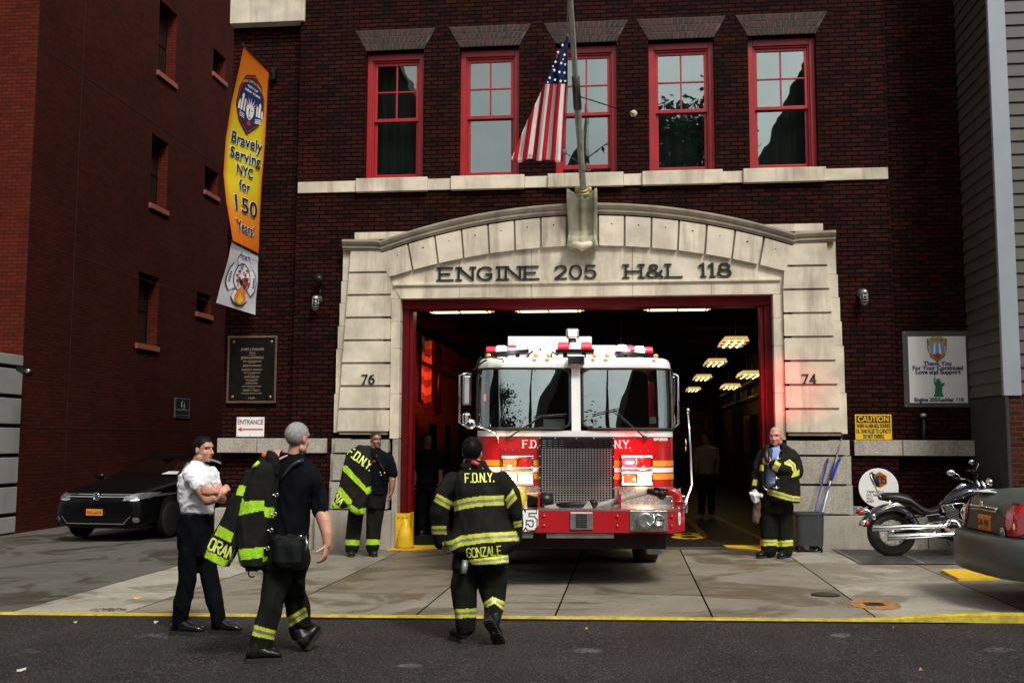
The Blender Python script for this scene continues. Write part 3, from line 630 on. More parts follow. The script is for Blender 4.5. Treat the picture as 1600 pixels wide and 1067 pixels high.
b.tube([(CX-.18, FY-.27, 4.72), (CX-.06, FY-.29, 4.70), (CX, FY-.31, 4.67), (CX+.06, FY-.29, 4.70), (CX+.18, FY-.27, 4.72)], [.05, .055, .075, .055, .05], 14); b.split('scroll_volute', m_lime, kb)
# lettering
def ffn(yy): return lambda a_, c_, t_: (a_, yy-t_, c_)
b = MB(); kw = dict(hw=.17, serif=True, depth=.03)
for tx, u0, u1 in (('ENGINE', 687, 843), ('205', 868, 931), ('H&L', 978, 1068), ('118', 1093, 1142)):
    xa_, xb_ = at(u0, 430, FY-.12).x, at(u1, 430, FY-.12).x
    b = MB(); strokes(b, tx, ffn(FY-.102), (xa_+xb_)/2, 4.205, .20, fit=xb_-xa_, wid=.95 if tx != '118' else .8, gap=.34, **kw); b.build('lettering', m_txtdark, st)
b = MB()
for tx, uc in (('76', 575), ('74', 1264)): strokes(b, tx, ffn(FY-.162), at(uc, 592, FY-.17).x, at(uc, 599, FY-.17).z, .135, hw=.17, serif=True, wid=.6, gap=.25, depth=.015)
b.build('house_number', m_txtdark, st)
# ---- door frame and garage interior
b = MB(); fy = FY+.02
b.box(DX0+.001, DX0+.11, fy+.05, fy+.42, -.1, DZ-.16, 0); b.box(DX1-.11, DX1-.001, fy+.05, fy+.42, -.1, DZ-.16, 0); b.box(DX0+.001, DX1-.001, fy+.05, fy+.42, DZ-.15, DZ+.03, 1)
b.box(DX0+.11, DX0+.17, fy+.10, fy+.36, -.1, DZ-.16, 1); b.box(DX1-.17, DX1-.11, fy+.10, fy+.36, -.1, DZ-.16, 1)
b.build('door_frame', [M('door_jamb_red', (.09, .002, .004), .4, var=.2, dirt=.4, spec=.25), m_dkred], st, bevel=.008)
GX0, GX1, GY0, GY1, GZ = -5.2, 3.55, FY+.46, 50, 4.35
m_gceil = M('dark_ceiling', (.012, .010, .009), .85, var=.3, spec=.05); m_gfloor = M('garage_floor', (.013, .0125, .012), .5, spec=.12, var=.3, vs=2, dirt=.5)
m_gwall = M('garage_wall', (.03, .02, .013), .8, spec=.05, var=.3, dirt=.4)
b = MB()
b.quad((GX0, GY0, -.2), (GX0, GY1, -.2), (GX0, GY1, GZ), (GX0, GY0, GZ), 0); b.quad((GX1, GY0, -.2), (GX1, GY0, GZ), (GX1, GY1, GZ), (GX1, GY1, -.2), 0)
b.quad((GX0, GY1, -.2), (GX1, GY1, -.2), (GX1, GY1, GZ), (GX0, GY1, GZ), 2); b.quad((GX0, GY0, GZ), (GX0, GY1, GZ), (GX1, GY1, GZ), (GX1, GY0, GZ), 1)
b.quad((GX0, GY0, -.2), (GX0, GY0, GZ), (DX0, GY0, GZ), (DX0, GY0, -.2), 1); b.quad((GX1, GY0, -.2), (DX1, GY0, -.2), (DX1, GY0, GZ), (GX1, GY0, GZ), 1); b.quad((DX0, GY0, DZ), (DX0, GY0, GZ), (DX1, GY0, GZ), (DX1, GY0, DZ), 1)
for k in range(9):
    y = 18.5+k*3.4; b.box(GX0+.01, GX1-.01, y, y+.25, GZ-.28, GZ-.001, 1)
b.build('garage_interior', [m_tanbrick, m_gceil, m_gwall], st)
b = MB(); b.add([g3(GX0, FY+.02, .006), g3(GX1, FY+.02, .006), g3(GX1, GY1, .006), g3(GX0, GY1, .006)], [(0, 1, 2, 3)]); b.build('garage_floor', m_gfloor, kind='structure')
b = MB(); b.add([g3(DX0, FY-.13, .009), g3(DX1, FY-.13, .009), g3(DX1, FY+.2, .009), g3(DX0, FY+.2, .009)], [(0, 1, 2, 3)]); b.build('door_sill', M('dark_sill', (.06, .058, .05), .7, var=.3), st)
b = MB(); strokes(b, '205', lambda a_, c_, t_: (a_, 41.9-t_, c_), 2.15, 2.95, .66, m=0, hw=.2, block=True, wid=.7, gap=.25, fit=1.9); strokes(b, '118', lambda a_, c_, t_: (a_, 41.9-t_, c_), 2.15, 1.95, .7, m=1, hw=.2, block=True, wid=.7, gap=.3, fit=1.9)
b.quad((1.0, 41.93, 1.2), (3.4, 41.93, 1.2), (3.4, 41.93, 3.9), (1.0, 41.93, 3.9), 2)
b.build('wall_number', [m_txtblk, m_txtred, M('tan_wall_panel', (.24, .17, .09), .8)], st)
# yellow floor stripes inside
b = MB()
for x0, y0, x1, y1 in ((1.25, 18, .95, 33), (2.15, 17.6, 1.6, 26)):
    b.add([g3(x0, y0, .012), g3(x0+.11, y0, .012), g3(x1+.11, y1, .012), g3(x1, y1, .012)], [(0, 1, 2, 3)])
b.build('floor_stripes', M('dull_yellow', (.13, .075, .006), .6, var=.3), st)
# hanging fluorescent fixtures
m_tube = M('lit_tube', (1, .82, .45), emit=3.2, ecol=(1, .74, .34), var=0); m_refl = M('lit_reflector', (.7, .6, .38), .4, emit=.45, ecol=(1, .66, .22), var=0)
def fixture(x, y, z, lx, ly, lab, grp, es=1):
    t = thing('hanging_light', lab, 'ceiling light', (x, y, z), grp)
    q = MB(); q.prism([(-.24, 0), (-.2, .09), (.2, .09), (.24, 0), (.2, .015), (-.2, .015)] , (lambda a_, c_, s_: (x+a_, y-ly/2+s_, z+c_)) if ly > lx else (lambda a_, c_, s_: (x-lx/2+s_, y+a_, z+c_)), max(lx, ly)); q.build('reflector', m_refl, t)
    q = MB()
    for o in (-.13, 0, .13):
        if ly > lx: q.tube([(x+o, y-ly/2+.06, z-.008), (x+o, y+ly/2-.06, z-.008)], .019, 8)
        else: q.tube([(x-lx/2+.06, y+o, z-.008), (x+lx/2-.06, y+o, z-.008)], .019, 8)
    q.build('tube', m_tube, t)
    q = MB()
    for k in (-.42, 0, .42): 
        if ly > lx: q.box(x-.24, x+.24, y+k*ly-.012, y+k*ly+.012, z-.03, z-.001)
        else: q.box(x+k*lx-.012, x+k*lx+.012, y-.24, y+.24, z-.03, z-.001)
    for k in (-.4, .4): q.tube([(x+(k*lx if lx > ly else 0), y+(k*ly if ly > lx else 0), z+.09), (x+(k*lx if lx > ly else 0), y+(k*ly if ly > lx else 0), GZ)], .008, 6)
    q.build('bracket', m_blackmetal, t)
for u, v, Y, lb in ((1145, 538, 20.0, 'nearest long lit fluorescent fixture in the right row'), (1117, 569, 25.0, 'second lit fluorescent fixture in the right row'), (1097, 592, 30.5, 'third lit fluorescent fixture in the right row'), (1083, 610, 37.5, 'farthest lit fluorescent fixture in the right row')):
    p = at(u, v, Y); fixture(p.x, Y, p.z, .4, 1.3 if Y < 30 else 1.5, lb, 'fluorescent lights hanging over the right bay')
p = at(1171, 588, 23.0); fixture(p.x, 23, p.z, .3, 1.2, 'lower lit fixture near the right garage wall', 'low lights along the right garage wall')
p = at(1141, 606, 29.0); fixture(p.x, 29, p.z, .3, 1.2, 'lower lit fixture farther along the right garage wall', 'low lights along the right garage wall')
p = at(962, 545, 19.5); fixture(p.x+.1, 20.4, p.z, .4, 1.3, 'lit fluorescent fixture seen above the truck light bar', 'fluorescent lights hanging over the middle bay')
for u0, u1, lb in ((668, 770, 'left lit fixture just inside the door header'), (803, 912, 'middle lit fixture just inside the door header'), (1006, 1112, 'right lit fixture just inside the door header')):
    a_, c_ = at(u0, 481, 18.0), at(u1, 481, 18.0); fixture((a_.x+c_.x)/2, 18.0, 3.955, c_.x-a_.x, .4, lb, 'lights just inside the door header')
# rails and pipes along the right wall, lockers, hung coats
t = thing('wall_pipe', 'long horizontal pipe running along the right garage wall', 'pipe', (3.3, 20, 3.2))
q = MB(); q.tube([(3.35, 17, 3.30), (3.35, 42, 3.30)], .04, 8); q.tube([(3.42, 17, 2.9), (3.42, 42, 2.9)], .03, 8); q.build('pipe', M('pale_pipe', (.30, .25, .16), .5), t)
q = MB(); [q.box(3.38, 3.5, y-.02, y+.02, 2.85, 3.36) for y in range(18, 42, 3)]; q.split('bracket', m_blackmetal, t)
m_coat = [M('coat_dark_red', (.10, .012, .010), .8, bump=.4), M('coat_black', (.015, .015, .015), .8, bump=.4)]
for k in range(7):
    y = 19.6+k*1.5; q = MB(); rs = []
    for j in range(9):
        z = 2.35-j*.14; wd = [.06, .16, .24, .25, .25, .26, .27, .27, .25][j]
        rs.append([(3.25+.13*math.cos(a_)*(.6+.4*math.sin(a_*3+k)), y+wd*math.sin(a_)*(1+.05*math.sin(a_*5+j)), z) for a_ in [i*6.283/14 for i in range(14)]])
    q.rings(rs); q.build('hanging_coat', m_coat[k % 2], label=('dark red' if k % 2 == 0 else 'black')+' turnout coat hung on right garage wall', cat='coat', group='turnout coats hung in dark garage, '+('dark red' if k % 2 == 0 else 'black'))
pw = thing('partition_wall', 'tan tiled partition wall with dark doorways along the left of the bay', 'wall', (-4.1, 22, 0)); q = MB(); hol = [(20.3, 21.2, .0, 2.0), (22.2, 22.9, .0, 2.0), (24.0, 24.8, .0, 2.0)]
wallY_ = []
ys = [18.9, 20.3, 21.2, 22.2, 22.9, 24.0, 24.8, 27]
for a_, c_ in zip(ys[:-1], ys[1:]):
    z0_ = 2.0 if (a_, c_) in [(h[0], h[1]) for h in hol] else -.05
    q.quad((-3.95, a_, z0_), (-3.95, c_, z0_), (-3.95, c_, 3.7), (-3.95, a_, 3.7))
q.quad((-3.95, 18.9, -.05), (-3.95, 18.9, 3.7), (-4.3, 18.9, 3.7), (-4.3, 18.9, -.05)); q.quad((-4.3, 18.9, 3.7), (-3.95, 18.9, 3.7), (-3.95, 27, 3.7), (-4.3, 27, 3.7)); q.build('tile_wall', m_tanbrick, pw)
q = MB(); q.box(-4.28, -4.2, 18.95, 27, 0, 3.6); q.build('dark_room', m_gap, pw)
q = MB(); q.tube([(-3.86, 19, 3.12), (-3.86, 27, 2.98)], .045, 8); q.tube([(-3.87, 19.4, 3.3), (-3.87, 27, 3.3)], .02, 6); q.tube([(-3.88, 20.9, 3.6), (-3.88, 20.9, 2.2)], .07, 8); q.build('conduit', m_blackmetal, pw)
t = thing('hanging_cloth', 'tan and brown striped cloth hanging on the left garage wall in red light', 'cloth', (-3.88, 19.6, 2.1)); q = MB()
for k in range(8): q.grid(lambda u_, v_: (-3.86+.03*math.sin(u_*14), 19.1+.85*u_, 3.62-.15*(k+v_)-.05*math.sin(u_*3.1)), 14, 1, k % 2)
q.build('striped_cloth', [M('tan_stripe', (.45, .30, .15), .8), M('brown_stripe', (.20, .07, .03), .8)], t)
# yellow door guards
for sgn, lb in ((-1, 'yellow steel corner guard with flat base plate at left of doorway'), (1, 'yellow steel corner guard behind the bald firefighter at right of doorway')):
    fx = (lambda x: x) if sgn < 0 else (lambda x: MIR-x)
    x0 = -3.64; z = gz(fx(x0)); t = thing('corner_guard', lb, 'door guard', (fx(x0), FY, z), 'yellow corner guards of the truck door')
    q = MB(); a_, c_ = sorted((fx(x0-.0), fx(x0+.22))); q.box(a_, c_, FY-.14, FY-.115, z, .56+z); a_, c_ = sorted((fx(x0+.20), fx(x0+.225))); q.box(a_, c_, FY-.115, FY+.2, z, .56+z); q.build('upright', m_yellow, t, bevel=.005)
    q = MB(); rs = []
    for k in range(9):
        h = k/8; r_ = .14*(1-h*h*.85); rs.append([(fx(x0+.17)+r_*math.cos(a_), FY-.18+r_*.9*math.sin(a_), z+.02+.46*h) for a_ in [i*6.283/14 for i in range(14)]])
    q.rings(rs); q.build('cone', m_yellow, t)
    q = MB(); P = [(x0-.08, FY-.34), (x0+.35, FY-.36), (x0+.78, FY+.0), (x0+.80, FY+.35), (x0-.0, FY+.35)]
    if sgn > 0: P = P[::-1]
    q.prism(P, lambda a_, c_2, t_: (fx(a_), c_2, gz(fx(a_))+.022-t_), .014); q.build('base_plate', m_yellow, t)
    q = MB(); [q.lathe([(.014, 0), (.012, .01), (0, .012)], (fx(x0+.05+.07*k), FY-.14, z+.50), (0, -1, 0), 8) for k in range(3)]; q.build('bolt', m_steel, t)
# ================================================================== LEFT BUILDING (brick, along the driveway)
LX, LY0, LY1 = -11.75, 18.9, 60
def lz(u, v, Y=None):   # point on plane x = LX
    d = ray(u, v); t_ = LX/d.x; return d*t_+Vector((0, 0, CH))
lb_ = thing('side_building', 'tall reddish brick building with narrow recessed windows along driveway', 'building', (LX, LY0, gz(LX)))
WIN = []
for (ul, vt, ur, vb) in ((248, -5, 276, 124), (236, 205, 262, 330), (215, 421, 247, 548), (333, 72, 353, 123), (320, 256, 341, 307), (307, 453, 330, 497), (369, -30, 378, 26), (110, 0, 110, 0)):
    if ul == 110: continue
    pl, pr_ = lz(ul, (vt+vb)/2), lz(ur, (vt+vb)/2)
    zt = lz(ul, vt+2).z; zb = lz(ul, vb-12 if vb-vt > 80 else vb-10).z
    WIN.append((pl.y, pr_.y, zb, zt))
# regularise to the building's grid of windows
b = MB()
def wallY(mb, y0, y1, z0, z1, holes, x, th, m=0):
    ys = sorted({y0, y1, *[h[0] for h in holes], *[h[1] for h in holes]}); zs = sorted({z0, z1, *[h[2] for h in holes], *[h[3] for h in holes]})
    for i in range(len(ys)-1):
        for j in range(len(zs)-1):
            cy, cz = (ys[i]+ys[i+1])/2, (zs[j]+zs[j+1])/2
            if any(h[0] < cy < h[1] and h[2] < cz < h[3] for h in holes): continue
            mb.quad((x, ys[i], zs[j]), (x, ys[i+1], zs[j]), (x, ys[i+1], zs[j+1]), (x, ys[i], zs[j+1]), m)
    for a_, c_, d_, e_ in holes:
        mb.quad((x, a_, d_), (x-th, a_, d_), (x-th, a_, e_), (x, a_, e_), 1); mb.quad((x, c_, d_), (x, c_, e_), (x-th, c_, e_), (x-th, c_, d_), 1)
        mb.quad((x, a_, e_), (x-th, a_, e_), (x-th, c_, e_), (x, c_, e_), 1); mb.quad((x, a_, d_), (x, c_, d_), (x-th, c_, d_), (x-th, a_, d_), 1)
wallY(b, LY0, LY1, -.5, 19, WIN, LX, .32)
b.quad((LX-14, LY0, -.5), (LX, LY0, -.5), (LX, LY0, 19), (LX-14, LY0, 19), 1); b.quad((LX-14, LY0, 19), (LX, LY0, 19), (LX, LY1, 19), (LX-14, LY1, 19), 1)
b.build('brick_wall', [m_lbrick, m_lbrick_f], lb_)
b = MB()
for z in (9.55, 5.55, 1.9): b.box(LX-.001, LX+.006, LY0+.35, LY1, z, z+.012)
for y in (20.6, 29.5): b.box(LX-.001, LX+.005, y, y+.009, 1, 18)
b.build('control_joint', M('brick_joint', (.03, .008, .006), .9), lb_)
m_lsill = M('terracotta_sill', (.26, .065, .04), .7, var=.1, bump=.2); m_lglass = GLASS('dark_window_glass', (.1, .1, .1), .22, base=(.01, .012, .012))
for a_, c_, d_, e_ in WIN:
    q = MB(); x = LX-.27
    q.box(x-.04, x, a_+.002, a_+.06, d_+.002, e_-.002); q.box(x-.04, x, c_-.06, c_-.002, d_+.002, e_-.002); q.box(x-.04, x, a_+.06, c_-.06, e_-.06, e_-.002); q.box(x-.04, x, a_+.06, c_-.06, d_+.002, d_+.06); q.box(x-.035, x-.002, a_+.06, c_-.06, (d_+e_)/2-.02, (d_+e_)/2+.02)
    wn = q.build('window', m_black, lb_)
    q = MB(); q.quad((x-.02, a_+.03, d_+.03), (x-.02, c_-.03, d_+.03), (x-.02, c_-.03, e_-.03), (x-.02, a_+.03, e_-.03)); q.build('pane', m_lglass, wn)
    q = MB(); q.box(LX-.25, LX+.06, a_-.06, c_+.06, d_-.13, d_-.001); q.build('sill', m_lsill, wn, bevel=.006)
# rusticated corner pier
t = thing('corner_pier', 'grey stone block pier with dark grooves at left edge', 'pier', (LX, LY0-.6, gz(LX)))
q = MB(); g = MB(); z = -.12; y0p, y1p = LY0-.75, LY0+.0
yA = 18.15; xr = at(44, 520, 19.0).x; hs_ = [.22]+[.56]*5+[.30]
for k, h in enumerate([.30, .49, .49, .49, .49, .49, .20]):
    ins = .0
    q.box(xr-3.2, xr+.0+.0, yA-.45, LY0-.01, z, z+h)
    if k < 6: g.box(xr-3.2, xr-.05, yA-.40, LY0-.02, z+h, z+h+.075)
    z += h+.075
q.build('stone_block', m_concblock, t, bevel=.012); g.build('groove', m_gap, t)
# ================================================================== RIGHT HOUSE (clapboard over brick)
RX, RY = 5.17, 14.85
rh = thing('sided_house', 'house with grey clapboard upper wall over old brick base', 'building', (RX, RY, gz(RX)))
zs0 = at(1570, 616, RY).z
b = MB(); pitch = .187; n_ = 62
for k in range(n_):
    z = zs0+k*pitch
    # side wall boards, leaning out at their lower edge
    b.add([(RX-.030, RY+.0, z), (RX-.030, FY+3, z), (RX-.004, FY+3, z+pitch+.01), (RX-.004, RY+.0, z+pitch+.01), (RX, RY, z), (RX, FY+3, z)], [(0, 3, 2, 1), (0, 1, 5, 4)])
    b.add([(RX+.0, RY-.030, z), (RX+12, RY-.030, z), (RX+12, RY-.004, z+pitch+.01), (RX+.0, RY-.004, z+pitch+.01), (RX, RY, z), (RX+12, RY, z)], [(0, 1, 2, 3), (0, 4, 5, 1)])
b.build('clapboards', m_siding, rh)
b = MB(); b.box(RX+.001, RX+12, RY+.001, 30, -.3, 14); bw = b
b.build('house_body', m_stucco, rh)
b = MB(); b.box(RX-.045, RX+.19, RY-.045, RY-.005, zs0-.02, 14); b.box(RX-.045, RX-.005, RY-.005, RY+.03, zs0-.02, 14); b.build('corner_board', m_alum, rh, bevel=.006)
b = MB(); b.quad((RX+.03, RY-.012, -.3), (RX+12, RY-.012, -.3), (RX+12, RY-.012, zs0), (RX+.03, RY-.012, zs0)); b.build('brick_base', m_rbrick, rh)
b = MB(); b.box(RX-.03, RX+.028, RY-.03, FY+.1, -.3, zs0-.03); b.build('stucco_pier', m_stucco, rh, bevel=.02)
# ================================================================== ACROSS THE STREET (seen in the reflections)
m_oppw = M('opposite_pane', (.03, .035, .04), .1, var=.2); m_oppt = M('opposite_trim', (.12, .11, .10), .8); m_roof = M('dark_roof', (.03, .028, .03), .8)
for P, h, lb in (([(-32, 0), (-19, 0), (-19, 13), (-32, 13)], 13, 'brown brick row house across the street at far left'), ([(-19, 0), (-6.2, 0), (-6.2, 11), (-10.4, 19), (-19, 19)], 14, 'tall slope roofed dark brick house across the street on the left'), ([(-6.2, 0), (-3.4, 0), (-3.4, 6.4), (-6.2, 6.4)], 6.4, 'low brick garage across the street'), ([(3.6, 0), (10.5, 0), (10.5, 18.8), (8.2, 18.8), (5.4, 13.2), (3.6, 7)], 9, 'slope roofed dark house across the street on the right'), ([(10.5, 0), (26, 0), (26, 15.5), (10.5, 15.5)], 15.5, 'tall brick block across the street at far right')):
    x0, x1 = P[0][0], P[1][0]; t = thing('opposite_house', lb, 'building', ((x0+x1)/2, -9.6, .1)); q = MB(); y1, y0 = -9.55, -20
    q.prism(P, lambda a_, c_, t_: (a_, y1-t_, c_), 10); q.build('brick_wall', m_opp, t)
    for fz in np.arange(1.2, h-2, 3.1):
        for wx in np.arange(x0+.9, x1-1.4, 2.2):
            q = MB(); q.box(wx, wx+1, y1, y1+.03, fz, fz+1.7); wn = q.build('window', m_oppt, t); q = MB(); q.box(wx+.08, wx+.92, y1+.03, y1+.045, fz+.08, fz+1.62); q.build('pane', m_oppw, wn)
def tree(x, y, h, cr, n, seed, lab, zb=.32, zr=.5):
    rnd = random.Random(seed); t = thing('street_tree', lab, 'tree', (x, y, .1), 'street trees across the road'); q = MB()
    q.tube([(x, y, 0), (x+.1, y, h*.25), (x-.1, y+.1, h*.5), (x+.2, y, h*.8)], [.26, .2, .14, .05], 10); tips = []
    for k in range(16):
        a_ = rnd.random()*6.28; z = h*(zb+zr*rnd.random()); l_ = cr*(.5+.55*rnd.random())*(1.1-abs(z/h-.6)); e = Vector((x+math.cos(a_)*l_, y+math.sin(a_)*l_, z+l_*.45+rnd.random()))
        q.tube([(x, y, z), (Vector((x, y, z))+e)/2+Vector((0, 0, .3)), e], [.09, .05, .02], 6); tips.append(e); tips.append((Vector((x, y, z))+e)/2+Vector((0, 0, .4)))
    q.build('trunk', M('bark', (.06, .05, .04), .9, bump=.6) if 'bark' not in bpy.data.materials else bpy.data.materials['bark'], t)
    q = MB()
    for k in range(n):
        c = rnd.choice(tips); p = c+Vector((rnd.gauss(0, .55), rnd.gauss(0, .55), rnd.gauss(0, .4))); a_ = Vector((rnd.gauss(0, 1), rnd.gauss(0, 1), rnd.gauss(0, .6))).normalized(); c2 = a_.cross(Vector((rnd.gauss(0, 1), rnd.gauss(0, 1), rnd.gauss(0, 1)))).normalized(); s_ = .10+.08*rnd.random()
        q.add([p-a_*s_, p+c2*s_*.5, p+a_*s_, p-c2*s_*.5], [(0, 1, 2, 3)], rnd.choice((0, 0, 1)))
    q.build('crown', [M('leaf_dark', (.03, .06, .02), .6), M('leaf_light', (.06, .10, .03), .6)] if 'leaf_dark' not in bpy.data.materials else [bpy.data.materials['leaf_dark'], bpy.data.materials['leaf_light']], t)
tree(-1.9, -5.9, 9.5, 2.4, 5600, 3, 'small leafy street tree across the road left of the truck line'); tree(1.9, -6.9, 14.0, 2.4, 4500, 8, 'tall high crowned street tree across the road opposite the garage door', .80, .12)
# ================================================================== FIRE TRUCK
m_tred = M('truck_red', (.40, .010, .014), .22, var=.05, coat=.8); m_twhite = M('truck_white', (.80, .80, .78), .25, var=.03, coat=.6, dirt=.1)
m_orange = M('reflective_orange', (.80, .26, .02), .35, var=.06); m_rubber = M('rubber', (.012, .012, .012), .6, var=.2, bump=.1)
def diamond_mat():
    mt, n, l, b = _nodes('diamond_plate'); vec = coords(n, l, sc=(22, 22, 22)); vr = n.new('ShaderNodeTexVoronoi'); vr.inputs['Scale'].default_value = 1.6; l.new(vec, vr.inputs['Vector'])
    l.new(ramp(n, l, vr.outputs['Distance'], .1, .6, (.80, .79, .77), (.42, .42, .42)), b.inputs['Base Color']); setc(b, 'Metallic', .9); setc(b, 'Roughness', .3)
    l.new(bumpn(n, l, vr.outputs['Distance'], -.9, .02), b.inputs['Normal']); return mt
m_diam = diamond_mat()
m_wind = GLASS('windshield_glass', (.35, .4, .38), .30, .004)
m_lens_r = M('red_lens', (.55, .01, .03), .15, coat=1, var=.25, vs=40, emit=.35, ecol=(1, .02, .05)); m_lens_c = M('clear_lens', (.8, .8, .8), .15, coat=1, var=.25, vs=40, emit=.35)
m_lens_on = M('lit_clear_lens', (1, 1, 1), emit=7, ecol=(1, .97, .95), var=0); m_lens_ron = M('lit_red_lens', (.2, .01, .01), .3, spec=.2, emit=4, ecol=(1, .035, .05), var=0)
m_head_on = M('lit_headlight', (.25, .16, .07), .3, spec=.2, emit=2.2, ecol=(1, .70, .30), var=0); m_bulb = M('lit_bulb', (1, .9, .7), emit=14, ecol=(1, .85, .6), var=0); m_amber = M('amber_lens', (.35, .17, .05), .12, coat=1, var=.4, vs=40); m_rdim = M('dim_red_lens', (.35, .012, .015), .12, coat=1, var=.3, vs=40)
TY = 12.6; TA = R(6); tc = at(900.5, 689, TY)
truck = thing('fire_truck', 'red and white fire truck nosing out of the station with warning lights lit', 'fire truck', (tc.x, TY, gz(tc.x)), rz=TA)
tz0 = gz(tc.x)
def tz(v, Y=TY): return at(900, v, Y).z-tz0
def tx(u, Y=TY, uc=900.5): return (u-uc)*Y/CF
HW, RAD = 1.215, .30; FLAT = HW-RAD; ARC = RAD*math.pi/2
def pl(s, o=0.):
    a = abs(s); sg = 1 if s >= 0 else -1
    if a <= FLAT: return (s, -o)
    if a <= FLAT+ARC:
        t = (a-FLAT)/RAD; return (sg*(FLAT+(RAD+o)*math.sin(t)), RAD-(RAD+o)*math.cos(t))
    return (sg*(HW+o), RAD+(a-FLAT-ARC))
ZR, ZWB, ZWT, ZTOP = tz(682), tz(673.5), tz(573.5), tz(556)
def inset(z): return 0 if z < ZWB else .14*(min(z, ZWT)-ZWB)
def sf(s, z, o=0): x, y = pl(s, o); return (x, y+inset(z), z)
def patch(mb, s0, s1, z0, z1, o=0, m=0, ns=None, nz=1, slope=0):
    ns = ns or max(1, int(abs(s1-s0)/.06)); mb.grid(lambda a, b_: sf(s0+(s1-s0)*a, z0+(z1-z0)*b_+slope*(s0+(s1-s0)*a), o), ns, nz, m)
L_ = FLAT+ARC+2.3
q = MB(); patch(q, -L_, L_, .62, ZR, 0, 0, 120, 4); patch(q, -L_, L_, ZR, ZWB+.005, 0.0, 1, 120, 1)
ze = FLAT+ARC
patch(q, -.055, .055, ZWB, ZWT, 0, 1, 4, 6)
for sg in (-1, 1):
    patch(q, sg*(ze-.04), sg*(ze+.10), ZWB, ZWT, 0, 1, 4, 6) if sg > 0 else patch(q, -(ze+.10), -(ze-.04), ZWB, ZWT, 0, 1, 4, 6)
    a_, c_ = sorted((sg*(ze+.75), sg*L_)); patch(q, a_, c_, ZWB, ZWT, 0, 1, 12, 6)
rows = [(ZWT, 0), (ZWT+.03, .004), (ZTOP-.06, .012), (ZTOP-.025, .035), (ZTOP-.005, .08), (ZTOP, .15)]
ss = [-L_+2*L_*i/120 for i in range(121)]
rr_ = []
for z, d in rows: rr_.append([sf(s, z, -d) if d == 0 else (pl(s, -d)[0], pl(s, -d)[1]+inset(ZWT), z) for s in ss])
q.rings(rr_, 1, cap=False, closed=False)
q.add(rr_[-1], [tuple(range(len(ss)))], 1)
q.build('cab', [m_tred, m_twhite], truck, local=True)
# dark gap line under the white band
q = MB(); patch(q, -L_, L_, ZR-.007, ZR, .003, 0, 120); q.build('trim_line', m_black, truck, local=True)
# windshield panes with bow, gasket
def pane(sg):
    s_in, s_out = .078, ze-.055; z0, z1 = ZWB+.03, ZWT-.012; rc = .09; NZ = 18; NS = 34
    def lim(z):
        e = min(z-z0, z1-z); k = rc-math.sqrt(max(0, rc*rc-(rc-min(e, rc))**2)); return s_in+k, s_out-k*.5
    def f(a, b_):
        z = z0+(z1-z0)*b_; l0, l1 = lim(z); s = l0+(l1-l0)*a
        bow = .030*math.sin(math.pi*(s-s_in)/(s_out-s_in))*1+.010*math.sin(math.pi*b_)
        x, y, zz = sf(s, z, .006+bow*.75); return (sg*x, y, zz)
    g = MB(); g.grid(f if sg > 0 else (lambda a, b_: f(1-a, b_)), NS, NZ); po = g.build('windshield', m_wind, truck, local=True)
    pts = [f(0, j/NZ) for j in range(NZ+1)]+[f(i/NS, 1) for i in range(1, NS+1)]+[f(1, 1-j/NZ) for j in range(1, NZ+1)]+[f(1-i/NS, 0) for i in range(1, NS+1)]
    g = MB(); g.tube(pts, .016, 6); g.build('gasket', m_rubber, po, local=True)
pane(-1); pane(1)
for sg in (-1, 1):
    g = MB(); a_, c_ = sorted((sg*(ze+.10), sg*(ze+.75))); patch(g, a_, c_, ZWB, ZWT, -.01, 0, 6, 2); g.build('side_window', m_wind, truck, local=True)
# interior
m_int = M('cab_interior', (.02, .02, .022), .7, var=.2)
q = MB(); q.box(-1.1, 1.1, .35, .9, 1.3, ZWB+.02); q.box(-1.15, 1.15, .95, 1.0, 1.0, 1.5); q.box(-1.0, -.35, 1.2, 1.5, 1.1, 2.35); q.box(.35, 1.0, 1.2, 1.5, 1.1, 2.35); q.box(-1.15, 1.15, 2.5, 2.55, .8, ZTOP-.05); q.build('interior', m_int, truck, local=True)
q = MB(); q.torus((-.62, .62, ZWB+.12), (0, -.75, .66), .21, .017); q.build('steering_wheel', m_black, truck, local=True)
q = MB(); q.add([(tx(843), .18, ZWB+.05), (tx(884), .18, ZWB+.05), (tx(886), .5, ZWB+.16), (tx(845), .5, ZWB+.16)], [(0, 1, 2, 3)]); q.add([(tx(1018), .2, ZWB+.10), (tx(1028), .2, ZWB+.10), (tx(1028), .2, ZWB+.18), (tx(1018), .2, ZWB+.18)], [(0, 1, 2, 3)]); q.build('dashboard_paper', m_white, truck, local=True)
q = MB(); q.box(tx(842), tx(850), .2, .3, ZWB+.05, ZWB+.36); q.box(tx(930), tx(937), .2, .3, ZWB+.05, ZWB+.38); q.ell((-.95, .35, ZWB+.22), (.07, .07, .06)); q.build('radio_console', m_black, truck, local=True)
# wipers
for u0, v0, u1, v1, ub, vb in ((794, 685, 846, 650, 885, 647), (1007, 684, 958, 640, 925, 648)):
    a_, c_, e_ = Vector((tx(u0), -.03, tz(v0))), Vector((tx(u1), -.075, tz(v1))), Vector((tx(ub), -.07, tz(vb)))
    q = MB(); q.tube([a_, (a_+c_)/2+Vector((0, -.035, 0)), c_], [.011, .007, .006], 6); wo = None
    q.tube([c_+(c_-e_)*.3, c_, e_], [.006, .008, .006], 5); q.lathe([(.03, 0), (.025, .03), (0, .035)], a_+Vector((0, .02, 0)), (0, -1, 0), 10); q.build('wiper', m_rubber, truck, local=True)
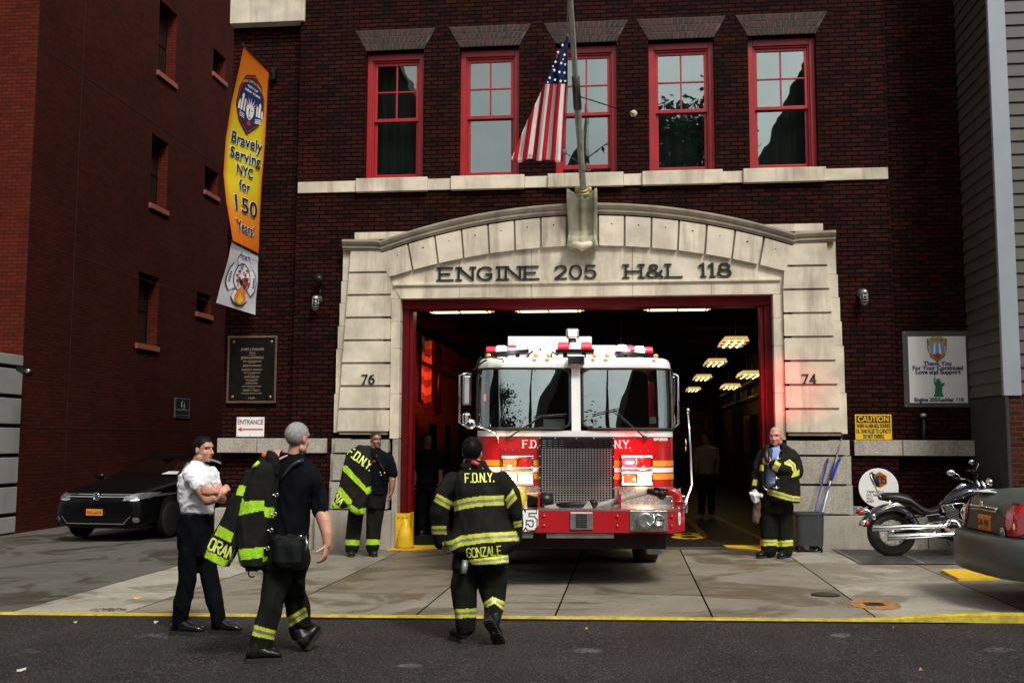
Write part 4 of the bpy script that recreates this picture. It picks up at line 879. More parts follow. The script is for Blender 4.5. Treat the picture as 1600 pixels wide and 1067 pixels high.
# stripes on the nose
for z0, z1, mt, nm in ((tz(728), tz(719), m_orange, 'orange_stripe'), (tz(737.5), tz(730), m_twhite, 'white_stripe'), (tz(748.5), tz(739.5), m_orange, 'orange_stripe')):
    for s0, s1 in ((-L_, -.46), (.46, ze-.05)):
        q = MB(); patch(q, s0, s1, z0, z1, .003); q.build(nm, mt, truck, local=True)
    q = MB(); ns = 10; q.grid(lambda a, b_: sf(ze-.05+.18*a, z0+(z1-z0)*b_+.16*a*a, .003), ns, 1); q.grid(lambda a, b_: sf(ze+.13+1.5*a, z0+(z1-z0)*b_+.16+.1*a, .003), ns, 1); q.build(nm, mt, truck, local=True)
q = MB(); patch(q, -L_, L_, .88, tz(760), .004, 0, 100); q.build('diamond_plate_apron', m_diam, truck, local=True)
# grille
GX, GZ0, GZ1 = .458, tz(792), tz(683)
q = MB(); yb = -.055
q.box(-GX, GX, -.05, .0, GZ1-.30*0-.14, GZ1); q.box(-GX, -GX+.035, yb, 0, GZ0, GZ1-.14); q.box(GX-.035, GX, yb, 0, GZ0, GZ1-.14); q.box(-GX+.035, GX-.035, yb, 0, GZ0, GZ0+.03); go = q.build('grille', m_blackmetal, truck, local=True, bevel=.004)
q = MB(); q.quad((-GX+.02, -.012, GZ0), (GX-.02, -.012, GZ0), (GX-.02, -.012, GZ1-.1), (-GX+.02, -.012, GZ1-.1)); q.build('radiator', m_gap, go, local=True)
q = MB(); q.box(-GX+.03, GX-.03, -.022, -.014, tz(766), tz(760)); q.build('red_bar', m_tred, go, local=True)
q = MB(); n_ = 23
for i in range(n_+1):
    x = -GX+.045+(2*GX-.09)*i/n_; q.box(x-.0055, x+.0055, -.064, -.040, GZ0+.03, GZ1-.135)
n_ = 22
for j in range(n_+1):
    z = GZ0+.04+(GZ1-.14-GZ0-.05)*j/n_; q.box(-GX+.036, GX-.036, -.058, -.034, z-.0048, z+.0048)
q.build('grille_mesh', M('worn_chrome', (.46, .46, .45), .30, .9), go, local=True)
q = MB()
for sg in (-1, 1):
    for j in range(4):
        for i in range(4): x = sg*(.16+.068*i); q.box(min(x, x+sg*.05), max(x, x+sg*.05), -.056, -.050, GZ1-.048-.026*j, GZ1-.036-.026*j)
q.build('grille_slot', m_chrome, go, local=True)
q = MB(); q.prism([(-.115, 0), (-.09, .042), (.09, .042), (.115, 0), (.09, -.042), (-.09, -.042)], lambda a_, c_, t_: (a_, -.075+t_, GZ1-.075+c_), .02, 0); q.prism([(-.10, 0), (-.082, .032), (.082, .032), (.10, 0), (.082, -.032), (-.082, -.032)], lambda a_, c_, t_: (a_, -.079+t_, GZ1-.075+c_), .003, 1); q.build('badge', [m_chrome, m_black], go, local=True, bevel=.003)
q = MB()
for x in (-GX+.012, -GX+.2, -.02+GX*.5, GX-.012, -.0):
    for z in (GZ1-.012, GZ0+.02): q.lathe([(.009, 0), (.006, .008), (0, .009)], (x, -.055, z), (0, -1, 0), 8)
for z in np.linspace(GZ0+.1, GZ1-.1, 6): q.lathe([(.009, 0), (.006, .008), (0, .009)], (-GX+.015, -.057, z), (0, -1, 0), 8); q.lathe([(.009, 0), (.006, .008), (0, .009)], (GX-.015, -.057, z), (0, -1, 0), 8)
q.build('rivet', m_steel, go, local=True)
# FD NY
fl = lambda a_, c_, t_: (a_, -.004-t_, c_)
q = MB(); zc = tz(699.5); strokes(q, 'F.D.', fl, tx(829.5), zc, .088, hw=.15, serif=True, wid=.72, gap=.22, fit=.185); strokes(q, 'N.Y.', fl, tx(972.5), zc, .088, hw=.15, serif=True, wid=.72, gap=.22, fit=.185)
put_text(q, 'KP15018', lambda a_, c_: (a_, -.012, c_), .045, ox=tx(1031), oy=tz(686), bold=.002)
q.build('lettering', m_txtwhite, truck, local=True)
q = MB()
for u, v in ((790, 691), (802, 703), (812, 704), (790, 703), (810, 684), (1000, 704), (992, 684), (1012, 703), (985, 704)): q.lathe([(.007, 0), (.004, .005), (0, .006)], (tx(u), -.001, tz(v)), (0, -1, 0), 8)
q.build('rivet', m_steel, truck, local=True)
# lamp clusters
def cluster(u0, u1, v0, v1, lm, rm, lab):
    x0, x1, z0, z1 = tx(u0), tx(u1), tz(v1), tz(v0); e = .024
    q = MB(); q.box(x0, x1, -.07, -.002, z1-e, z1); q.box(x0, x1, -.07, -.002, z0, z0+e); q.box(x0, x0+e, -.07, -.002, z0+e, z1-e); q.box(x1-e, x1, -.07, -.002, z0+e, z1-e); xm = (x0+x1)/2; q.box(xm-.010, xm+.010, -.066, -.002, z0+e, z1-e)
    o = q.build('lamp_cluster', m_chrome, truck, local=True, bevel=.008, label=lab)
    for a_, c_, mt in ((x0+e, xm-.010, lm), (xm+.010, x1-e, rm)):
        q = MB(); q.grid(lambda u_, v_: (a_+(c_-a_)*u_, -.045-.012*math.sin(math.pi*u_)*math.sin(math.pi*v_), z0+e+(z1-z0-2*e)*v_), 8, 6); lo_ = q.build('lens', mt, o, local=True)
        if mt is m_head_on: q = MB(); q.ell(((a_+c_)/2, -.062, (z0+z1)/2), ((c_-a_)*.30, .012, (z1-z0-2*e)*.30)); q.build('bulb', m_bulb, lo_, local=True)
        if mt is m_lens_ron: q = MB(); q.ell(((a_+c_)/2, -.060, (z0+z1)/2), ((c_-a_)*.34, .008, .012)); q.build('bulb', m_bulb, lo_, local=True)
cluster(784, 834, 712, 733, m_amber, m_rdim, 'upper lamp pair on the left, unlit'); cluster(784, 834, 736.5, 757.5, m_head_on, m_head_on, 'lower headlamp pair on the left, both lit'); cluster(969, 1018, 711, 733, m_lens_ron, m_rdim, 'upper lamp pair on the right, one lit red'); cluster(969, 1018, 736, 757, m_amber, m_head_on, 'lower lamp pair on the right, one lit')
# bumper
BY = -.90; BYW = TY+BY; bz = lambda v: tz(v, BYW); bx = lambda u: (u-906)*BYW/CF
BZ0, BZ1 = bz(832), bz(795)
q = MB(); bhw = bx(1072)
o_ = [(-bhw, .0), (-bhw, -.62), (-bhw+.19, BY+.0), (bhw-.19, BY), (bhw, -.62), (bhw, .0)]
q.prism(o_, lambda a_, c_, t_: (a_, c_, BZ1-t_), .02, 1); q.prism([(-bhw, -.005), (-bhw, -.62), (-bhw+.19, BY), (bhw-.19, BY), (bhw, -.62), (bhw, -.005)], lambda a_, c_, t_: (a_, c_, BZ1-.021-t_), BZ1-.021-BZ0, 0)
bo = q.build('bumper', [m_tred, m_diam], truck, local=True, bevel=.018, segs=3)
q = MB(); x0 = bx(840); P = [(x0-.40, BZ0+.012), (x0-.09, BZ0+.012), (x0, BZ0+.07), (x0, BZ1-.012), (x0-.34, BZ1-.012), (x0-.40, BZ1-.07)]
q.prism(P, lambda a_, c_, t_: (a_, BY-.008+t_, c_), .007); po = q.build('number_panel', m_txtwhite, bo, local=True)
q = MB(); strokes(q, '205', lambda a_, c_, t_: (a_, BY-.009-t_, c_), x0-.20, BZ0+.045, .19, hw=.30, block=True, wid=.5, gap=.17, fit=.33, m=0); strokes(q, '205', lambda a_, c_, t_: (a_, BY-.012-t_, c_), x0-.20, BZ0+.045, .19, hw=.16, block=True, wid=.5, gap=.17, fit=.33, m=1); q.build('number', [m_txtblk, m_txtwhite], po, local=True)
q = MB(); xa_, xb_ = bx(889), bx(924); q.box(xa_, xb_, BY-.02, BY-.002, bz(827), bz(800)); so_ = q.build('speaker_plate', m_steel, bo, local=True, bevel=.006)
q = MB()
for i in range(9):
    for j in range(8):
        x = xa_+.07+(xb_-xa_-.14)*i/8; z = bz(823)+(bz(804)-bz(823))*j/7; q.box(x-.006, x+.006, BY-.024, BY-.0205, z-.006, z+.006)
q.build('speaker_hole', m_black, so_, local=True)
q = MB(); q.box(bx(981), bx(1039), BY-.016, BY-.002, bz(829), bz(797)); do = q.build('diamond_plate', m_diam, bo, local=True, bevel=.004)
q = MB(); c = Vector((bx(1004), BY-.03, bz(812))); q.lathe([(.095, 0), (.095, .05), (.08, .065), (.06, .06), (0, .06)], c, (0, -1, 0), 24); q.build('intake_cap', m_steel, do, local=True)
q = MB(); c = Vector((bx(1025), BY-.02, bz(811.5))); q.lathe([(.062, 0), (.066, .045), (.052, .05), (.045, .01), (0, .008)], c, (0, -1, 0), 20); q.build('intake_ring', m_chrome, do, local=True)
q = MB(); q.tube([(bx(1004), BY-.11, bz(813)), (bx(1010), BY-.12, bz(819)), (bx(1018), BY-.10, bz(812)), (bx(1016), BY-.10, bz(802)), (bx(1008), BY-.08, bz(800))], .006, 6); q.build('retaining_wire', m_chrome, do, local=True)
for u in (849, 962, 1046):
    for v in (806, 821): q = MB(); q.lathe([(.018, 0), (.016, .014), (0, .016)], (bx(u), BY, bz(v)), (0, -1, 0), 10); q.build('bolt', m_tred, bo, local=True)
q = MB(); shp = [(-.028, .06), (0, .075), (.028, .06), (.032, .0), (.02, -.06), (0, -.075), (-.02, -.06), (-.032, 0)]; xb2, zb2 = bhw-.085, bz(811)
dirv = Vector((.19, .28, 0)).normalized(); q.prism(shp, lambda a_, c_, t_: (xb2+dirv.x*a_+.006-.004*t_, BY+.28*((xb2-(bhw-.19))/.19)+dirv.y*a_-.006+t_*.01, zb2+c_), .4, 0); bd_ = q.build('shield_sticker', m_txtwhite, bo, local=True)
q = MB(); q.prism([(-.012, .03), (.012, .03), (.004, .012), (.012, -.02), (-.012, -.02), (-.004, .012)], lambda a_, c_, t_: (xb2+dirv.x*a_+.010, BY+.28*((xb2-(bhw-.19))/.19)+dirv.y*a_-.010+t_, zb2+c_), .003); q.build('sticker_mark', m_txtblk, bd_, local=True)
for u0, u1 in ((853, 957), (812, 832)): q = MB(); q.box(bx(u0), bx(u1), BY+.03, BY+.12, bz(841), bz(833)); q.build('step', m_steel, bo, local=True, bevel=.004)
# brackets, hoses and gear on the bumper
q = MB()
for u in (841, 967): x = bx(u); q.prism([(-.03, 0), (.35, 0), (.35, .1), (.1, .2), (.0, .21), (-.03, .17)], lambda a_, c_, t_: (x-.012+t_, BY+.06+a_, BZ1+c_), .024)
q.split('hose_bracket', m_tred, truck, local=True, bevel=.004)
m_hose = M('white_hose', (.34, .31, .28), .8, bump=.5, bs=160, var=.2, dirt=.4); m_brass = M('brass', (.5, .36, .12), .3, .9)
def hp(u, v, y=BY+.25): return Vector(((u-904)*(TY+y)/CF, y, tz(v, TY+y)))
q = MB(); q.tube([hp(905, 793), hp(935, 789), hp(962, 781), hp(985, 774), hp(1010, 768), hp(1022, 769)], [.022, .03, .03, .032, .034, .034], 10); q.tube([hp(928, 792), hp(955, 786), hp(965, 782), hp(952, 789)], .022, 8); q.tube([hp(850, 794), hp(870, 791), hp(895, 792), hp(880, 795)], .03, 8)
q.build('attack_hose', m_hose, truck, local=True)
q = MB(); q.tube([hp(868, 790), hp(890, 789), hp(908, 788), hp(925, 791)], [.03, .042, .034, .026], 12); q.ell(hp(925, 786), (.06, .06, .05)); q.build('nozzle', m_black, truck, local=True)
q = MB(); q.add([hp(862, 792), hp(870, 783), hp(876, 791), hp(870, 796)], [(0, 1, 2, 3)]); q.add([hp(908, 794, BY+.2), hp(918, 781, BY+.2), hp(924, 793, BY+.2), hp(915, 795, BY+.2)], [(0, 1, 2, 3)]); q.build('rag', m_hose, truck, local=True)
q = MB(); q.tube([hp(1008, 766, BY+.22), hp(1024, 770, BY+.22), hp(1032, 774, BY+.22)], [.03, .045, .035], 10); q.tube([hp(1018, 762, BY+.2), hp(1040, 765, BY+.2)], .012, 6); q.ell(hp(1030, 772, BY+.2), (.05, .05, .06)); q.build('hose_coupling', m_black, truck, local=True)
q = MB(); q.tube([hp(1036, 768), hp(1049, 768), hp(1055, 774), hp(1056, 784), hp(1056, 796)], [.05, .055, .06, .06, .07], 14); q.tube([hp(1056, 781), hp(1056, 784)], .08, 14); q.build('swivel_elbow', m_tred, truck, local=True)
q = MB(); c = hp(824, 782, BY+.38); q.tube([c, c+Vector((.13, 0, 0)), c+Vector((.13, 0, 0)), c+Vector((.3, 0, 0))], [.09, .09, .1, .1], 18); q.build('suction_fitting', m_blackmetal, truck, local=True); q = MB()
for k in range(5): q.torus(c+Vector((-.05-.02*k, 0, -.01*k)), (1, .1, 0), .11+.01*k, .012, 24, 6)
q.build('yellow_strap', m_yellow, truck, local=True)
q = MB(); q.tube([hp(1076, 645, -.3), hp(1079, 700, -.3), hp(1080, 757, -.35), hp(1070, 781, -.5), hp(1069, 800, -.55)], [.009, .011, .014, .016, .018], 8); q.tube([hp(1076, 645, -.3), hp(1076, 637, -.3)], .014, 8); q.build('marker_rod', m_chrome, truck, local=True)
q = MB(); q.box(bhw-.04, bhw+.01, -.62, -.5, BZ1, BZ1+.14); q.build('rod_bracket', m_chrome, truck, local=True, bevel=.01)
q = MB(); q.tube([(HW+.02, .1, tz(765)), (HW+.05, .1, tz(762)), (HW+.05, .1, tz(776)), (HW+.02, .1, tz(779))], .012, 6); q.tube([(ze-.03-.03, -.0, tz(685)), (ze-.06, -.03, tz(690)), (ze-.06, -.03, tz(700)), (ze-.06, 0, tz(704))], .009, 6); q.split('grab_handle', m_chrome, truck, local=True)
# mirrors
def mirror(sg, u0, u1, v0, v1, yy):
    q = MB(); Y_ = TY+yy; X = lambda u: tx(u, Y_); Z = lambda v: tz(v, Y_)
    a_, c_ = X(u0), X(u1); q.tube([(c_ if sg < 0 else a_, yy+.1, Z(v0)), ((a_+c_)/2, yy, Z(v0)), (a_ if sg < 0 else c_, yy, Z(v0+3)), (a_ if sg < 0 else c_, yy, Z(v1-4)), ((a_+c_)/2, yy, Z(v1)), (c_ if sg < 0 else a_, yy+.1, Z(v1))], .014, 8)
    o = q.build('mirror', m_chrome, truck, local=True)
    d = 5*sg; lo, hi = sorted((X(u0 if sg > 0 else u0+5), X(u1-5 if sg > 0 else u1)))
    q = MB(); q.box(lo, hi, yy-.03, yy+.05, Z(v0+50), Z(v0+3)); q.build('mirror_head', m_chrome, o, local=True, bevel=.02, segs=3)
    q = MB(); q.box(lo, hi, yy-.02, yy+.04, Z(v1-2), Z(v1-20)); q.build('lower_mirror', m_chrome, o, local=True, bevel=.03, segs=3)
    q = MB(); q.box(lo+.01, hi-.01, yy+.0, yy+.055, Z(v0+46), Z(v0+8)); q.build('mirror_back', m_black, o, local=True, bevel=.01)
mirror(-1, 720.5, 738, 584, 665, .28); mirror(1, 1051, 1063, 584, 666, .5)
q = MB(); c = Vector((tx(734.5, TY-.12), -.12, tz(663, TY-.12))); q.ell(c, (.066, .04, .066), 18, 12); q.tube([c, Vector((tx(750), -.16, tz(668))), Vector((tx(772), -.10, tz(675))), Vector((tx(779), -.02, tz(684))), Vector((tx(779), 0, tz(692)))], .010, 8); q.build('convex_mirror', m_chrome, truck, local=True)
# roof gear
def lightbar(u0, u1, v0, v1, yy, pat, tilt, lab):
    Y_ = TY+yy; x0, x1, z0, z1 = tx(u0, Y_, 897), tx(u1, Y_, 897), tz(v1, Y_), tz(v0, Y_)
    up = lambda x: tilt*(x-(x0+x1)/2)
    q = MB(); q.prism([(x0+.0, z0+up(x0)), (x1, z0+up(x1)), (x1, z0-.045+up(x1)), (x0, z0-.045+up(x0))], lambda a_, c_, t_: (a_, yy-.13+t_, c_), .26); 
    for k in (.25, .75): x = x0+(x1-x0)*k; q.box(x-.025, x+.025, yy-.05, yy+.05, ZTOP-.02, z0-.03+up(x))
    o = q.build('light_bar', m_black, truck, local=True, bevel=.008, label=lab); n_ = len(pat); wd = (x1-x0-.04)/n_
    for k, ch in enumerate(pat):
        a_, c_ = x0+.02+wd*k+.003, x0+.02+wd*(k+1)-.003; zz = z0+up((a_+c_)/2)
        q = MB(); rs = []
        for h, ins in ((0, 0), (.03, .0), (z1-z0-.02, .012), (z1-z0, .03)): rs.append([(a_+ins*.3, yy-.12+ins, zz+h), (c_-ins*.3, yy-.12+ins, zz+h), (c_-ins*.3, yy+.12-ins, zz+h), (a_+ins*.3, yy+.12-ins, zz+h)])
        q.rings(rs, sm=False); q.build('lens', {'r': m_lens_r, 'c': m_lens_c, 'W': m_lens_on, 'R': m_lens_ron}[ch], o, local=True, bevel=.006)
lightbar(757, 826, 541, 549.5, .50, 'rWrc', .07, 'left roof light bar'); lightbar(867, 926, 536, 547, .30, 'rcr', 0, 'centre roof light bar'); lightbar(962, 1022, 541, 551, .50, 'WrWr', -.07, 'right roof light bar')
q = MB(); Y_ = TY+.35; X = lambda u: tx(u, Y_, 899); Z = lambda v: tz(v, Y_)
q.box(X(885), X(906.5), .30, .42, Z(530), Z(513)); o = q.build('roof_spotlight', m_chrome, truck, local=True, bevel=.035, segs=4); q = MB(); q.box(X(888.5), X(903), .285, .302, Z(526.5), Z(516)); q.build('lens', m_lens_c, o, local=True, bevel=.006); q = MB(); q.tube([(X(895.5), .36, Z(530)), (X(895.5), .36, Z(545))], .05, 12); q.build('mount', m_blackmetal, o, local=True)
q = MB(); Y_ = TY-.0; q.box(tx(887), tx(914), -.03, .10, tz(570), tz(555)); o = q.build('scene_lamp', m_chrome, truck, local=True, bevel=.01); q = MB()
for k in range(4): q.box(tx(889.5), tx(911.5), -.036, -.031, tz(567-2.4*k), tz(568.6-2.4*k))
q.build('louvre', m_black, o, local=True); 
q = MB()
for u in (764, 838, 858, 930, 950, 1026): q.ell((tx(u, TY+.1), .09, ZTOP+.01), (.03, .025, .025), 8, 6)
q.build('clearance_lamp', M('small_amber_lens', (.8, .35, .05), .3, emit=.3, ecol=(1, .5, .1)), truck, local=True)
q = MB(); Y_ = TY+2.4; X = lambda u: tx(u, Y_, 897+9); q.box(X(813), X(945), 2.4, 5.5, ZTOP-.1, tz(525.5, Y_)); q.box(X(843), X(972), 1.3, 2.39, ZTOP-.1, tz(540, TY+1.4)); q.build('roof_cabinet', m_twhite, truck, local=True, bevel=.015)
q = MB(); 
for u, v in ((853, 546), (935, 546)): q.lathe([(.012, 0), (.01, .008), (0, .009)], (tx(u, TY+1.3), 1.299, tz(v, TY+1.3)), (0, -1, 0), 8)
q.tube([(tx(829, TY+1.2), 1.2, ZTOP), (tx(834, TY+1.2), 1.2, ZTOP+.12), (tx(840, TY+1.2), 1.25, ZTOP+.16)], .012, 6); q.tube([(tx(862), .2, ZTOP), (tx(864), .15, ZTOP+.06), (tx(872), .15, ZTOP+.02), (tx(876), .2, ZTOP+.08)], .009, 6); q.tube([(tx(918), .2, ZTOP+.1), (tx(926), .15, ZTOP+.07), (tx(932), .2, ZTOP)], .009, 6); q.build('cable', m_black, truck, local=True)
q = MB(); q.tube([(tx(742), .25, tz(568)), (tx(752), .1, tz(560)), (tx(766), .05, tz(557.5)), (tx(786), .05, tz(561)), (tx(786), .05, tz(566))], .009, 6); q.tube([(tx(738), .3, tz(576)), (tx(752), .1, tz(566)), (tx(760), .0, tz(563))], .012, 6); q.tube([(tx(744), .25, tz(563)), (tx(750), .2, tz(556))], .01, 6); q.build('antenna_bracket', m_blackmetal, truck, local=True)
# body behind, underbody, wheels
q = MB(); q.box(-1.20, 1.20, 2.95, 8.6, .75, ZTOP-.15); q.build('rear_body', m_tred, truck, local=True, bevel=.02)
q = MB(); q.box(-1.0, 1.0, -.55, 8.4, .42, .66); q.box(-.9, .9, 1.7, 1.95, .30, .5); q.build('chassis', M('chassis_dark', (.02, .008, .008), .7, var=.3), truck, local=True, bevel=.01)
q = MB(); q.prism([(-.95, .64), (.95, .64), (.86, .44), (-.86, .44)], lambda a_, c_, t_: (a_, -.55+t_, c_), .3); q.build('underbody_panel', m_dkred, truck, local=True, bevel=.02)
for sg in (-1, 1):
    for yy, nn in ((1.85, 1), (6.6, 1)):
        q = MB(); c = Vector((sg*.88, yy, .50)); q.lathe([(.30, 0), (.44, .01), (.49, .03), (.505, .07), (.505, .26), (.49, .30), (.44, .32), (.30, .33)], c, (sg, 0, 0), 40); wo = q.build('wheel', m_rubber, truck, local=True)
        q = MB(); q.lathe([(.29, .31), (.27, .25), (.16, .22), (.12, .30), (.0, .30)], c, (sg, 0, 0), 28); q.build('rim', m_chrome, wo, local=True)
q = MB(); q.box(.80, 1.0, -.30, -.1, .33, .5); q.box(.92, 1.12, .3, .5, .40, .47); q.build('tow_fitting', m_steel, truck, local=True, bevel=.02)
# beacons on the cab sides throw red light on the wall and stone
def spot(x, y, z, tgt, e, col, nm, size=R(50)):
    l = bpy.data.lights.new(nm, 'SPOT'); l.energy = e; l.color = col; l.spot_size = size; l.spot_blend = .8; l.shadow_soft_size = .05
    o = bpy.data.objects.new(nm, l); scene.collection.objects.link(o); o.parent = truck; o.location = (x, y, z)
    o.rotation_euler = (Vector(tgt)-Vector((x, y, z))).to_track_quat('-Z', 'Y').to_euler(); return o
for sg in (-1, 1): q = MB(); q.box(min(sg*HW, sg*(HW+.05)), max(sg*HW, sg*(HW+.05)), 4.0, 4.2, 2.30, 2.40); q.build('side_beacon', m_lens_ron, truck, local=True, bevel=.01)
spot(HW+.08, 1.6, 2.36, (3.1, 3.05, 2.42), 210, (1, .03, .03), 'beacon_light', R(28))
def tloc(w_): d = Vector(w_)-truck.location; return (d.x*math.cos(TA)+d.y*math.sin(TA), -d.x*math.sin(TA)+d.y*math.cos(TA), d.z)
spot(-HW-.08, 4.1, 2.36, tloc((-3.95, 20.6, 2.75)), 900, (1, .05, .02), 'beacon_light', R(34))

def plight(x, y, z, e, col, nm):
    l = bpy.data.lights.new(nm, 'POINT'); l.energy = e; l.color = col; l.shadow_soft_size = .06; o = bpy.data.objects.new(nm, l); scene.collection.objects.link(o); o.parent = truck; o.location = (x, y, z)
plight(tx(797), -.30, tz(752), 9, (1, .66, .28), 'headlamp_light'); plight(tx(1006), -.28, tz(752), 3.5, (1, .72, .4), 'headlamp_light'); plight(tx(981), -.26, tz(721), 7, (1, .05, .06), 'red_lamp_light')
plight(tx(800), .25, ZTOP+.12, 2.5, (1, .9, .85), 'roof_lamp_light'); plight(tx(985), .25, ZTOP+.12, 2.5, (1, .8, .75), 'roof_lamp_light')
# ================================================================== PEOPLE
rng = np.random.RandomState(5)
_dirs = rng.normal(size=(10, 3)); _dirs /= np.linalg.norm(_dirs, axis=1)[:, None]; _ph = rng.rand(10)*6.28
def wavy(P, freq, seed=0.):
    q = P*freq+seed; w = np.sin(q[:, [1, 2, 0]]*1.7+seed)*.9; q = q+w; s = 0
    for d, p in zip(_dirs, _ph): s = s+np.sin(q@d*2.2+p)
    return s/4.0
def inpoly(X, Z, poly):
    ins = np.zeros(len(X), bool); n = len(poly)
    for i in range(n):
        x1, z1 = poly[i]; x2, z2 = poly[(i+1) % n]
        if abs(z2-z1) < 1e-9: continue
        c = ((Z < z1) != (Z < z2)) & (X < (x2-x1)*(Z-z1)/(z2-z1)+x1); ins ^= c
    return ins
def fuse(mb, voxel=.008, smooth=3, fac=.5):
    me = mb.mesh('tmp'); o = bpy.data.objects.new('tmp', me); scene.collection.objects.link(o)
    r = o.modifiers.new('r', 'REMESH'); r.mode = 'VOXEL'; r.voxel_size = voxel
    s = o.modifiers.new('s', 'SMOOTH'); s.iterations = smooth; s.factor = fac
    dg = bpy.context.evaluated_depsgraph_get(); m2 = bpy.data.meshes.new_from_object(o.evaluated_get(dg))
    bpy.data.objects.remove(o); bpy.data.meshes.remove(me); return m2
def mverts(me):
    a = np.empty(len(me.vertices)*3, np.float32); me.vertices.foreach_get('co', a); return a.reshape(-1, 3).astype(float)
def mnorm(me):
    a = np.empty(len(me.vertices)*3, np.float32); me.vertices.foreach_get('normal', a); return a.reshape(-1, 3).astype(float)
def setv(me, P): me.vertices.foreach_set('co', P.astype(np.float32).ravel()); me.update()
def fcent(me):
    a = np.empty(len(me.polygons)*3, np.float32); me.polygons.foreach_get('center', a); return a.reshape(-1, 3).astype(float)
def finish(me, name, mats, parent, idx=None, label=None):
    off = np.array(wloc(parent)); setv(me, mverts(me)-off); o = link_mesh(name, me, mats, parent, True)
    if idx is not None: me.polygons.foreach_set('material_index', idx.astype(np.int32))
    me.update(); return tag(o, label)
class Fig:
    def __init__(s, Y, name, label, cat='person', foot=None, tag_=None):
        s.Y = Y; s.k = Y/CF; p = at(foot[0], foot[1], Y); s.root = thing(name, label, cat, (p.x, Y, gz(p.x)))
    def W(s, u, v, dy=0): return at(u, v, s.Y+dy)
    def limb(s, mb, pts, n=14):      # (u, v, dy, radius px)
        P = [s.W(p[0], p[1], p[2]) for p in pts]; mb.tube(P, [p[3]*s.k for p in pts], n, round_=True)
    def secs(s, mb, S, n=28, e=2.3):    # (uL, uR, v, dy, half depth m)
        rs = []
        for uL, uR, v, dy, hd in S:
            a, b = s.W(uL, v, dy), s.W(uR, v, dy); c = (a+b)/2; hw = (b.x-a.x)/2; ring = []
            for i in range(n):
                t = 2*math.pi*i/n; ct, st_ = math.cos(t), math.sin(t); ring.append((c.x+hw*math.copysign(abs(ct)**(2/e), ct), c.y+hd*math.copysign(abs(st_)**(2/e), st_), c.z))
            rs.append(ring)
        rs = rs[::-1] if rs[0][0][2] > rs[-1][0][2] else rs
        mb.rings(rs)
    def poly(s, P): return [(lambda w_: (w_.x, w_.z))(s.W(u, v)) for u, v in P]
    def cloth(s, mb, name, mats, voxel=.0085, fold=.006, freq=9, paint=(), smooth=3, seed=0., asp=.45, label=None, ymax=None, keep=None):
        me = fuse(mb, voxel, smooth); P = mverts(me); N = mnorm(me); Q = (P-P.mean(0))*np.array([1, 1, asp])
        d = wavy(Q, freq, seed); d2 = wavy(Q, freq*2.1, seed+4); d3 = wavy(Q, freq*4.5, seed+9); rid = 1-np.abs(d); rid2 = 1-np.abs(d2); P = P+N*(fold*1.1*(rid-.6)+fold*.55*(rid2-.6)+fold*.15*d3)[:, None]; setv(me, P)
        C = fcent(me); idx = np.zeros(len(C), int)
        C2 = C.copy(); k = s.Y/C2[:, 1]; C2[:, 0] *= k; C2[:, 2] = CH+(C2[:, 2]-CH)*k
        for poly, mi, *cond in paint:
            q = inpoly(C2[:, 0], C2[:, 2], s.poly(poly))
            if cond: q &= cond[0](C)
            idx[q] = mi
        bv = BVHTree.FromPolygons([tuple(p) for p in P.tolist()], [tuple(p.vertices) for p in me.polygons])
        o = finish(me, name, mats, s.root, idx, label); return o, bv
def band(P0, P1, P2, P3, y=1, g=2, fr=(.0, .36, .64, 1.0), cond=None):
    """P0-P1 upper edge (left,right), P3-P2 lower edge: three strips yellow / silver / yellow"""
    out = []; L = lambda a, b, t: (a[0]+(b[0]-a[0])*t, a[1]+(b[1]-a[1])*t)
    for k, mi in ((0, y), (1, g), (2, y)):
        a, b = fr[k], fr[k+1]; q = [L(P0, P3, a), L(P1, P2, a), L(P1, P2, b), L(P0, P3, b)]
        out.append((q, mi, cond) if cond else (q, mi))
    return out
def bandpoly(top, bot, y=1, g=2, fr=(.0, .36, .64, 1.0), cond=None):
    out = []
    for i in range(len(top)-1): out += band(top[i], top[i+1], bot[i+1], bot[i], y, g, fr, cond)
    return out
def head(fig, mb, c, fwd, r=.118, tilt=0.):
    """adds a head to the body mesh; returns its frame for painting"""
    f = Vector(fwd).normalized(); up0 = Vector((0, 0, 1)); rt = f.cross(up0).normalized(); up = rt.cross(f)
    Mx = Matrix((rt, f, up)).transposed(); k = r/.118; c = Vector(c)
    T = lambda p: c+Mx@(Vector(p)*k)
    E_ = lambda p, rr: mb.ell(T(p), [x*k for x in rr], 18, 12, M=Mx)
    E_((0, -.012, .030), (.077, .096, .090)); E_((0, .022, -.035), (.063, .068, .078)); E_((0, .050, -.082), (.038, .038, .030)); E_((0, .058, .030), (.058, .030, .036))
    E_((.036, .052, -.030), (.026, .026, .028)); E_((-.036, .052, -.030), (.026, .026, .028)); E_((0, .070, -.098), (.022, .018, .016))
    for sx in (-1, 1):
        E_((sx*.077, -.010, -.008), (.011, .019, .032)); E_((sx*.055, .0, -.075), (.022, .035, .030))
    mb.tube([T((0, .080, .016)), T((0, .098, -.006)), T((0, .110, -.030)), T((0, .098, -.040))], [.009*k, .010*k, .014*k, .012*k], 10, round_=True)
    E_((.012, .094, -.036), (.010, .012, .008)); E_((-.012, .094, -.036), (.010, .012, .008))
    E_((0, .086, -.060), (.022, .012, .006)); E_((0, .084, -.070), (.019, .012, .007))
    return c, Mx, k
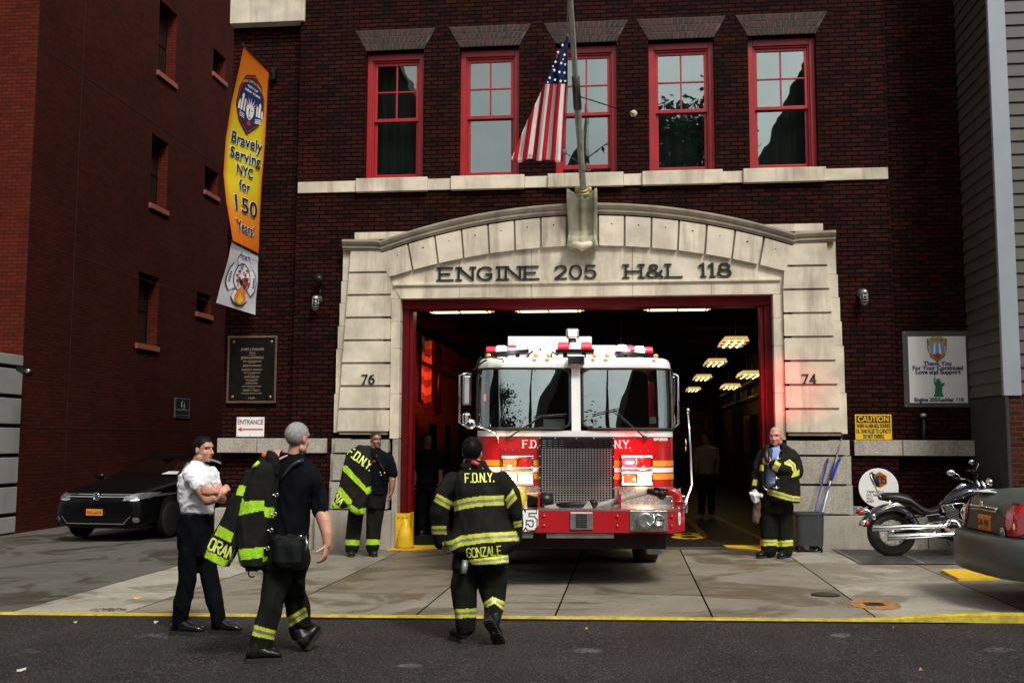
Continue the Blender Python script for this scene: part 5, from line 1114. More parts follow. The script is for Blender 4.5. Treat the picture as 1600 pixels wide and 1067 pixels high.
def head_detail(me, fr):
    c, Mx, k = fr; P = mverts(me); L = (P-np.array(c))@np.array(Mx)/k; N = mnorm(me)
    near = (np.abs(L[:, 0]) < .1) & (np.abs(L[:, 1]) < .14) & (np.abs(L[:, 2]) < .14); d = np.zeros(len(P))
    for sx in (-1, 1): d -= .011*np.exp(-((L[:, 0]-sx*.031)**2/.016**2+(L[:, 2]-.008)**2/.010**2))*(L[:, 1] > .04)
    d -= .004*np.exp(-(L[:, 0]**2/.02**2+(L[:, 2]+.065)**2/.0022**2))*(L[:, 1] > .06)
    d += .004*np.exp(-(L[:, 0]**2/.05**2+(L[:, 2]-.027)**2/.006**2))*(L[:, 1] > .05)
    P = P+N*(d*near*k)[:, None]; setv(me, P)
def head_paint(me, fr, idx, lips=3, dark=2, white=4, shade=None):
    c, Mx, k = fr; C = fcent(me); L = (C-np.array(c))@np.array(Mx)/k; near = (np.abs(L[:, 0]) < .1) & (L[:, 1] > .03) & (np.abs(L[:, 2]) < .14)
    for sx in (-1, 1):
        q = near & (((L[:, 0]-sx*.031)/.013)**2+((L[:, 2]-.006)/.0055)**2 < 1); idx[q] = white
        q = near & (((L[:, 0]-sx*.031)/.007)**2+((L[:, 2]-.006)/.0065)**2 < 1); idx[q] = dark
        q = near & (np.abs(L[:, 0]-sx*.033) < .020) & (np.abs(L[:, 2]-.027+abs(.15)*(np.abs(L[:, 0])-.03)**2*20) < .0032); idx[q] = dark
    q = near & (np.abs(L[:, 0]) < .022) & (np.abs(L[:, 2]+.064) < .009) & (L[:, 1] > .085); idx[q] = lips
    return idx
def hair(fig, fr, mat, cut=.0, th=.006, back=-.075, front=.055, curl=.0015, temple=-.02, name='hair', grow=1.0):
    c, Mx, k = fr; q = MB(); V = []; nu, nv = 56, 30; keep = {}
    def pt(a, b):
        ph = math.pi*(1-b)*.80; t = 2*math.pi*a; d = Vector((math.sin(ph)*math.cos(t), math.sin(ph)*math.sin(t), math.cos(ph)))
        p = Vector((0, -.012, .030))+Vector((d.x*(.077+th), d.y*(.096+th), d.z*(.090+th)*grow)); n_ = math.sin(a*251+b*77)*math.sin(b*203+a*31)
        return p+d*curl*n_, d
    idxs = {}
    def line(p):    # hair line height as a function of the angle: low at the back, high at the forehead
        y = p.y/.1
        if p.y > front-.0: return 1e9 if p.z < .078 else -1
        return temple+(.0)*0 if p.y > 0 else temple+(back-temple)*min(1, -p.y/.06)
    vs = [[pt(i/nu, j/nv)[0] for i in range(nu)] for j in range(nv+1)]
    for j in range(nv):
        for i in range(nu):
            P = [vs[j][i], vs[j][(i+1) % nu], vs[j+1][(i+1) % nu], vs[j+1][i]]; ce = sum(P, Vector())/4
            ok = ce.z > line(ce)
            if abs(ce.x) > .06 and -.035 < ce.y < .02 and ce.z < .012: ok = False
            if ce.y > .02 and ce.y <= front and ce.z < .022+ (ce.y-.02)*1.2: ok = False
            if ok:
                for p in P:
                    key = (round(p.x, 5), round(p.y, 5), round(p.z, 5))
                    if key not in idxs: idxs[key] = len(q.v); q.v.append(tuple(c+Mx@(p*k)))
                q.f.append(tuple(idxs[(round(p.x, 5), round(p.y, 5), round(p.z, 5))] for p in P)); q.m.append(0); q.sm.append(True)
    rh = random.Random(3); F0 = list(q.f); V0 = [Vector(p) for p in q.v]; ln = (.013 if th >= .005 else .006)*k
    for _ in range(2600 if th >= .003 else 500):
        fc = rh.choice(F0); w4 = [rh.random() for _ in range(4)]; s4 = sum(w4); p = sum((V0[i]*(w_/s4) for i, w_ in zip(fc, w4)), Vector()); nn = (p-(c+Mx@Vector((0, -.012, .03)))).normalized()
        tg = (Mx@Vector((rh.gauss(0, .4), rh.gauss(.25, .4), rh.gauss(.1, .3)))); tg = (tg-nn*tg.dot(nn)).normalized(); d_ = (tg+nn*rh.uniform(.25, .8)).normalized(); sd_ = d_.cross(nn).normalized()*.0018*k; L_ = ln*rh.uniform(.6, 1.3)
        q.add([p-sd_-nn*.002, p+sd_-nn*.002, p+d_*L_], [(0, 1, 2)])
    o = q.build(name, mat, fig.root)
    return o
def hand(mb, wrist, d, pn, side, k=1.0, curl=.5, spread=.05, thumb=.6):
    """palm + five fingers; d = pointing direction, pn = palm normal (towards curl), side = thumb direction"""
    d = Vector(d).normalized(); pn = Vector(pn); pn = (pn-d*pn.dot(d)).normalized(); sd_ = d.cross(pn); sd_ = sd_ if sd_.dot(Vector(side)) > 0 else -sd_
    w_ = Vector(wrist); rs = []
    for t, hw, ht in ((-.03, .024, .020), (0, .026, .019), (.03, .036, .016), (.06, .041, .0145), (.088, .040, .012), (.097, .034, .008)):
        rs.append([w_+d*t*k+sd_*(hw*math.cos(a)*k)+pn*(ht*math.sin(a)*k) for a in [i*6.283/12 for i in range(12)]])
    mb.rings(rs)
    for i, (o, L, r) in enumerate(((.030, .070, .0088), (.0105, .080, .0092), (-.0095, .073, .0088), (-.029, .058, .0078))):
        p = w_+(d*.088+sd_*o*1.0)*k; e = (d+sd_*spread*(1.5-i)*1.0).normalized(); pts = [p-e*.02*k, p]; a = 0
        for seg, fr_ in ((.45, .55), (.32, .9), (.23, .8)):
            a += curl*fr_*(1+.12*i); dd = e*math.cos(a)+pn*math.sin(a); p = p+dd*L*seg*k; pts.append(p)
        mb.tube(pts, [r*k, r*k*1.02, r*k, r*k*.92, r*k*.8], 9, round_=True)
    p = w_+(d*.018+sd_*.026+pn*.004)*k; e = (d*.65+sd_*(.75)+pn*.35).normalized(); pts = [p-e*.01*k, p]
    for L, b_ in ((.036, 0), (.030, .35), (.024, .6)):
        dd = (e*math.cos(b_*thumb)+(d*.6+pn*.8).normalized()*math.sin(b_*thumb)).normalized(); p = p+dd*L*k; pts.append(p)
    mb.tube(pts, [.013*k, .013*k, .0115*k, .010*k, .009*k], 9, round_=True)
m_skin_l = M('skin_light', (.50, .25, .17), .5, var=.12, vs=12, bump=.05); m_skin_t = M('skin_tan', (.40, .19, .12), .5, var=.12, vs=12, bump=.05)
m_skin_r = M('skin_ruddy', (.58, .25, .18), .5, var=.15, vs=14, bump=.05); m_skin_b = M('skin_brown', (.27, .125, .075), .45, var=.12, vs=12, bump=.05)
m_eye = M('eye_dark', (.02, .012, .01), .3, var=0); m_eyew = M('eye_white', (.50, .47, .45), .3, var=0); m_lip = M('lips', (.34, .12, .10), .5, var=0)
m_hairb = M('black_hair', (.005, .004, .0035), .55, var=.4, vs=60, spec=.15); m_hairg = M('grey_hair', (.30, .29, .28), .7, var=.35, vs=60, bump=.7, bs=300); m_hairf = M('cropped_fair_hair', (.45, .33, .24), .7, var=.2, vs=60, bump=.4, bs=300); m_hairs = M('cropped_black_hair', (.02, .015, .012), .75, var=.4, vs=80, bump=.5, bs=300)
def fabric(name, col, rough=.85, var=.25, bs=220): return M(name, col, rough, var=var*1.6, vs=7, bump=.6, bs=bs, spec=.04, bd=.004, dirt=.2)
m_turn = fabric('turnout_black', (.016, .016, .015)); m_turnp = fabric('turnout_trousers', (.014, .0145, .0115)); m_navy = fabric('navy_shirt', (.0058, .0062, .0085)); m_blk = fabric('black_trousers', (.004, .0045, .006)); m_tee = M('white_tee', (.72, .72, .76), .85, var=.04, vs=8, bump=.15, bs=200, bd=.002)
m_hi = M('lime_reflective', (.50, .66, .03), .45, var=.10, vs=14, dirt=.25); m_hiB = M('bright_lime_reflective', (.40, .70, .02), .45, var=.2, vs=30, dirt=.3, emit=.0); m_silver = M('silver_reflective', (.28, .30, .24), .4, .3, var=.15, vs=14); m_hiY = M('yellow_lime_reflective', (.62, .66, .06), .45, var=.12, vs=14, dirt=.35)
m_boot = M('black_leather', (.007, .007, .007), .36, spec=.3, var=.4, vs=14, bump=.3, bs=60, rv=.1); m_shoe = M('polished_black_shoe', (.008, .008, .009), .12, var=.1, coat=.8); m_sole = M('boot_sole', (.015, .015, .014), .8, var=.3, bump=.6)
m_blue = M('light_blue_shirt', (.24, .33, .62), .8, var=.08, vs=12, bump=.2, bs=200); m_letter = M('lime_letters', (.70, .80, .16), .5, var=.08)
m_clip = M('bright_clip', (.65, .65, .63), .2, .9); m_leather = M('black_strap', (.03, .03, .032), .35, var=.2)
FACE = lambda s: [s, s, m_eye, m_lip, m_eyew]
def body_finish(f, mb, fr, mats, voxel=.0055):
    me = fuse(mb, voxel, 2, .5); head_detail(me, fr); idx = np.zeros(len(me.polygons), int); head_paint(me, fr, idx); return finish(me, 'body', mats, f.root, idx)
def drape(f, bv, name, mat, draw, u0=0, off=.009, parent=None, tilt=None):
    """letters drawn in the picture plane at the figure's distance, then laid on the cloth surface"""
    q0 = MB(); draw(q0); q = MB(); out = MB(); o = Vector((0, 0, CH)); V = []
    for fc in q0.f:
        a, b, c, d = [Vector(q0.v[i]) for i in fc]; nn = max(1, int((b-a).length/.012)); mm = 2
        q.grid(lambda x, y: (a*(1-x)+b*x)*(1-y)+(d*(1-x)+c*x)*y, nn, mm)
    for p in q.v:
        p = Vector(p); d = (p-o).normalized(); h = bv.ray_cast(o, d)
        if h[0] is None: V.append(None)
        else: V.append(h[0]-d*(off+(0 if not tilt else 0)))
    good = [fc for fc in q.f if all(V[i] is not None for i in fc)]
    out.v = [tuple(v) if v is not None else (0, 0, 0) for v in V]; used = {}; V2 = []; F2 = []
    for fc in good:
        g_ = []
        for i in fc:
            if i not in used: used[i] = len(V2); V2.append(out.v[i])
            g_.append(used[i])
        F2.append(tuple(g_))
    out = MB(); out.add(V2, F2)
    return out.build(name, mat, f.root if parent is None else parent)
def textplane(f, u, v, ang=0, sh=0.):
    c = f.W(u, v, -.4*0); ca, sa = math.cos(ang), math.sin(ang)
    return lambda a, b, t: (c.x+a*ca-b*sa, f.Y-.5*t*0, c.z+a*sa+b*ca)
def boot(f, name, pts, hgt, mat, sole=None, top=None):
    """pts: heel (u,v,dy), toe (u,v,dy); v at the sole"""
    h = f.W(*pts[0]); t = f.W(*pts[1])
    for p_ in (h, t):
        if abs(p_.z-gz(p_.x)) < .07: p_.z = gz(p_.x)+.003
    d = (t-h); L = d.length; d.normalize(); up = Vector((0, 0, 1)); up = (up-d*up.dot(d)).normalized(); sd_ = d.cross(up); q = MB(); rs = []
    for k, hw, hh in ((-.00, .032, .065), (.04, .042, .095), (.25, .045, .115), (.42, .046, .105), (.6, .050, .082), (.78, .054, .072), (.92, .048, .060), (1.0, .028, .036)):
        c = h+d*L*k; rs.append([c+sd_*(hw*math.cos(a))+up*(.024+hh*(.5+.5*math.sin(a))) for a in [i*6.283/18 for i in range(18)]])
    q.rings(rs)
    if top: 
        a = f.W(*top[0]); r0, r1 = top[1]; q.tube([h+d*L*.22+up*.07, (h+d*L*.2+up*.1)*.5+a*.5, a], [r0, (r0+r1)/2, r1], 16, round_=True)
    o, bv = f.cloth(q, name, mat, voxel=.007, fold=.002, freq=16, smooth=2)
    q = MB(); n_ = 18; out = []
    for k, hw in ((-.02, .028), (.04, .042), (.3, .040), (.45, .040), (.65, .050), (.85, .050), (.97, .034), (1.02, .014)): out.append((L*k, hw))
    pl_ = [(a, b) for a, b in out]+[(a, -b) for a, b in out[::-1]]
    q.prism(pl_, lambda a, b, t_: h+d*a+sd_*b+up*(.030-t_), .030); s_ = q.build('sole', sole or m_sole, f.root, bevel=.004); return o
# ------------------------------------------------------------------ A: firefighter walking away in a navy shirt
def person_A():
    Y = 7.85; f = Fig(Y, 'firefighter', 'grey haired firefighter in navy shirt walking away with a coat over his shoulder', foot=(430, 1040)); z = lambda x, y: (250+x/2.603, 650+y/2.603)
    S = lambda *L: [(250+a/2.603, 250+b/2.603, 650+v/2.603, dy, hd) for a, b, v, dy, hd in L]
    B = MB(); fr = head(f, B, f.W(465.5, 685, 0), (.42, .88, -.02), .121)
    f.limb(B, [(463, 697, .0, 11.5), (461, 712, .0, 12.5), (458, 726, 0, 14)])
    f.secs(B, S((455, 605, 200, .0, .10), (455, 600, 300, 0, .11), (460, 590, 480, 0, .11), (455, 585, 540, 0, .11)))
    f.limb(B, [(489, 744, 0, 9.5), (499, 775, .02, 9.5), (501, 800, .02, 9.5)]); f.limb(B, [(500, 795, .02, 11), (507, 815, -.02, 11.2), (511, 835, -.05, 8.6), (511.5, 851, -.06, 6.6)])
    hand(B, f.W(511.5, 851, -.06), (-.12, -.25, -1), (-.9, .1, -.1), (-.2, -1, .0), 1.0, .55, .08)
    f.limb(B, [(430, 741, 0, 12), (416, 782, -.10, 10)]); f.limb(B, [(416, 782, -.10, 10), (420, 745, -.16, 8), (427, 722, -.15, 6.5)])
    hand(B, f.W(427, 722, -.15), (.1, .4, 1), (.2, .9, 0), (1, 0, 0), .95, 1.1)
    f.limb(B, [(446, 850, 0, 15), (424, 935, -.02, 10), (408, 1008, -.05, 7)]); f.limb(B, [(464, 850, .08, 13), (462, 925, .26, 9), (469, 980, .41, 7)])
    body_finish(f, B, fr, FACE(m_skin_l)); hair(f, fr, m_hairg, back=-.07, th=.004, curl=.0015)
    q = MB(); f.secs(q, S((505, 575, 150, 0, .075), (490, 595, 170, 0, .10), (455, 618, 195, 0, .13), (443, 636, 228, 0, .14), (442, 630, 270, 0, .145), (450, 614, 330, 0, .14), (453, 606, 400, 0, .14), (450, 600, 470, 0, .14), (446, 598, 500, 0, .14)), e=2.5)
    f.limb(q, [(484, 737, 0, 15), (494, 752, .0, 16), (499, 775, .02, 14.5), (501, 798, .02, 14)]); f.limb(q, [(434, 735, 0, 14), (424, 758, -.05, 13), (418, 778, -.10, 12)])
    q.torus(f.W(462, 711, 0), (.1, -.25, 1), .063, .013, 20, 8)
    f.cloth(q, 'shirt', [m_navy], fold=.013, freq=8, seed=1., voxel=.008)
    q = MB(); f.secs(q, S((440, 604, 478, 0, .15), (440, 602, 500, 0, .155), (425, 598, 540, .02, .165), (415, 592, 585, .03, .17), (412, 585, 620, .04, .17)), e=2.4)
    f.limb(q, [(441, 868, .0, 25), (429, 915, -.02, 21.5), (422, 945, -.03, 20.5), (413, 985, -.05, 19.5), (407, 1008, -.05, 17.5)], 20)
    f.limb(q, [(460, 862, .08, 24), (460, 905, .20, 22), (461, 930, .28, 20), (467, 960, .36, 18.5), (469, 984, .42, 17.5)], 20)
    pt = band(z(368, 843), z(472, 873), z(464, 910), z(358, 888))+band(z(495, 832), z(592, 775), z(602, 812), z(510, 868))
    f.cloth(q, 'turnout_trousers', [m_turnp, m_hiY, m_silver], fold=.019, freq=7, paint=pt, seed=2.)
    q = MB(); f.secs(q, S((438, 603, 483, 0, .162), (438, 602, 500, 0, .164)), e=2.4); f.cloth(q, 'belt', [m_leather], fold=0, voxel=.009)
    q = MB(); f.secs(q, S((478, 560, 492, -.17, .03), (468, 575, 520, -.18, .05), (460, 572, 590, -.18, .055), (472, 560, 616, -.17, .04)), e=3); f.cloth(q, 'belt_pouch', [fabric('black_nylon', (.012, .013, .014), .6)], fold=.006, freq=12, voxel=.007)
    q = MB(); pts = [z(583, 180), z(560, 186), z(535, 203), z(510, 232), z(490, 262)]; 
    P = [f.W(u, v, -.155+.03*(i == 0)) for i, (u, v) in enumerate(pts)]; q.tube(P, .014, 6); o = q.build('radio_strap', m_leather, f.root); 
    q = MB(); q.tube([f.W(*z(592, 490), -.12), f.W(*z(598, 520), -.14), f.W(*z(590, 555), -.14)], .008, 6); q.ell(f.W(*z(572, 489), -.16), (.012, .008, .012)); q.build('belt_clip', m_clip, f.root)
    boot(f, 'boot', [(384, 1038, -.10), (441, 1032, -.02)], .1, m_boot, top=((407, 1003, -.05), (.055, .062)))
    boot(f, 'boot', [(478, 1013, .36), (501, 980, .48)], .1, m_boot, top=((468, 978, .40), (.055, .06)))
    # the coat over the shoulder is its own thing
    g = Fig(Y-.22, 'turnout_coat', 'black turnout coat with bright lime bands carried over the shoulder, lettered ORAN', 'coat', foot=(405, 880))
    q = MB(); g.secs(q, [(250+a/2.603, 250+b/2.603, 650+v/2.603, dy, hd) for a, b, v, dy, hd in ((428, 470, 148, .08, .03), (408, 482, 168, .05, .07), (385, 476, 210, .02, .10), (362, 472, 270, 0, .11), (340, 466, 340, 0, .12), (322, 462, 420, 0, .13), (320, 448, 500, 0, .13), (322, 430, 560, 0, .13), (330, 424, 606, 0, .12), (350, 405, 624, 0, .08))], e=2.6)
    g.secs(q, [(250+a/2.603, 250+b/2.603, 650+v/2.603, dy, hd) for a, b, v, dy, hd in ((345, 400, 220, .0, .06), (322, 400, 285, -.0, .08), (285, 380, 350, 0, .09), (258, 360, 410, 0, .09), (232, 345, 460, 0, .09), (208, 335, 515, 0, .085))], e=2.6)
    # flared tail with the name panel
    tl = [z(222, 478), z(205, 508), z(183, 572), z(222, 592), z(272, 617), z(300, 560), z(330, 500), z(300, 470)]
    P3 = [g.W(u, v, -.02) for u, v in tl]; q.add([p+Vector((0, -.055, 0)) for p in P3]+[p+Vector((0, .055, 0)) for p in P3], [tuple(range(7, -1, -1)), tuple(range(8, 16))]+[(i, (i+1) % 8, (i+1) % 8+8, i+8) for i in range(8)])
    pt = [([z(336, 347), z(423, 341), z(423, 382), z(322, 402), z(330, 368)], 1), ([z(424, 369), z(466, 372), z(462, 413), z(424, 410)], 1), ([z(319, 541), z(422, 532), z(422, 574), z(324, 586)], 1), ([z(418, 572), z(440, 572), z(438, 588), z(418, 590)], 1),
          ([z(322, 280), z(350, 284), z(338, 326), z(308, 318)], 1), ([z(334, 334), z(342, 338), z(330, 402), z(320, 402)], 1), ([z(240, 443), z(300, 476), z(287, 514), z(222, 482)], 1), ([z(192, 541), z(282, 588), z(272, 620), z(180, 573)], 1), ([z(282, 570), z(332, 594), z(328, 614), z(280, 596)], 1)]
    pt2 = [([z(340, 357), z(423, 352), z(423, 368), z(336, 376)], 2), ([z(320, 552), z(421, 544), z(421, 560), z(322, 572)], 2)]
    o, bv = g.cloth(q, 'coat_shell', [m_turn, m_hiB, M('lime_tape_dark', (.30, .68, .02), .45, var=.2, vs=40)], fold=.012, freq=7, paint=pt+pt2, seed=3., voxel=.0075, smooth=2)
    drape(g, bv, 'name_lettering', m_letter, lambda q_: strokes(q_, 'ORAN', textplane(g, 250+232/2.603, 650+556/2.603, R(-24)), .018, 0, .085, hw=.17, block=True, wid=.5, gap=.18, fit=.20), off=.010)
    q = MB()
    for x, y in ((474, 320), (467, 398), (452, 464), (438, 537)): c = g.W(*z(x, y), -.05); q.torus(c, (0, 1, 0), .013, .004, 14, 6); q.tube([c-Vector((.05, 0, 0)), c-Vector((.012, 0, 0))], .006, 6)
    q.split('metal_clasp', m_clip, g.root)
    q = MB(); q.torus(g.W(*z(374, 638), 0), (0, 1, 0), .028, .006, 16, 6, a0=2.4, a1=7); q.tube([g.W(*z(350, 620)), g.W(*z(398, 622))], .018, 8); q.build('hanging_loop', m_leather, g.root)
    q = MB(); g.secs(q, [(250+a/2.603, 250+b/2.603, 650+v/2.603, dy, hd) for a, b, v, dy, hd in ((418, 434, 148, .0, .02), (414, 433, 158, .0, .025), (416, 430, 168, .0, .02))]); g.cloth(q, 'orange_tag', [M('orange_tag', (.75, .13, .02), .6)], fold=0, voxel=.006)
    q = MB(); g.secs(q, [(250+a/2.603, 250+b/2.603, 650+v/2.603, dy, hd) for a, b, v, dy, hd in ((436, 462, 140, .0, .03), (432, 480, 165, .0, .05), (436, 486, 200, .0, .05), (446, 480, 240, .0, .04))]); g.cloth(q, 'collar', [m_turn], fold=.008, freq=14, voxel=.0075)
    q = MB(); q.tube([g.W(*z(379, 210), -.06), g.W(*z(388, 200), -.08), g.W(*z(402, 186), -.06)], .014, 8); q.build('lime_tab', m_hiB, g.root)
person_A()
# ------------------------------------------------------------------ W: man in a white tee shirt, arms folded
def person_W():
    Y = 8.92; f = Fig(Y, 'person', 'dark haired man in white tee shirt and black trousers with folded arms', foot=(315, 985)); z = lambda x, y: (250+x/2.603, 650+y/2.603)
    q9 = lambda x, y: (270+x/5.933, 670+y/5.933)
    B = MB(); fr = head(f, B, f.W(318, 702, 0), (.96, -.30, -.04), .113)
    f.limb(B, [(312, 716, 0, 9.5), (309, 727, 0, 10.5), (308, 738, 0, 12)])
    f.secs(B, [(288, 332, 745, 0, .10), (285, 333, 775, 0, .10), (289, 330, 802, 0, .10)])
    f.limb(B, [(301, 746, -.13, 7), (312, 763, -.19, 8.8), (325, 781, -.20, 8.6)]); f.limb(B, [(325, 781, -.20, 8.8), (334, 777, -.20, 8.8), (343, 771, -.16, 6.0)])
    hand(B, f.W(342, 772, -.16), (.45, .5, .5), (-.2, .8, -.3), (0, -.3, 1), .9, .6)
    f.limb(B, [(333, 744, .12, 8.5), (341, 764, .06, 8), (346, 779, -.05, 7.8)]); f.limb(B, [(346, 779, -.05, 8), (343, 774, -.14, 7), (336.5, 768, -.20, 5.4)])
    hand(B, f.W(337, 768, -.235), (-.85, -.15, .15), (0, .9, -.2), (0, 0, 1), .9, .35)
    f.limb(B, [(298, 830, -.05, 13), (291, 905, -.05, 9.5), (279, 970, -.05, 6)]); f.limb(B, [(316, 830, .07, 12), (330, 905, .04, 9), (343, 968, .02, 6)])
    body_finish(f, B, fr, FACE(m_skin_l)); hair(f, fr, m_hairb, back=-.06, temple=.0, th=.004, front=.058, grow=1.05)
    q = MB(); S = [(301.5, 318.5, 719.5, 0, .065), (299, 321.5, 725, 0, .085), (290, 330, 732, 0, .15), (283.5, 335.5, 742, 0, .18), (280, 337.5, 754, 0, .175), (279.5, 337, 767, 0, .165), (281.5, 333.5, 780, 0, .150), (284, 332.5, 793, 0, .14), (286, 333, 802, 0, .138)]
    f.secs(q, S, e=2.3); f.limb(q, [(297, 741, -.12, 12.5), (303.5, 750, -.17, 12), (309.5, 758, -.19, 11.6)]); f.limb(q, [(331, 738, .10, 10), (335.5, 748, .10, 9.8), (337.5, 756, .08, 9.4)])
    f.cloth(q, 'tee_shirt', [m_tee], fold=.011, freq=11, seed=6., asp=1.3, voxel=.0075)
    q = MB(); f.secs(q, [(284.5, 331.8, 801, 0, .142), (281, 332, 812, 0, .148), (278.8, 332.6, 830, 0, .155), (280, 331, 850, 0, .15), (284, 330, 868, 0, .13)], e=2.3)
    f.limb(q, [(297.5, 855, -.06, 17), (294, 890, -.06, 16), (289, 925, -.06, 14.2), (282.5, 955, -.06, 13.2), (279, 973, -.06, 12.8)], 18); f.limb(q, [(315, 855, .06, 15.5), (324, 888, .05, 14.5), (331, 915, .04, 14), (338, 950, .02, 12.6), (342.5, 971, .02, 12)], 18)
    f.cloth(q, 'trousers', [m_blk], fold=.014, freq=8, seed=8.)
    q = MB(); f.secs(q, [(284.2, 332.3, 798.5, 0, .146), (284, 332.4, 804.5, 0, .147)], e=2.3); f.cloth(q, 'belt', [m_leather], fold=0, voxel=.007, smooth=1)
    q = MB(); q.box(f.W(329, 0).x, f.W(333.5, 0).x+.004, Y-.10, Y-.06, f.W(0, 807).z, f.W(0, 800).z); q.build('belt_buckle', m_clip, f.root, bevel=.004)
    boot(f, 'shoe', [(268, 989, -.05), (318, 985.5, -.10)], .08, m_shoe, top=((280, 972, -.05), (.042, .045))); boot(f, 'shoe', [(331, 989.5, .03), (377, 986.5, -.02)], .08, m_shoe, top=((344, 970, .02), (.042, .045)))
person_W()
# ------------------------------------------------------------------ G: firefighter seen from behind
def person_G():
    Y = 8.65; f = Fig(Y, 'firefighter', 'firefighter seen from behind in a black turnout coat lettered F.D.N.Y.', foot=(740, 1000)); z = lambda x, y: (650+x/3.05, 680+y/3.05)
    S = lambda *L: [(650+a/3.05, 650+b/3.05, 680+v/3.05, dy, hd) for a, b, v, dy, hd in L]
    B = MB(); fr = head(f, B, f.W(738, 707, .0), (.05, 1, -.12), .117); f.limb(B, [(738, 720, 0, 10.5), (739, 734, 0, 11), (740, 748, 0, 14)])
    f.secs(B, S((215, 385, 210, .0, .11), (215, 400, 330, 0, .12), (215, 405, 520, 0, .12))); f.limb(B, [(705, 752, 0, 10), (690, 800, 0, 8.5), (692, 842, .1, 6.5)]); f.limb(B, [(785, 752, 0, 10), (802, 798, .05, 8.5), (806, 835, .16, 6.5)])
    hand(B, f.W(692, 844, .10), (.1, .3, -1), (.9, .3, 0), (0, 1, 0), .95, .6); hand(B, f.W(806, 838, .16), (-.1, .4, -1), (-.9, .3, 0), (0, 1, 0), .95, .6)
    f.limb(B, [(725, 860, 0, 15), (725, 920, 0, 12), (727, 985, 0, 8)]); f.limb(B, [(768, 860, 0, 15), (770, 922, 0, 12), (771, 965, -.12, 8)])
    body_finish(f, B, fr, FACE(m_skin_t)); hair(f, fr, m_hairb, back=-.085, th=.010, curl=.002, temple=-.01, grow=1.03)
    q = MB(); f.secs(q, S((238, 330, 118, .0, .075), (232, 345, 140, .0, .085), (222, 358, 160, .0, .10), (195, 390, 185, .01, .14), (182, 412, 215, .01, .17), (180, 424, 260, .01, .19), (181, 430, 320, .01, .195), (178, 440, 390, .01, .20), (172, 455, 440, .01, .21), (150, 486, 485, .01, .22), (138, 492, 515, .01, .225), (158, 470, 545, .0, .22), (185, 446, 562, 0, .21), (225, 444, 575, -.06, .17), (240, 443, 590, -.10, .13), (262, 440, 612, -.12, .11)), e=2.3)
    f.limb(q, [(708, 753, .0, 16), (694, 772, .0, 17.5), (687.5, 800, .0, 17), (688, 822, .03, 15.5), (690, 845, .08, 13.5)], 18); f.limb(q, [(783, 752, .0, 16), (796, 772, .0, 17), (802, 797, .04, 16.5), (803, 818, .10, 15), (802, 838, .14, 13.5)], 18)
    q.torus(f.W(739.5, 727, .0), (0, -.35, 1), .088, .022, 24, 8)
    c_t = lambda C: C[:, 0] > 0
    pt = bandpoly([z(182, 314), z(230, 300), z(300, 290), z(420, 284)], [z(184, 362), z(235, 349), z(300, 338), z(422, 333)])+band(z(100, 276), z(184, 322), z(178, 364), z(84, 314))+band(z(74, 431), z(146, 431), z(146, 472), z(74, 472))
    pt += band(z(424, 306), z(462, 256), z(482, 300), z(436, 348))+band(z(462, 412), z(504, 405), z(504, 432), z(470, 440))+bandpoly([z(126, 508), z(168, 500), z(212, 478), z(320, 465), z(478, 456)], [z(126, 545), z(160, 556), z(212, 528), z(320, 512), z(496, 502)])+[([z(232, 596), z(440, 568), z(442, 606), z(300, 618), z(262, 616)], 1), ([z(246, 604), z(440, 580), z(440, 592), z(256, 610)], 2)]
    o, bv = f.cloth(q, 'turnout_coat', [m_turn, m_hiY, m_silver], fold=.013, freq=6, paint=pt, seed=11., voxel=.008)
    drape(f, bv, 'lettering', m_letter, lambda q_: strokes(q_, 'F.D.N.Y.', textplane(f, *z(304, 222), R(2)), 0, 0, .072, hw=.15, block=True, wid=.56, gap=.18, fit=.245))
    drape(f, bv, 'name_lettering', m_hiY, lambda q_: strokes(q_, 'GONZALE', textplane(f, *z(326, 575), R(5)), 0, 0, .072, hw=.13, block=True, wid=.62, gap=.2, fit=.29))
    q = MB(); q.tube([f.W(*z(268, 128), -.10), f.W(*z(285, 133), -.115), f.W(*z(297, 140), -.11)], .018, 8); q.build('red_collar_tab', M('red_tab', (.6, .06, .04), .6), f.root)
    q = MB(); [q.ell(f.W(*z(x, y), -.13), (.007, .006, .007)) for x, y in ((256, 161), (318, 158))]; q.build('snap', m_clip, f.root)
    q = MB(); f.secs(q, S((178, 436, 545, 0, .15), (170, 434, 590, 0, .15), (167, 432, 630, 0, .15), (172, 430, 645, 0, .12)), e=2.4)
    f.limb(q, [(727, 893, 0, 21.5), (724.5, 920, 0, 20.5), (725, 950, 0, 18.5), (726.5, 976, 0, 16.5)], 20); f.limb(q, [(768, 893, 0, 22), (770, 918, .02, 21.5), (771, 938, -.02, 19), (771, 953, -.07, 17)], 20)
    pt = band(z(174, 828), z(290, 823), z(290, 866), z(178, 872))+band(z(316, 800), z(366, 768), z(374, 800), z(326, 826))+band(z(366, 768), z(426, 792), z(420, 836), z(374, 800))
    f.cloth(q, 'turnout_trousers', [m_turnp, m_hiY, m_silver], fold=.013, freq=7, paint=pt, seed=13.)
    q = MB(); a = f.W(*z(236, 596), -.17); b_ = f.W(*z(226, 657), -.20); q.tube([a, b_], .028, 4); q.build('hanging_strap', m_silver, f.root)
    boot(f, 'boot', [(726, 1001, -.05), (708, 990, .21)], .1, m_boot, top=((727, 968, 0), (.056, .062)))
    # raised right boot, sole towards the viewer
    q = MB(); f.limb(q, [(771, 948, -.05, 14.5), (770, 962, -.10, 14), (768, 972, -.14, 12.5)], 16)
    h, t = f.W(763, 968, -.24), f.W(783, 1006, -.02)
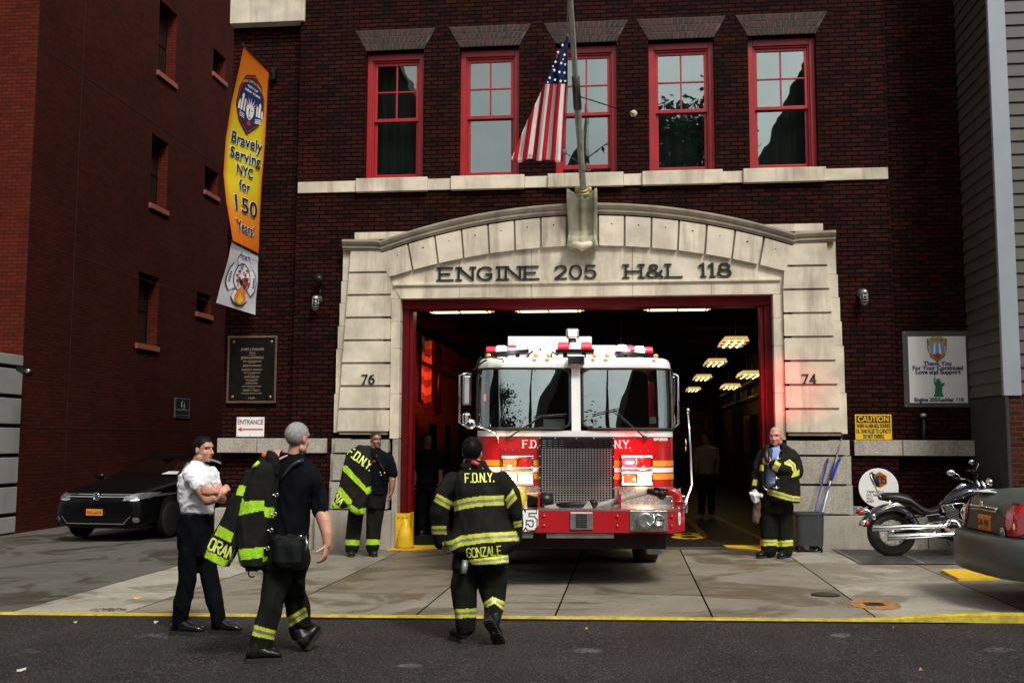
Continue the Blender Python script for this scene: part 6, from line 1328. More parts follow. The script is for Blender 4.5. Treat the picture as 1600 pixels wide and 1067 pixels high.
    d = (t-h); L = d.length; d.normalize(); nrm = Vector((.05, -.85, -.5)); nrm = (nrm-d*nrm.dot(d)).normalized(); sd_ = d.cross(nrm); rs = []
    for k, hw, hh in ((-.05, .028, .05), (.05, .038, .09), (.25, .042, .10), (.5, .045, .08), (.75, .050, .06), (.93, .042, .04), (1.02, .02, .02)):
        c = h+d*L*k; rs.append([c+sd_*(hw*math.cos(a))-nrm*(.0+hh*(.5+.5*math.sin(a))) for a in [i*6.283/18 for i in range(18)]])
    q.rings(rs); f.cloth(q, 'boot', [m_boot], voxel=.0075, fold=.003, freq=15)
    q = MB(); pl_ = [(L*k, w_) for k, w_ in ((-.06, .025), (.0, .04), (.28, .040), (.42, .038), (.65, .052), (.85, .052), (1.0, .036), (1.06, .012))]; pl_ = pl_+[(a, -b) for a, b in pl_[::-1]]
    q.prism(pl_, lambda a, b, t_: h+d*a+sd_*b+nrm*(.022-t_), .024)
    for k in range(6): c = h+d*L*(.50+.08*k); q.obox(c+nrm*.024, sd_*.042, d*.007, nrm*.004)
    for k in range(3): c = h+d*L*(.02+.09*k); q.obox(c+nrm*.024, sd_*.032, d*.008, nrm*.004)
    q.build('sole', m_sole, f.root, bevel=.003); q = MB(); c = h+d*L*.42+nrm*.0235; q.add([c+sd_*.012*math.cos(a)+d*.008*math.sin(a) for a in [i*6.283/12 for i in range(12)]], [tuple(range(12))]); q.build('sole_badge', m_yellow, f.root)
person_G()
# ------------------------------------------------------------------ B: firefighter at the left pier
def person_B():
    Y = 15.1; f = Fig(Y, 'firefighter', 'firefighter in dark shirt by left pier holding a lime banded coat before him', foot=(570, 866)); z = lambda x, y: (500+x/4.85, 660+y/4.85)
    S = lambda *L: [(500+a/4.85, 500+b/4.85, 660+v/4.85, dy, hd) for a, b, v, dy, hd in L]
    B = MB(); fr = head(f, B, f.W(587.3, 687.5, 0), (.62, -.78, .0), .121); f.limb(B, [(585, 697, 0, 6.3), (584, 705, 0, 6.8), (583, 712, 0, 8)])
    f.secs(B, S((375, 530, 260, .0, .12), (375, 510, 350, 0, .14), (360, 500, 520, 0, .14))); f.limb(B, [(608, 718, 0, 6.5), (612, 740, 0, 5.8), (613, 752, -.02, 5.4)]); f.limb(B, [(613, 750, -.02, 5.6), (612.5, 760, -.04, 5.0), (611.5, 769, -.05, 3.6)])
    hand(B, f.W(611.5, 769, -.05), (-.1, -.15, -1), (-.9, -.2, 0), (-.3, -1, 0), 1.05, .7); f.limb(B, [(566, 718, -.02, 6.5), (556, 745, -.1, 5.6), (560, 765, -.22, 4)]); hand(B, f.W(560, 765, -.22), (.7, -.3, -.3), (0, -.5, -1), (0, -1, 0), 1, .9)
    f.limb(B, [(560, 790, 0, 9), (553, 835, 0, 7), (550, 862, 0, 5)]); f.limb(B, [(586, 790, 0, 9), (585, 835, 0, 7), (582, 860, 0, 5)])
    body_finish(f, B, fr, FACE(m_skin_b), .006); hair(f, fr, m_hairs, back=-.06, th=.003, curl=.0008, temple=.0)
    q = MB(); f.secs(q, S((375, 450, 190, .02, .07), (352, 470, 210, .0, .10), (325, 515, 238, 0, .15), (330, 540, 268, 0, .17), (340, 535, 320, 0, .19), (345, 515, 400, 0, .20), (345, 508, 480, 0, .20), (345, 506, 545, 0, .20)), e=2.4)
    f.limb(q, [(607, 716, 0, 8.6), (611, 728, 0, 8.8), (613.5, 740, 0, 8.2)]); f.limb(q, [(567, 716, 0, 9), (560, 730, -.04, 9)]); q.torus(f.W(584.5, 703, 0), (0, -.2, 1), .075, .018, 20, 8)
    f.cloth(q, 'shirt', [m_navy], fold=.008, freq=7, seed=21., voxel=.009)
    q = MB(); q.prism([(-.035, .03), (.04, .03), (.008, -.055)], lambda a, b, t_: (f.W(584.5, 0).x+a+.005, Y-.155-.02+t_, f.W(0, 707.5).z+b), .02); q.build('undershirt', m_white, f.root)
    q = MB(); put_text(q, 'FDNY', lambda a, b: (f.W(597, 0).x+a, Y-.215, f.W(0, 717).z+b), .045, bold=.002, sx=1.2); q.build('chest_lettering', m_txtred, f.root)
    q = MB(); q.ell(f.W(571, 709, -.12), (.035, .03, .03)); q.ell(f.W(575, 711, -.14), (.02, .02, .02)); q.build('orange_tag', M('orange_patch', (.6, .28, .10), .6, var=.5, vs=40), f.root)
    q = MB(); q.ell(f.W(588, 715, -.20), (.03, .02, .05)); q.tube([f.W(588, 715, -.2), f.W(600, 735, -.21), f.W(603, 752, -.2)], .012, 6); q.build('radio_microphone', m_black, f.root); q = MB(); [q.ell(f.W(*z(x, y), -.23), (.016, .01, .012)) for x, y in ((455, 378), (463, 398), (488, 383))]; q.build('clip', m_clip, f.root)
    q = MB(); f.secs(q, S((335, 506, 535, 0, .20), (325, 500, 580, 0, .2), (215, 488, 660, 0, .19)), e=2.4) if False else f.secs(q, S((335, 506, 535, 0, .20), (270, 500, 590, 0, .2), (222, 490, 650, 0, .18)), e=2.4)
    f.limb(q, [(557.5, 795, 0, 13), (555, 815, 0, 12.2), (551.5, 838, 0, 11.6), (549.7, 856, 0, 10.5)], 18); f.limb(q, [(586, 795, 0, 14), (585, 815, 0, 13), (583, 838, 0, 11.8), (582, 856, 0, 10.6)], 18)
    pt = [([z(180, 882), z(300, 890), z(300, 932), z(180, 926)], 1), ([z(340, 882), z(460, 886), z(460, 926), z(340, 926)], 1)]
    f.cloth(q, 'turnout_trousers', [m_turnp, m_hiB, m_silver], fold=.012, freq=6, paint=pt, seed=23., voxel=.010)
    boot(f, 'boot', [(548, 865, .1), (549, 869, -.17)], .1, m_boot, top=((550, 855, 0), (.06, .065))); boot(f, 'boot', [(580, 863, .1), (586, 866, -.16)], .1, m_boot, top=((582, 855, 0), (.06, .065)))
    g = Fig(Y-.28, 'turnout_coat', 'black turnout coat with lime bands hanging from an arm at the left pier', 'coat', foot=(555, 800))
    q = MB(); g.secs(q, S((300, 372, 172, .18, .06), (235, 384, 200, .14, .12), (200, 388, 240, .08, .14), (188, 390, 290, .02, .13), (176, 392, 340, 0, .12), (165, 392, 400, 0, .11), (152, 390, 460, 0, .11), (135, 388, 520, 0, .11), (118, 375, 570, 0, .11), (100, 360, 615, 0, .11)), e=2.6)
    g.secs(q, S((92, 345, 612, 0, .10), (92, 200, 645, 0, .08)), e=3); g.secs(q, S((200, 352, 600, 0, .10), (215, 350, 640, 0, .10), (240, 342, 675, 0, .09), (285, 338, 695, 0, .06)), e=2.8)
    pt = [([z(174, 322), z(205, 328), z(345, 482), z(335, 518), z(172, 362)], 1), ([z(336, 496), z(392, 480), z(392, 532), z(352, 546), z(336, 520)], 1), ([z(142, 485), z(160, 490), z(242, 590), z(236, 625), z(212, 630), z(128, 520)], 1), ([z(208, 632), z(235, 618), z(300, 662), z(300, 702), z(280, 700), z(206, 655)], 1), ([z(302, 652), z(352, 646), z(350, 694), z(304, 694)], 1), ([z(94, 592), z(154, 640), z(130, 656), z(86, 625)], 1)]
    o, bv = g.cloth(q, 'coat_shell', [m_turn, m_hiB, m_silver], fold=.014, freq=6, paint=pt, seed=31., voxel=.009, smooth=2)
    drape(g, bv, 'lettering', m_letter, lambda q_: strokes(q_, 'F.D.N.Y.', textplane(g, *z(302, 285), R(-36)), 0, -.04, .12, hw=.16, block=True, wid=.5, gap=.15, fit=.42), off=.010); drape(g, bv, 'name_lettering', m_letter, lambda q_: strokes(q_, 'NA', textplane(g, *z(138, 590), R(-42)), 0, -.04, .11, hw=.17, block=True, wid=.5, gap=.18, fit=.13), off=.010)
person_B()
# ------------------------------------------------------------------ R: bald firefighter at the right pier
def person_R():
    Y = 15.0; f = Fig(Y, 'firefighter', 'bald firefighter in open black coat over light blue shirt at the right pier', foot=(1210, 872)); z = lambda x, y: (1140+x/4.105, 640+y/4.105)
    S = lambda *L: [(1140+a/4.105, 1140+b/4.105, 640+v/4.105, dy, hd) for a, b, v, dy, hd in L]
    B = MB(); fr = head(f, B, f.W(1212.3, 681.8, -.05), (-.42, -.9, -.06), .132); f.limb(B, [(1214, 694, 0, 8), (1215, 700, 0, 9), (1215, 708, 0, 10)])
    f.secs(B, S((230, 380, 260, .0, .12), (215, 400, 350, 0, .15), (225, 400, 560, 0, .15))); f.limb(B, [(1238, 712, 0, 7.5), (1244, 738, -.08, 6.5)]); f.limb(B, [(1244, 738, -.08, 6.5), (1222, 734, -.26, 5.4), (1206, 724, -.30, 4)])
    hand(B, f.W(1206, 724, -.30), (-.75, -.1, .25), (0, .9, .1), (0, -.2, 1), 1.05, .9); f.limb(B, [(1192, 712, 0, 7), (1184, 742, -.05, 6.2), (1178, 764, -.12, 4.4)]); hand(B, f.W(1178, 764, -.12), (.0, -.2, -1), (.9, -.1, 0), (.2, -1, 0), 1.05, .9)
    f.limb(B, [(1200, 790, 0, 9), (1201, 835, 0, 7), (1201, 862, 0, 5)]); f.limb(B, [(1226, 790, 0, 9), (1227, 835, 0, 7), (1227, 862, 0, 5)])
    body_finish(f, B, fr, FACE(m_skin_r), .006); hair(f, fr, m_hairf, back=-.05, th=.002, curl=.0005, temple=.01, front=.0, name='cropped_hair')
    q = MB(); f.secs(q, S((268, 330, 240, -.03, .08), (240, 340, 258, -.04, .16), (215, 350, 300, -.04, .19), (212, 350, 400, -.04, .22), (214, 350, 470, -.04, .23), (220, 350, 490, -.03, .20)), e=2.3); q.torus(f.W(1214.5, 701, -.03), (0, -.3, 1), .082, .014, 20, 8); f.cloth(q, 'blue_shirt', [m_blue], fold=.007, freq=7, seed=41., voxel=.010)
    q = MB(); a, b_ = f.W(*z(268, 250), -.22), f.W(*z(255, 330), -.29); q.tube([a, b_], [.022, .03], 4); q.build('dark_tie', M('dark_tie', (.02, .02, .03), .7), f.root)
    # open coat: back shell plus two fronts
    q = MB(); f.secs(q, S((262, 352, 212, .06, .08), (240, 372, 228, .06, .11), (212, 402, 255, .06, .15), (198, 428, 300, .06, .17), (190, 440, 380, .06, .18), (196, 444, 450, .06, .19), (205, 450, 520, .06, .2), (212, 452, 570, .06, .2), (218, 452, 592, .06, .19)), e=2.5)
    f.secs(q, S((330, 372, 228, -.05, .09), (300, 405, 262, -.06, .15), (278, 428, 310, -.08, .19), (268, 440, 400, -.1, .21), (262, 446, 470, -.1, .22), (252, 452, 530, -.1, .22), (250, 454, 575, -.1, .22), (262, 452, 590, -.1, .2)), e=2.6)
    f.secs(q, S((240, 256, 232, -.05, .08), (212, 236, 258, -.08, .13), (196, 222, 310, -.1, .17), (188, 214, 390, -.12, .18), (190, 212, 450, -.12, .18), (198, 214, 500, -.1, .17)), e=2.6)
    f.limb(q, [(1236, 711, .0, 10.5), (1242, 724, -.02, 11.5), (1244, 737, -.08, 11.5)], 16); f.limb(q, [(1244, 737, -.08, 11.5), (1229, 735, -.24, 10.8), (1211, 727, -.31, 9.0)], 16); f.limb(q, [(1193, 712, 0, 9.5), (1187, 728, -.03, 9.8), (1183, 745, -.07, 9), (1180, 760, -.11, 8)], 16)
    q.tube([f.W(*z(338, 225), -.06), f.W(*z(352, 250), -.17), f.W(*z(330, 272), -.24)], [.035, .04, .02], 10, round_=True); q.tube([f.W(*z(250, 225), -.04), f.W(*z(236, 245), -.15), f.W(*z(246, 262), -.22)], [.03, .03, .02], 10, round_=True)
    pt = band(z(296, 325), z(330, 345), z(304, 402), z(270, 380))+[([z(352, 335), z(385, 318), z(420, 345), z(432, 395), z(447, 380), z(448, 420), z(395, 436), z(408, 405), z(395, 365), z(350, 348)], 1), ([z(360, 342), z(386, 330), z(410, 352), z(424, 400), z(418, 402), z(404, 362), z(386, 340), z(362, 348)], 2), ([z(195, 352), z(222, 350), z(220, 392), z(192, 392)], 1, lambda C: C[:, 1] < Y+.0), ([z(150, 446), z(180, 450), z(174, 488), z(145, 482)], 1)]
    pt += bandpoly([z(250, 507), z(350, 535), z(395, 550), z(455, 556)], [z(250, 545), z(345, 572), z(395, 586), z(455, 590)])
    f.cloth(q, 'turnout_coat', [m_turn, m_hiY, m_silver], fold=.012, freq=6, paint=pt, seed=43., voxel=.009, smooth=2)
    q = MB()
    for x, y in ((308, 314), (300, 440), (300, 500)): c = f.W(*z(x, y), -.36); q.tube([c-Vector((.05, 0, 0)), c+Vector((.04, 0, 0))], .009, 6); q.tube([c+Vector((.0, 0, -.03)), c+Vector((0, 0, .03))], .007, 6)
    q.tube([f.W(*z(215, 490), -.28), f.W(*z(232, 510), -.33), f.W(*z(250, 520), -.33)], .012, 6); q.split('metal_clasp', m_clip, f.root)
    q = MB(); q.tube([f.W(*z(240, 262), -.25), f.W(*z(235, 300), -.30), f.W(*z(243, 330), -.33)], [.03, .04, .03], 10, round_=True); q.build('radio', m_blackmetal, f.root)
    q = MB(); f.secs(q, S((222, 402, 540, 0, .19), (205, 402, 600, 0, .19), (200, 400, 660, 0, .17)), e=2.4)
    f.limb(q, [(1201, 790, 0, 14), (1201, 820, 0, 12.6), (1201.5, 845, 0, 12.0), (1201.5, 861, 0, 11)], 18); f.limb(q, [(1225.5, 790, 0, 14), (1226, 820, 0, 12.4), (1227, 845, 0, 12.0), (1227, 861, 0, 11)], 18)
    pt = band(z(204, 832), z(306, 832), z(306, 872), z(204, 872), fr=(0, .4, .55, 1))+band(z(307, 840), z(410, 834), z(410, 872), z(307, 880), fr=(0, .4, .55, 1))
    f.cloth(q, 'turnout_trousers', [m_turnp, m_hiY, m_silver], fold=.012, freq=6, paint=pt, seed=47., voxel=.010)
    boot(f, 'boot', [(1201, 864, .05), (1184, 871, -.16)], .1, m_boot, top=((1201, 861, 0), (.06, .065))); boot(f, 'boot', [(1230, 868, .05), (1218, 875, -.2)], .1, m_boot, top=((1227, 862, 0), (.06, .065)))
    g = Fig(Y-.2, 'white_cloth', 'crumpled white cloth in the right hand of the bald firefighter', 'cloth', foot=(1180, 781)); q = MB()
    q.tube([g.W(*z(165, 520)), g.W(*z(165, 548)), g.W(*z(168, 580))], [.03, .07, .045], 14, round_=True); q.tube([g.W(*z(130, 535)), g.W(*z(165, 550)), g.W(*z(200, 550))], [.02, .055, .03], 12, round_=True); g.cloth(q, 'cloth', [m_tee], fold=.02, freq=16, voxel=.009, smooth=1)
    g = Fig(Y-.1, 'brown_hood', 'brown cloth hood hanging below the white cloth beside the bald firefighter', 'hood', foot=(1182, 816)); q = MB()
    g.secs(q, S((165, 200, 575, 0, .04), (152, 202, 620, 0, .06), (145, 198, 680, 0, .06), (144, 190, 715, 0, .05), (155, 188, 728, 0, .03))); g.cloth(q, 'hood', [M('brown_knit', (.11, .075, .05), .9, var=.2, bump=.4)], fold=.012, freq=12, voxel=.009)
person_R()
# ------------------------------------------------------------------ two people in the dark of the garage
def dim(Y, uc, vh, vf, skin, shirt, pants, lab, hr, fwd=(0, -1, 0), arm=1):
    f = Fig(Y, 'person', lab, foot=(uc, vf)); s_ = (vf-vh)/190.0; X = lambda a: uc+a*s_; V = lambda b: vh+b*s_
    B = MB(); fr = head(f, B, f.W(X(0), V(12.5)), fwd, .118); f.limb(B, [(X(0), V(22), 0, 6*s_), (X(0), V(32), 0, 7*s_)]); f.secs(B, [(X(-18), X(18), V(38), 0, .1), (X(-15), X(15), V(90), 0, .1)])
    for sg in (-1, 1): f.limb(B, [(X(sg*21), V(42), 0, 6*s_), (X(sg*25), V(68), 0, 5*s_), (X(sg*24), V(90), -.08, 3.8*s_)]); hand(B, f.W(X(sg*24), V(92), -.08), (0, -.2, -1), (-sg, 0, 0), (0, -1, 0), 1, .6)
    for sg in (-1, 1): f.limb(B, [(X(sg*10), V(95), 0, 8*s_), (X(sg*11), V(140), 0, 6*s_), (X(sg*11), V(183), 0, 4*s_)])
    body_finish(f, B, fr, FACE(skin), .008); hair(f, fr, hr)
    q = MB(); f.secs(q, [(X(-9), X(9), V(29), 0, .08), (X(-22), X(22), V(36), 0, .14), (X(-24), X(24), V(50), 0, .15), (X(-20), X(20), V(75), 0, .14), (X(-20), X(20), V(96), 0, .14)])
    for sg in (-1, 1): f.limb(q, [(X(sg*21), V(41), 0, 8*s_), (X(sg*25), V(62), 0, 8*s_)])
    f.cloth(q, 'shirt', [shirt], fold=.007, freq=8, voxel=.013); q = MB(); f.secs(q, [(X(-19), X(19), V(92), 0, .13), (X(-20), X(20), V(108), 0, .13)])
    for sg in (-1, 1): f.limb(q, [(X(sg*10), V(105), 0, 11*s_), (X(sg*11), V(140), 0, 9*s_), (X(sg*11), V(182), 0, 8*s_)])
    f.cloth(q, 'trousers', [pants], fold=.008, freq=8, voxel=.013)
    for sg in (-1, 1): boot(f, 'boot', [(X(sg*11), vf-2, .08), (X(sg*12), vf, -.16)], .1, m_boot, top=((X(sg*11), vf-8, 0), (.05, .055)))
dim(18.6, 668, 677, 834, M('skin_in_dark', (.16, .075, .05), .6, spec=.1), m_navy, m_blk, 'man in dark clothes standing in the shadow inside the left of the doorway', m_hairb, (.5, -.8, 0)); dim(22.5, 1104, 676, 804, M('skin_pale_in_dark', (.14, .07, .05), .6, spec=.1), M('white_tee_shaded', (.10, .10, .10), .85), m_blk, 'man in pale tee shirt standing deep in the dark garage on the right', m_hairb, (-.8, -.3, 0))  # skin and white tee darkened, garage shade put into their colours
# ================================================================== FLAGPOLE, FLAG
def interp(P, t):    # piecewise linear along list of tuples keyed by first element
    for i in range(len(P)-1):
        if t <= P[i+1][0] or i == len(P)-2:
            a, b = P[i], P[i+1]; k = (t-a[0])/(b[0]-a[0]); return [a[j]+(b[j]-a[j])*k for j in range(1, len(a))]
m_pole = STONE('weathered_pole_paint', (.34, .33, .29), var=.2, stain=.8, rough=.5, sc=3)
base, tip = at(911.5, 300, FY-.30), at(886, -75, 13.2)
pole = thing('flagpole', 'weathered flagpole leaning out from the carved keystone bracket', 'flagpole', base)
dp = (tip-base); q = MB(); n_ = 16
q.tube([base+dp*(i/n_) for i in range(n_+1)], [.052+.012*math.sin(i*1.1)*.1+(.006 if 4 < i < 9 else 0)-.018*(i/n_) for i in range(n_+1)], 14); q.build('pole', m_pole, pole)
q = MB(); q.torus(base+Vector((0, -.0, .0)), dp, .085, .028, 20, 10); q.torus(base+dp.normalized()*.05, dp, .07, .02, 20, 8); [q.ell(base+Vector((sx*.10, -.03, .03)), (.035, .03, .05)) for sx in (-1, 1)]; q.build('base_collar', M('tarnished_brass', (.34, .28, .12), .55, .3, var=.3), pole)
kk = .30; q = MB(); q.tube([base+dp*.385, base+dp*.52], [.062, .058], 14); q.build('pole_sleeve', M('dark_sleeve', (.03, .028, .022), .6, var=.4), pole)
q = MB(); q.tube([base+dp*.44, at(990, 178, FY-.03)], .010, 6); q.build('stay_rod', m_blackmetal, pole); q = MB(); q.lathe([(.06, 0), (.055, .02), (.02, .035), (0, .036)], at(990, 178, FY), (0, -1, 0), 16); q.build('wall_rosette', STONE('pale_cast', (.45, .38, .26)), pole)
YH = 13.95
q = MB(); h0, h1 = at(886.5, 56, YH), at(882, 238, YH+.6); q.tube([at(886.5, -30, 13.5), h0, at(886.5, 140, YH+.3), h1, base+dp*.13], .007, 6); q.tube([at(894, -30, 13.6), at(900, 140, YH+.35), at(907, 280, YH+1.6)], .006, 5); q.ell(h1, (.035, .03, .05)); q.ell(h0, (.02, .02, .03)); q.tube([base+dp*.1+Vector((-.0, -.05, 0)), base+dp*.1+Vector((.14, -.06, -.005))], .012, 6); q.build('halyard', M('rope', (.10, .09, .08), .8), pole)
def flag_mat():
    mt, n, l, b = _nodes('flag_cloth'); t = n.new('ShaderNodeUVMap'); s = n.new('ShaderNodeSeparateXYZ'); l.new(t.outputs[0], s.inputs[0])
    md = mathn(n, l, 'MODULO', s.outputs[0], 2.0); st_ = mathn(n, l, 'GREATER_THAN', md, 1.0)
    c = mix(n, l, (.55, .015, .03), (.80, .78, .76), st_); cn = mathn(n, l, 'LESS_THAN', s.outputs[1], .385); c = mix(n, l, c, (.016, .022, .095), cn)
    l.new(c, b.inputs['Base Color']); setc(b, 'Roughness', .7); setc(b, 'Specular IOR Level', .2)
    vec = coords(n, l, sc=(1, 1, .5)); l.new(bumpn(n, l, noise(n, l, vec, 22, 3), .35, .01), b.inputs['Normal']); return mt
m_flag = flag_mat()
LE = [(0, 886), (.08, 879), (.19, 869), (.385, 851), (.55, 836), (.75, 818), (1.0, 798)]; RE = [(0, 888.5), (.385, 886), (.7, 882.5), (1.0, 880)]
SW = [(0, 5.2), (.385, 5.9), (.7, 6.7), (1, 7.4)]
def flagp(a, t):
    L, Rr = interp(LE, t)[0], interp(RE, t)[0]; v = 57+(251-57)*t+(2.0*math.sin(a*17)*t if t > .96 else 0)
    if t > .99: v += 1.5*math.sin(a*9)
    u = Rr+(L-Rr)*a; s = (Rr-u)/interp(SW, t)[0]
    dep = YH+.62*t+.055*math.sin(s*2.1+t*1.5)*min(1, t*2.2)+.03*math.sin(s*4.3+1)*t
    return at(u, v, dep), s
NU, NV = 60, 70; vs, uv = [], []
for j in range(NV+1):
    for i in range(NU+1):
        p, s = flagp(i/NU, j/NV); vs.append(p); uv.append((s+.35, j/NV))
fo = sum(vs, Vector())/len(vs); fo = Vector((fo.x, fo.y, min(p.z for p in vs)))
me = bpy.data.meshes.new('american_flag'); fs = [(j*(NU+1)+i, (j+1)*(NU+1)+i, (j+1)*(NU+1)+i+1, j*(NU+1)+i+1) for j in range(NV) for i in range(NU)]
me.from_pydata([tuple(p-fo) for p in vs], [], fs); ul = me.uv_layers.new(name='UVMap')
for lp in me.loops: ul.data[lp.index].uv = uv[lp.vertex_index]
flag = link_mesh('american_flag', me, m_flag, None, True); flag.location = fo; tag(flag, 'American flag hanging in a narrow wedge from the leaning pole', 'flag')
sm_ = flag.modifiers.new('thick', 'SOLIDIFY'); sm_.thickness = .004
q = MB()
for u, v, r in ((879, 71, 3), (872, 82, 3.0), (882, 86, 3), (868, 97, 3), (877, 99, 3), (883, 101, 2.6), (866, 110, 3.2), (874, 113, 3.2), (882, 114, 3), (859, 122, 3), (867, 125, 3), (876, 127, 3.2), (856, 129, 2.2), (864, 104, 2), (883, 127, 2.6), (880, 93, 2)):
    c = at(u, v, YH+.62*((v-57)/194)-.095); k = YH/CF
    q.add([c]+[c+Vector((math.sin(i*math.pi/5)*(r if i % 2 == 0 else r*.42)*k*.85, 0, math.cos(i*math.pi/5)*(r if i % 2 == 0 else r*.42)*k)) for i in range(10)], [(0, i+1, (i+1) % 10+1) for i in range(10)])
q.build('star', m_txtwhite, flag)
# ================================================================== BANNERS on brackets
def banner(name, lab, cat, LE_, RE_, YL, YR, mat):
    """left edge / right edge as (t, u, v); surface S(a, b, off): a across 0-1, b down 0-1"""
    def S(a, b, off=0):
        ul_, vl = interp(LE_, b); ur, vr = interp(RE_, b); yl, yr = YL, YR
        A, B_ = at(ul_, vl, yl), at(ur, vr, yr); p = A+(B_-A)*a; n_ = Vector((0, 0, 1)).cross(B_-A).normalized(); n_ = -n_ if n_.y > 0 else n_
        return p+n_*(off+.010*math.sin(a*5+b*7)*math.sin(math.pi*b))
    t = thing(name, lab, cat, S(.5, 1)); q = MB(); NU, NV = 14, 60
    q.grid(lambda a, b: S(a, b), NU, NV); o = q.build('cloth', mat, t); ul2 = o.data.uv_layers.new(name='UVMap')
    for lp in o.data.loops: i = lp.vertex_index; ul2.data[lp.index].uv = ((i % (NU+1))/NU, (i//(NU+1))/NV)
    return t, S
def banner_mat():
    mt, n, l, b = _nodes('printed_banner'); t = n.new('ShaderNodeUVMap'); s = n.new('ShaderNodeSeparateXYZ'); l.new(t.outputs[0], s.inputs[0])
    r = n.new('ShaderNodeValToRGB'); cr = r.color_ramp; cr.elements[0].position = 0; cr.elements[0].color = (.62, .13, .01, 1); cr.elements[1].position = 1; cr.elements[1].color = (.62, .12, .01, 1)
    for p_, c_ in ((.12, (.66, .20, .01)), (.30, (.62, .46, .015)), (.50, (.66, .58, .02)), (.68, (.66, .50, .015)), (.84, (.66, .22, .01))): e = cr.elements.new(p_); e.color = (*c_, 1)
    l.new(s.outputs[1], r.inputs[0]); ab = mathn(n, l, 'ABSOLUTE', mathn(n, l, 'SUBTRACT', s.outputs[0], .5)); e = ramp(n, l, ab, .38, .5)
    l.new(mix(n, l, r.outputs[0], (.60, .14, .01), e), b.inputs['Base Color']); setc(b, 'Roughness', .6); setc(b, 'Specular IOR Level', .2); return mt
BR = at(418, 112, FY-.05); BL = Vector((BR.x-.0, 0, 0))
YL_, YR_ = 14.95, FY-.06
b1, S1 = banner('hanging_banner', 'tall orange and yellow anniversary banner hanging from wall brackets', 'banner', [(0, 381, 72), (.10, 374, 105), (.27, 361, 160), (.45, 353, 215), (.65, 350, 272), (.8, 354, 315), (1, 364, 377)], [(0, 420, 111), (.3, 415, 195), (.6, 409, 282), (1, 404, 397)], YL_, YR_, banner_mat())
W_, H_ = 1.0, 4.6                                  # banner units used for layout
def bm(S, off, W=1.0, H=1.0): return lambda x, y, t=0: S(.5+x, y, off+t)
def bpoly(q, S, P, off, m=0):
    ys = [p[1] for p in P]; xs_ = [p[0] for p in P]; y0, y1, x0, x1 = min(ys), max(ys), min(xs_), max(xs_); ny, nx = max(1, int((y1-y0)/.02)), max(1, int((x1-x0)/.2))
    for j in range(ny):
        C_ = clip_poly([(b, a) for a, b in P], y0+(y1-y0)*j/ny, y0+(y1-y0)*(j+1)/ny)
        for i in range(nx):
            D_ = clip_poly([(a, b) for b, a in C_], x0+(x1-x0)*i/nx, x0+(x1-x0)*(i+1)/nx)
            if len(D_) > 2: q.add([S(x, y, off) for x, y in D_], [tuple(range(len(D_)))], m)
q = MB(); shield = [(.5, .085), (.78, .115), (.90, .18), (.90, .26), (.76, .335), (.5, .395), (.24, .335), (.10, .26), (.10, .18), (.22, .115)]
sc = lambda P, k: [(.5+(x-.5)*k, .235+(y-.235)*k) for x, y in P]
bpoly(q, S1, shield, .012, 0); bpoly(q, S1, sc(shield, .95), .014, 1); bpoly(q, S1, sc(shield, .90), .016, 0); bpoly(q, S1, sc(shield, .86), .018, 2); q.build('shield', [m_txtblk, m_txtred, m_txtblue], b1)
q = MB()
for x, w_, h in ((.18, .05, .04), (.25, .06, .075), (.33, .045, .055), (.70, .05, .05), (.77, .06, .07), (.84, .04, .035)): bpoly(q, S1, [(x-w_/2, .285), (x-w_/2, .285-h), (x, .275-h), (x+w_/2, .285-h), (x+w_/2, .285)], .021)
for k in range(7): a = R(-60+20*k); bpoly(q, S1, [(.5+.10*math.sin(a)-.02*math.cos(a), .262-.020*math.cos(a)), (.5+.30*math.sin(a), .262-.058*math.cos(a)), (.5+.10*math.sin(a)+.02*math.cos(a), .262-.020*math.cos(a))], .022)
bpoly(q, S1, [(.38, .262), (.40, .248), (.5, .240), (.60, .248), (.62, .262), (.60, .292), (.55, .312), (.5, .318), (.45, .312), (.40, .292)], .023)
for k in range(3): bpoly(q, S1, [(.22, .292+.009*k), (.36, .300+.009*k), (.36, .304+.009*k), (.22, .296+.009*k)], .022); bpoly(q, S1, [(.66, .300+.009*k), (.82, .292+.009*k), (.82, .297+.009*k), (.66, .305+.009*k)], .022)
q.build('skyline_emblem', m_txtwhite, b1)
q = MB(); bpoly(q, S1, [(.46, .262), (.49, .262), (.49, .29), (.47, .30)], .026); bpoly(q, S1, [(.53, .265), (.57, .265), (.57, .27), (.53, .27)], .026); bpoly(q, S1, [(.47, .303), (.54, .303), (.54, .307), (.47, .307)], .026); bpoly(q, S1, [(.5+.055*math.cos(i*.6), .335+.014*math.sin(i*.6)) for i in range(10)], .024, 1); q.build('emblem_detail', [m_txtblk, m_txtred], b1)
def btext(S, txt, x, y, size, wd, mat, par, off, asp=.22, bold=.004, nm='lettering', arcr=0):
    q = MB(); V, F = text_mesh(txt, size, bold); w0 = max(a for a, b in V)-min(a for a, b in V); k = wd/w0
    q.add([S(x+a*k, y-b*asp+arcr*(a*k)**2, off) for a, b in V], F); return q.build(nm, mat, par)
m_txtgold = M('gold_print', (.65, .45, .05), .5)
btext(S1, 'FIRE DEPARTMENT', .5, .128, .10, .70, m_txtgold, b1, .021, asp=.17, arcr=.22, bold=.002); btext(S1, 'CITY OF', .48, .158, .10, .34, m_txtwhite, b1, .021, asp=.15); btext(S1, 'NEW YORK', .50, .180, .10, .50, m_txtwhite, b1, .021, asp=.15)
